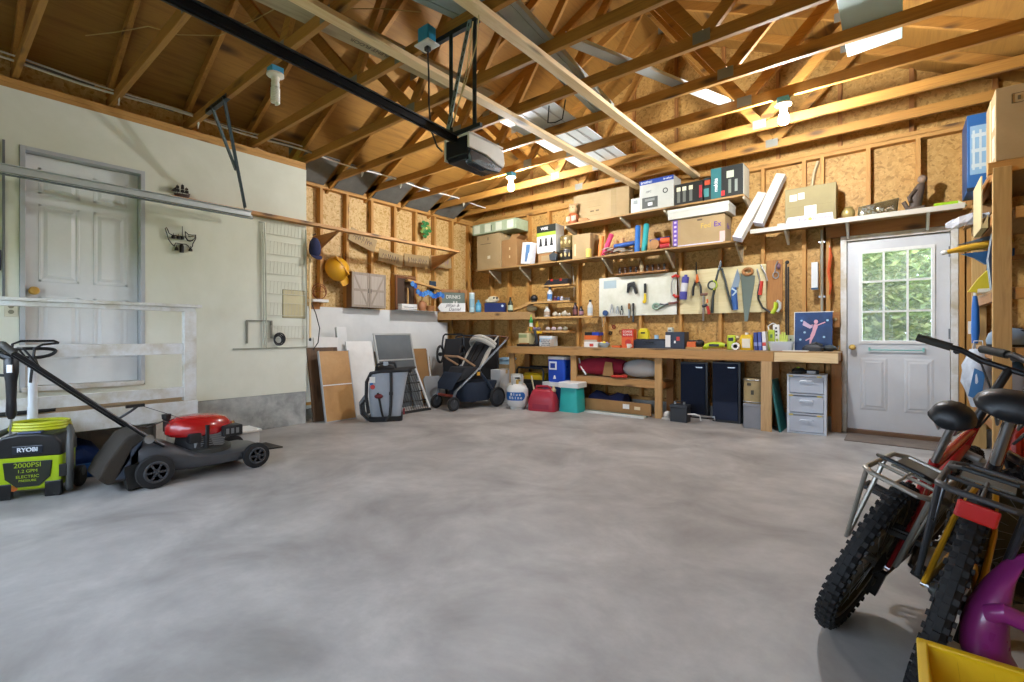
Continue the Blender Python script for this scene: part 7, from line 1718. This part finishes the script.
front(b, plain('#5a4a2c', .7), -.2, -.195, .39, .46, 'print'); front(b, plain('#5a4a2c', .7), -.08, -.075, .39, .46, 'print'); front(b, plain('#5a4a2c', .7), -.2, -.075, .39, .394, 'print'); front(b, plain('#5a4a2c', .7), -.2, -.075, .456, .46, 'print'); front(b, plain('#5a4a2c', .7), -.17, -.155, .41, .44, 'print'); front(b, plain('#5a4a2c', .7), -.12, -.105, .41, .44, 'print')
b = big('blue_carton', 'blue carton with a pale basket picture at the back of the storage rack', .46, .86, 5.72, 6.1, 2.2855, .66, plain('#2a62a0', .45), tape=False)
front(b, plain('#14202c', .5), -.2, .2, .0, .03, 'black_edge'); front(b, plain('#8ab0cc', .5), -.18, .08, .14, .56, 'pale_field', .002)
for k in range(6):
    front(b, plain('#c8d4d4', .5), -.165 + k * .042, -.15 + k * .042, .18, .52, 'basket_slat', .003)
for z in (.2, .33, .46): front(b, plain('#c8d4d4', .5), -.17, .07, z, z + .03, 'basket_band', .004)
build(G().bx(-.2016, -.2, -.19, .19, .02, .64), 'dark_side', plain('#1c4878', .45), b)
b = thing('folded_carton', 'flattened brown carton flap jutting out below the blue carton', 'cardboard', (.56, 5.98, 1.951))
build(G().prism([(-.10, .06), (.05, .12), (.1, .26), (-.06, .2)], -.12, .12, 'y'), 'flap', CARD, b); build(G().bx(-.04, .1, -.12, .12, 0, .08), 'carton', CARD2, b, bev=.003)
b = thing('cream_folder', 'large cream card sheet hanging off the middle of the storage rack', 'card', (.51, 5.36, 1.86))
build(G().bx(-.02, -.012, -.24, .24, .0, .40), 'sheet', plain('#d8c898', .7), b); build(G().prism([(-.02, 0), (.02, .1), (.02, .0)], -.24, .24, 'y'), 'folded_edge', plain('#c8b884', .7), b)
b = thing('foam_board', 'dark blue and white curved foam board standing on the storage rack', 'foam board', (.615, 5.2, 1.3805))
for k, (c, y) in enumerate((('#1c2c44', 0), ('#b8c4cc', .03), ('#24405c', .06), ('#a4b4c0', .09))):
    build(G().prism([(-.055, 0), (.01, 0), (.02, .2), (.0, .42), (-.05, .46), (-.075, .25)], y, y + .028, 'y'), 'stripe', plain(c, .5), b, bev=.003)
b = thing('storage_bin', 'dark teal storage bin on the near side of the storage rack', 'bin', (.98, 5.06, 1.3805))
build(G().loft([rrect(-.2, .2, .11, 0, .0, .25), rrect(-.23, .23, .13, .38, .0, .25)]), 'bin', plain('#26383e', .5), b, smooth=True, ang=40); build(G().loft([rrect(-.24, .24, .14, .38, 0, .25), rrect(-.24, .24, .14, .41, 0, .25)]), 'lid', plain('#3a5058', .5), b, smooth=True, ang=40)
b = thing('toy_plane', 'yellow and blue foam toy sticking out from the storage rack beside the door', 'toy', (.60, 5.55, 1.3805), math.radians(8))
build(G().tube([(-.30, -.05, .36), (-.2, -.03, .38), (.0, 0, .41), (.12, 0, .43)], [.015, .028, .03, .02], 12), 'nose', plain('#d8a830', .5), b, smooth=True); build(G().ball((-.31, -.05, .358), (.025, .022, .02), 10, 6), 'white_tip', WHITE, b, smooth=True)
build(G().prism([(-.20, .34), (.12, .36), (.12, .30), (-.05, .24), (-.12, .30)], -.04, -.01, 'y'), 'blue_wing', plain('#2c5a8a', .5), b); build(G().prism([(-.16, .02), (-.06, .0), (.02, .14), (-.02, .22), (-.10, .12)], -.05, -.02, 'y'), 'yellow_fin', plain('#d8c434', .5), b); build(G().prism([(-.22, .42), (.1, .46), (.1, .49), (-.05, .47)], -.02, .02, 'y'), 'grey_wing', plain('#5c6a78', .5), b); build(G().tube([(-.06, -.03, .0), (-.02, -.03, .25)], .016, 8), 'strut', plain('#2c4a6a', .5), b, smooth=True)
b = thing('plastic_wrap', 'crinkled clear plastic wrapping poking out above the foam toy', 'plastic', (.44, 5.72, 1.93))
RR = random.Random(12)
g = G()
rings = []
for i in range(7):
    u = i / 6; rings.append([(-.12 + .26 * u, .06 * math.sin(a) * math.sin(PI * (.12 + .8 * u)) * RR.uniform(.6, 1.3), .08 + .06 * u + .05 * math.cos(a) * math.sin(PI * (.12 + .8 * u)) * RR.uniform(.6, 1.3)) for a in [2 * PI * k / 9 for k in range(9)]])
build(g.loft(rings), 'film', clear('#dfe2ea', .35, .12), b); build(G().tube([(.12, 0, .13), (.16, 0, .14)], .02, 7), 'twist', plain('#c8ccd4', .3), b)
b = thing('white_shelf_board', 'loose white board lying on the middle shelf with its end sticking out', 'board', (.66, 5.42, 1.3805), math.radians(-4))
build(G().bx(-.16, .14, -.10, .03, 0, .03), 'board', plain('#dcd8c8', .5), b, bev=.003); build(G().bx(-.161, -.159, -.1, .03, 0, .03), 'cut_end', plain('#c8b890', .6), b)
b = thing('blue_umbrella', 'slim blue folded umbrella hanging beside the door off the storage rack', 'umbrella', (.50, 5.6, .97))
build(G().tube([(0, 0, 0), (.003, 0, .1), (.003, 0, .30), (0, 0, .40)], [.020, .028, .024, .014], 10), 'canopy', plain('#2468b8', .5), b, smooth=True); build(G().tube([(0, 0, .40), (0, 0, .43), (.02, 0, .45), (.04, 0, .43)], .009, 7), 'crook', WHITE, b, smooth=True); build(G().tube([(0, 0, 0), (0, 0, -.05)], .006, 6), 'tip', STEEL, b)
b = thing('grey_helmet', 'pale blue-grey bicycle helmet on the shelf behind the handlebars', 'helmet', (.64, 5.12, .9505))
build(G().lathe([(.12, .02), (.125, .05), (.11, .10), (.07, .135), (0, .145)], 20), 'shell', plain('#7c90a4', .4), b, smooth=True)
for k in (-1, 0, 1): build(G().bx(-.09, .07, k * .05 - .012, k * .05 + .012, .10, .143 - abs(k) * .015), 'vent', BLACK, b, bev=.004)
build(G().lathe([(.118, .0), (.124, .02)], 20), 'rim', BLACK, b, smooth=True)
t2 = thing('black_bag', 'black sports bag with yellow strap at the near end of the rack', 'bag', (1.03, 5.02, .9505))
build(G().loft([rrect(-.2, .2, .1, 0, 0, .5), rrect(-.22, .22, .11, .1, 0, .5), rrect(-.16, .16, .07, .24, 0, .6)]), 'bag', fabric('#1c1e22', '#2a2c30'), t2, smooth=True, ang=60); build(G().tube([(-.16, -.09, .14), (-.1, -.13, .28), (.05, -.13, .30), (.12, -.09, .15)], .015, 8, flat=.5), 'strap', plain('#d8a020', .5), t2, smooth=True)
b = thing('white_tub', 'white plastic bin with blue bag lining on the low shelf beside the door', 'bin', (.72, 5.95, .4205))
build(G().loft([rrect(-.13, .10, .1, 0, 0, .3), rrect(-.15, .12, .115, .30, 0, .3)]), 'bin', plain('#d4dce8', .4), b, smooth=True, ang=40)
rings = []
for i in range(6):
    u = i / 5; rings.append([((.16 - .08 * u) * math.cos(a) * RR.uniform(.9, 1.15) - .02, (.12 - .06 * u) * math.sin(a) * RR.uniform(.9, 1.1), .29 + .16 * u * RR.uniform(.8, 1.1)) for a in [2 * PI * k / 12 for k in range(12)]])
build(G().loft(rings), 'blue_bag', plain('#7cb4dc', .25, vary=.4), b, smooth=True, ang=60)
b = thing('white_bag', 'white and blue crumpled shopping bag hanging at the rack corner by the door', 'bag', (.50, 5.45, .45))
b.scale = (.62, .62, .95)
rings = []
for i in range(8):
    u = i / 7; w = .07 + .09 * math.sin(PI * u)
    rings.append([(w * math.cos(a) * RR.uniform(.75, 1.2), w * .9 * math.sin(a) * RR.uniform(.75, 1.2), .0 + .5 * u) for a in [2 * PI * k / 11 for k in range(11)]])
build(G().loft(rings), 'bag', plain('#d4e0ee', .3, vary=.45), b, smooth=True, ang=50); build(G().prism([(-.1, .1), (.02, .06), (.06, .3), (-.04, .34)], -.16, -.14, 'y'), 'blue_print', plain('#3a78b4', .4), b); build(G().tube([(-.05, 0, .48), (-.03, 0, .57), (.05, 0, .57), (.06, 0, .48)], .006, 6), 'handle', plain('#d4e0ee', .4), b)
b = thing('wall_plate', 'white cover plate on the back wall between the door and the rack', 'outlet', (.55, YB - .004, 1.05))
build(G().bx(-.04, .05, -.006, 0, -.0, .12), 'plate', WHITE, b, bev=.002); build(G().bx(-.01, .02, -.008, -.006, .04, .08), 'toggle', LGREY, b)

# ================================================================ BICYCLES AND TOYS
def bike(name, label, loc, rz, lean_deg, r, fc, fc2, rack, steer, bar_h, saddle_h, sad_w, fork_c, reflector):
    t = thing(name, label, 'bicycle', loc, 0)
    t.rotation_mode = 'QUATERNION'
    t.rotation_quaternion = (Matrix.Rotation(rz, 4, 'Z') @ Matrix.Rotation(lean_deg, 4, 'Y')).to_quaternion()
    wbs = r * 3.3
    FR1 = plain(fc, .25, coat=.5); FR2 = plain(fc2, .3, coat=.4); BK = plain('#16171a', .4, vary=.3)
    def wheel(nm, y, par, drop=0):
        w = thing_part(nm, par, (0, y, r))
        g = G().torus((0, 0, 0), r - .027, .024, 'x', 48, 10)
        n = int(r * 170)
        for k in range(n):
            a = 2 * PI * k / n; ca, sa = math.cos(a), math.sin(a)
            for x, off, wd in ((-.016, .5, .012), (.016, .5, .012), (0, 0, .016)):
                aa = a + off * 2 * PI / n; ca2, sa2 = math.cos(aa), math.sin(aa)
                rr = r - .003 if x == 0 else r - .010
                c = Vector((x, ca2 * rr, sa2 * rr)); tan = Vector((0, -sa2, ca2))
                g.bar(c - tan * .0075, c + tan * .0075, wd, .011, Vector((0, ca2, sa2)))
            for x in (-.026, .026):
                c = Vector((x, ca * (r - .024), sa * (r - .024))); tan = Vector((0, -sa, ca))
                g.bar(c - tan * .006, c + tan * .006, .007, .014, Vector((0, ca, sa)))
        build(g, 'tyre', RUBBER, w, recenter=False)
        g = G().lathe([(r - .062, -.012), (r - .046, -.014), (r - .046, .014), (r - .062, .012), (r - .062, -.012)], 40, (0, 0, 0), 'x')
        build(g, 'rim', plain('#6a6450', .35, .6), w, smooth=True, recenter=False)
        g = G()
        for k in range(24):
            a = 2 * PI * k / 24; b3 = a + (.35 if k % 2 else -.35)
            g.tube([((-.022 if k % 2 else .022), .02 * math.cos(b3), .02 * math.sin(b3)), (0, (r - .058) * math.cos(a), (r - .058) * math.sin(a))], .0011, 4)
        build(g, 'spokes', STEEL, w, recenter=False)
        build(G().lathe([(.012, -.045), (.024, -.03), (.016, -.015), (.016, .015), (.024, .03), (.012, .045)], 14, (0, 0, 0), 'x').tube([(-.065, 0, 0), (.065, 0, 0)], .006, 7), 'hub', STEEL, w, smooth=True, recenter=False)
        return w
    wheel('rear_wheel', 0, t)
    bb = Vector((0, r * 1.35, r * .98)); st = Vector((0, r * 1.0, saddle_h - .18)); hb = Vector((0, wbs - r * .58, r * 2.05)); ht = hb + Vector((0, -.04, .11))
    g = G().tube([bb, st], .016, 10).tube([bb, hb + Vector((0, -.005, .02))], .021, 12).tube([st - Vector((0, 0, .03)), ht - Vector((0, 0, .02))], .018, 12).tube([hb, ht], .02, 12)
    build(g, 'frame', FR1, t, smooth=True, recenter=False)
    g = G()
    for s in (-1, 1):
        g.tube([bb + Vector((s * .025, 0, 0)), Vector((s * .05, .12, r * .98)), Vector((s * .058, 0, r))], .009, 8)
        g.tube([st + Vector((s * .014, .01, -.05)), Vector((s * .045, .14, r * 1.6)), Vector((s * .058, 0, r))], .008, 8)
    build(g, 'stays', FR2, t, smooth=True, recenter=False)
    sp = Vector((0, st.y - .04, saddle_h))
    build(G().tube([st, sp - Vector((0, 0, .03))], .0125, 10), 'seat_post', STEEL, t, smooth=True, recenter=False)
    rings = []
    for y, w, z, h in ((-.15, .45, .0, .03), (-.135, .9, .012, .045), (-.07, 1.0, .016, .055), (.0, .78, .008, .05), (.06, .42, .0, .04), (.12, .27, -.002, .034), (.145, .18, -.008, .022)):
        rings.append([(sad_w * w * math.cos(a), sp.y + y, sp.z + z + h * (math.sin(a) if math.sin(a) > 0 else .6 * math.sin(a))) for a in [2 * PI * k / 16 for k in range(16)]])
    build(G().loft(rings), 'saddle', plain('#1e2124', .45, vary=.35), t, smooth=True, ang=70, recenter=False)
    g = G()
    for s in (-1, 1): g.tube([(s * .03, sp.y - .12, sp.z - .01), (s * .022, sp.y - .05, sp.z - .045), (s * .022, sp.y + .05, sp.z - .045), (s * .012, sp.y + .12, sp.z - .01)], .004, 6)
    build(g, 'saddle_rails', STEEL, t, smooth=True, recenter=False)
    # steering part
    stp = thing_part('steering', t, tuple(ht))
    stp.rotation_euler = (0, 0, steer)
    fx = Vector((0, wbs, r)) - ht
    g = G()
    for s in (-1, 1): g.tube([(s * .062, (hb - ht).y + .015, (hb - ht).z - .02), (s * .062, fx.y, fx.z)], [.019, .014], 10)
    g.tube([(-.062, .05, -.13), (.062, .05, -.13)], .018, 10)
    build(g, 'fork', plain(fork_c, .3, coat=.4), stp, smooth=True, recenter=False)
    build(G().tube([(0, 0, 0), (0, -.005, .06), (0, .06, bar_h - ht.z)], [.016, .017, .015], 10), 'stem', BK, stp, smooth=True, recenter=False)
    hz = bar_h - ht.z
    build(G().tube([(-.29, .0, hz + .02), (-.16, .03, hz + .02), (-.08, .06, hz), (.08, .06, hz), (.16, .03, hz + .02), (.29, .0, hz + .02)], .012, 10), 'handlebar', BK, stp, smooth=True, recenter=False)
    for s in (-1, 1):
        build(G().tube([(s * .31, -.005, hz + .02), (s * .19, .022, hz + .02)], .0175, 10), 'grip', plain('#2c2c26', .7), stp, smooth=True, recenter=False)
        build(G().tube([(s * .17, .035, hz + .01), (s * .19, .085, hz + .012), (s * .24, .085, hz + .02), (s * .30, .06, hz + .03)], [.014, .009, .008, .006], 8), 'brake_lever', plain('#3c3e40', .4, .5), stp, smooth=True, recenter=False)
        build(G().tube([(s * .16, .06, hz + .01), (s * .10, .14, hz - .02), (s * .02, .12, hz - .12), (0, .03, -.08)], .004, 6), 'brake_cable', BLACK, stp, smooth=True, recenter=False)
    fw = wheel('front_wheel', 0, stp); fw.location = tuple(fx)
    # drive
    c = thing_part('crankset', t, tuple(bb))
    build(G().lathe([(.07, .050), (.082, .050), (.082, .054), (.07, .054), (.07, .050)], 30, (0, 0, 0), 'x').tube([(-.06, 0, 0), (.07, 0, 0)], .014, 10).bar((.052, -.07, 0), (.052, .07, 0), .02, .004, (1, 0, 0)).bar((.052, 0, -.07), (.052, 0, .07), .02, .004, (1, 0, 0)), 'chainring', plain('#3a3c3e', .4, .6), c, smooth=True, recenter=False)
    for s, a in ((1, math.radians(-15 if reflector else 200)), (-1, math.radians(165 if reflector else 20))):
        e = Vector((s * .085, .15 * math.cos(a), .15 * math.sin(a)))
        build(G().tube([(s * .065, 0, 0), e], [.013, .010], 9), 'crank', plain('#2a2c2e', .4, .5), c, smooth=True, recenter=False)
        g = G()
        q = e + Vector((s * .06, 0, 0))
        for dy in (-.04, .04): g.bar(q + Vector((-.045, dy, 0)), q + Vector((.045, dy, 0)), .01, .018)
        for dx in (-.045, .045): g.bar(q + Vector((dx, -.04, 0)), q + Vector((dx, .04, 0)), .01, .018)
        g.tube([e, q + Vector((s * .045, 0, 0))], .009, 8)
        build(g, 'pedal', BLACK, c, recenter=False)
    build(G().tube([(.052, bb.y, bb.z + .08), (.045, .0, r + .03)], .005, 6).tube([(.052, bb.y, bb.z - .08), (.045, .01, r - .10), (.045, -.01, r - .05)], .005, 6), 'chain', plain('#4a4438', .5, .6), t, recenter=False)
    build(G().lathe([(.02, .03), (.045, .034), (.02, .05)], 18, (0, 0, r), 'x').bar((.05, 0, r - .02), (.05, .02, r - .12), .02, .03, (1, 0, 0)), 'derailleur', plain('#2a2826', .5, .5), t, recenter=False)
    # rack
    RKM = plain(rack, .3, .7)
    zr = r * 2 + .05
    k = thing_part('rear_rack', t, (0, -.02, zr))
    build(G().tube([(-.085, -.15, 0), (-.085, .13, 0), (-.05, .17, 0), (.05, .17, 0), (.085, .13, 0), (.085, -.15, 0), (.06, -.175, 0), (-.06, -.175, 0)], .0085, 9, True), 'rack_loop', RKM, k, smooth=True, recenter=False)
    build(G().bx(-.055, .055, .0, .15, -.004, .002), 'rack_plate', plain('#7c7c74', .45, .4), k, recenter=False)
    build(G().tube([(-.085, -.05, 0), (.085, -.05, 0)], .006, 7).tube([(0, -.17, 0), (0, .02, 0)], .005, 7), 'rack_bar', RKM, k, smooth=True, recenter=False)
    build(G().tube([(-.07, -.0, .01), (-.075, -.12, .045), (-.05, -.165, .06), (.05, -.165, .06), (.075, -.12, .045), (.07, -.0, .01)], .006, 8), 'spring_clip', DARKSTEEL, k, smooth=True, recenter=False)
    for s in (-1, 1):
        build(G().tube([(s * .085, -.13, 0), (s * .075, .0, -zr + r + .03)], .0075, 8).tube([(s * .085, .05, 0), (s * .075, .015, -zr + r + .03)], .0075, 8), 'rack_strut', RKM, k, smooth=True, recenter=False)
    if reflector: build(G().bx(-.04, .04, -.2, -.188, -.055, -.01), 'reflector', plain('#b0181c', .2, coat=.6), k, bev=.006, recenter=False)
    return t

def thing_part(name, parent, loc):
    """an Empty that gathers the pieces of one part"""
    o = bpy.data.objects.new(name, None); o.empty_display_size = .05; C.objects.link(o)
    o.parent = parent; o.location = loc
    return o
bike('bicycle', 'red bicycle with bare grey rear rack, the left one of the two', (-.184, 2.10, .0), math.radians(-14), math.radians(21), .29, '#a81c20', '#8c1a1e', '#b4b0a6', math.radians(-4), .965, .80, .062, '#8c8a84', False)
bike('bicycle', 'gold and black bicycle with red reflector, nearest to the right edge', (.045, 1.86, .0), math.radians(-9), math.radians(13), .30, '#1c1d22', '#c8901c', '#5a5c60', math.radians(-62), .95, .83, .09, '#1a1a1e', True)

# red sled standing on end behind the bicycles
t = thing('sled', 'red plastic sled standing on end behind the bicycles at the right', 'sled', (.72, 3.32, 0))
t.rotation_euler = (math.radians(-6), 0, math.radians(6))
SLD = plain('#b02a1c', .35)
build(G().prism([(-.28, 0), (.3, 0), (.3, .55), (.22, .66), (-.2, .66), (-.28, .56)], -.01, .01, 'y'), 'bed', SLD, t, bev=.006)
build(G().tube([(-.28, -.02, .0), (-.28, -.02, .56), (-.2, -.02, .66), (.22, -.02, .66), (.3, -.02, .55), (.3, -.02, 0)], .025, 9), 'rim', SLD, t, smooth=True)
build(G().tube([(-.2, -.03, .40), (-.22, -.06, .34), (-.18, -.06, .28)], .012, 8), 'rope_loop', plain('#d8b020', .5), t, smooth=True)

# purple ride-on toy
t = thing('ride_on_toy', 'purple plastic ride-on toy with a horn handle at the right edge', 'toy', (.188, 1.69, 0), math.atan(386 / 477))
t.scale = (.95, .95, 1.18)
PRP = plain('#8e2e76', .3, coat=.4)
def oval(cx, cz, a, b2, tilt=0.0, cy=0.0, n=18):
    return [(cx + a * math.cos(q), cy + b2 * math.sin(q), cz + a * math.cos(q) * tilt) for q in [2 * PI * k / n for k in range(n)]]
build(G().loft([oval(.12, .05, .19, .10, -.1), oval(.11, .085, .18, .10, -.25), oval(.05, .125, .10, .075, -.3), oval(.0, .17, .062, .056, -.15), oval(-.03, .22, .05, .05), oval(-.03, .27, .048, .047), oval(-.018, .31, .042, .042, .1), oval(.01, .36, .03, .032, .3), oval(.045, .395, .02, .024, .5), oval(.075, .41, .011, .015, .6)]), 'body', PRP, t, smooth=True, ang=75)
build(G().tube([(-.04, -.02, .30), (-.028, -.05, .315), (.005, -.07, .305), (.045, -.085, .262), (.055, -.09, .245)], [.02, .02, .019, .016, .012], 12), 'horn_handle', PRP, t, smooth=True)
build(G().loft([oval(-.085, .165, .035, .04, .1, -.04), oval(-.03, .135, .06, .06, -.4, -.06), oval(.07, .08, .11, .07, -.5, -.07), oval(.16, .035, .08, .06, -.4, -.07)]), 'front_lip', PRP, t, smooth=True, ang=75)
for x in (-.01, .24): build(G().lathe([(.02, -.02), (.055, -.02), (.06, -.012), (.06, .012), (.055, .02), (.02, .02)], 20, (x, .0, .061), 'y'), 'wheel', BLACK, t, smooth=True)

# yellow tub in the corner of the picture
t = thing('yellow_tub', 'open yellow plastic tub at the bottom right corner', 'tub', (.33, 1.30, 0))
YT = plain('#e0b818', .35)
x0, x1, y0, y1, h = -.285, .30, -.2, .2, .30
g = G()
g.loft([[(x0 + .05, y1 - .05, .0), (x1 - .05, y1 - .05, .0), (x1 - .05, y0 + .05, 0), (x0 + .05, y0 + .05, 0)], [(x0 + .05, y1 - .05, .01), (x1 - .05, y1 - .05, .01), (x1 - .05, y0 + .05, .01), (x0 + .05, y0 + .05, .01)]])
def wall4(a, b2, c, d, th):
    n = (Vector(b2) - Vector(a)).cross(Vector(d) - Vector(a)).normalized() * th
    g.add([a, b2, c, d, Vector(a) + n, Vector(b2) + n, Vector(c) + n, Vector(d) + n], [(0, 1, 2, 3), (7, 6, 5, 4), (0, 4, 5, 1), (1, 5, 6, 2), (2, 6, 7, 3), (3, 7, 4, 0)])
wall4((x0 + .05, y1 - .05, 0), (x1 - .05, y1 - .05, 0), (x1, y1, h), (x0, y1, h), .006)
wall4((x0 + .05, y0 + .05, 0), (x0 + .05, y1 - .05, 0), (x0, y1, h), (x0, y0, h), .006)
wall4((x1 - .05, y1 - .05, 0), (x1 - .05, y0 + .05, 0), (x1, y0, h), (x1, y1, h), .006)
wall4((x1 - .05, y0 + .05, 0), (x0 + .05, y0 + .05, 0), (x0, y0, h), (x1, y0, h), .006)
build(g, 'tub', YT, t)
g = G().bx(x0 - .012, x1 + .012, y1 - .006, y1 + .014, h - .006, h + .012).bx(x0 - .012, x1 + .012, y0 - .014, y0 + .006, h - .006, h + .012).bx(x0 - .012, x0 + .008, y0, y1, h - .006, h + .012).bx(x1 - .008, x1 + .012, y0, y1, h - .006, h + .012)
build(g, 'rim', YT, t, bev=.004)
for k in range(9): build(G().bar((x0 + .09 + k * .055, y1 - .048, .02), (x0 + .06 + k * .06, y1 - .004, h - .01), .006, .006), 'rib', plain('#cfa614', .4), t)
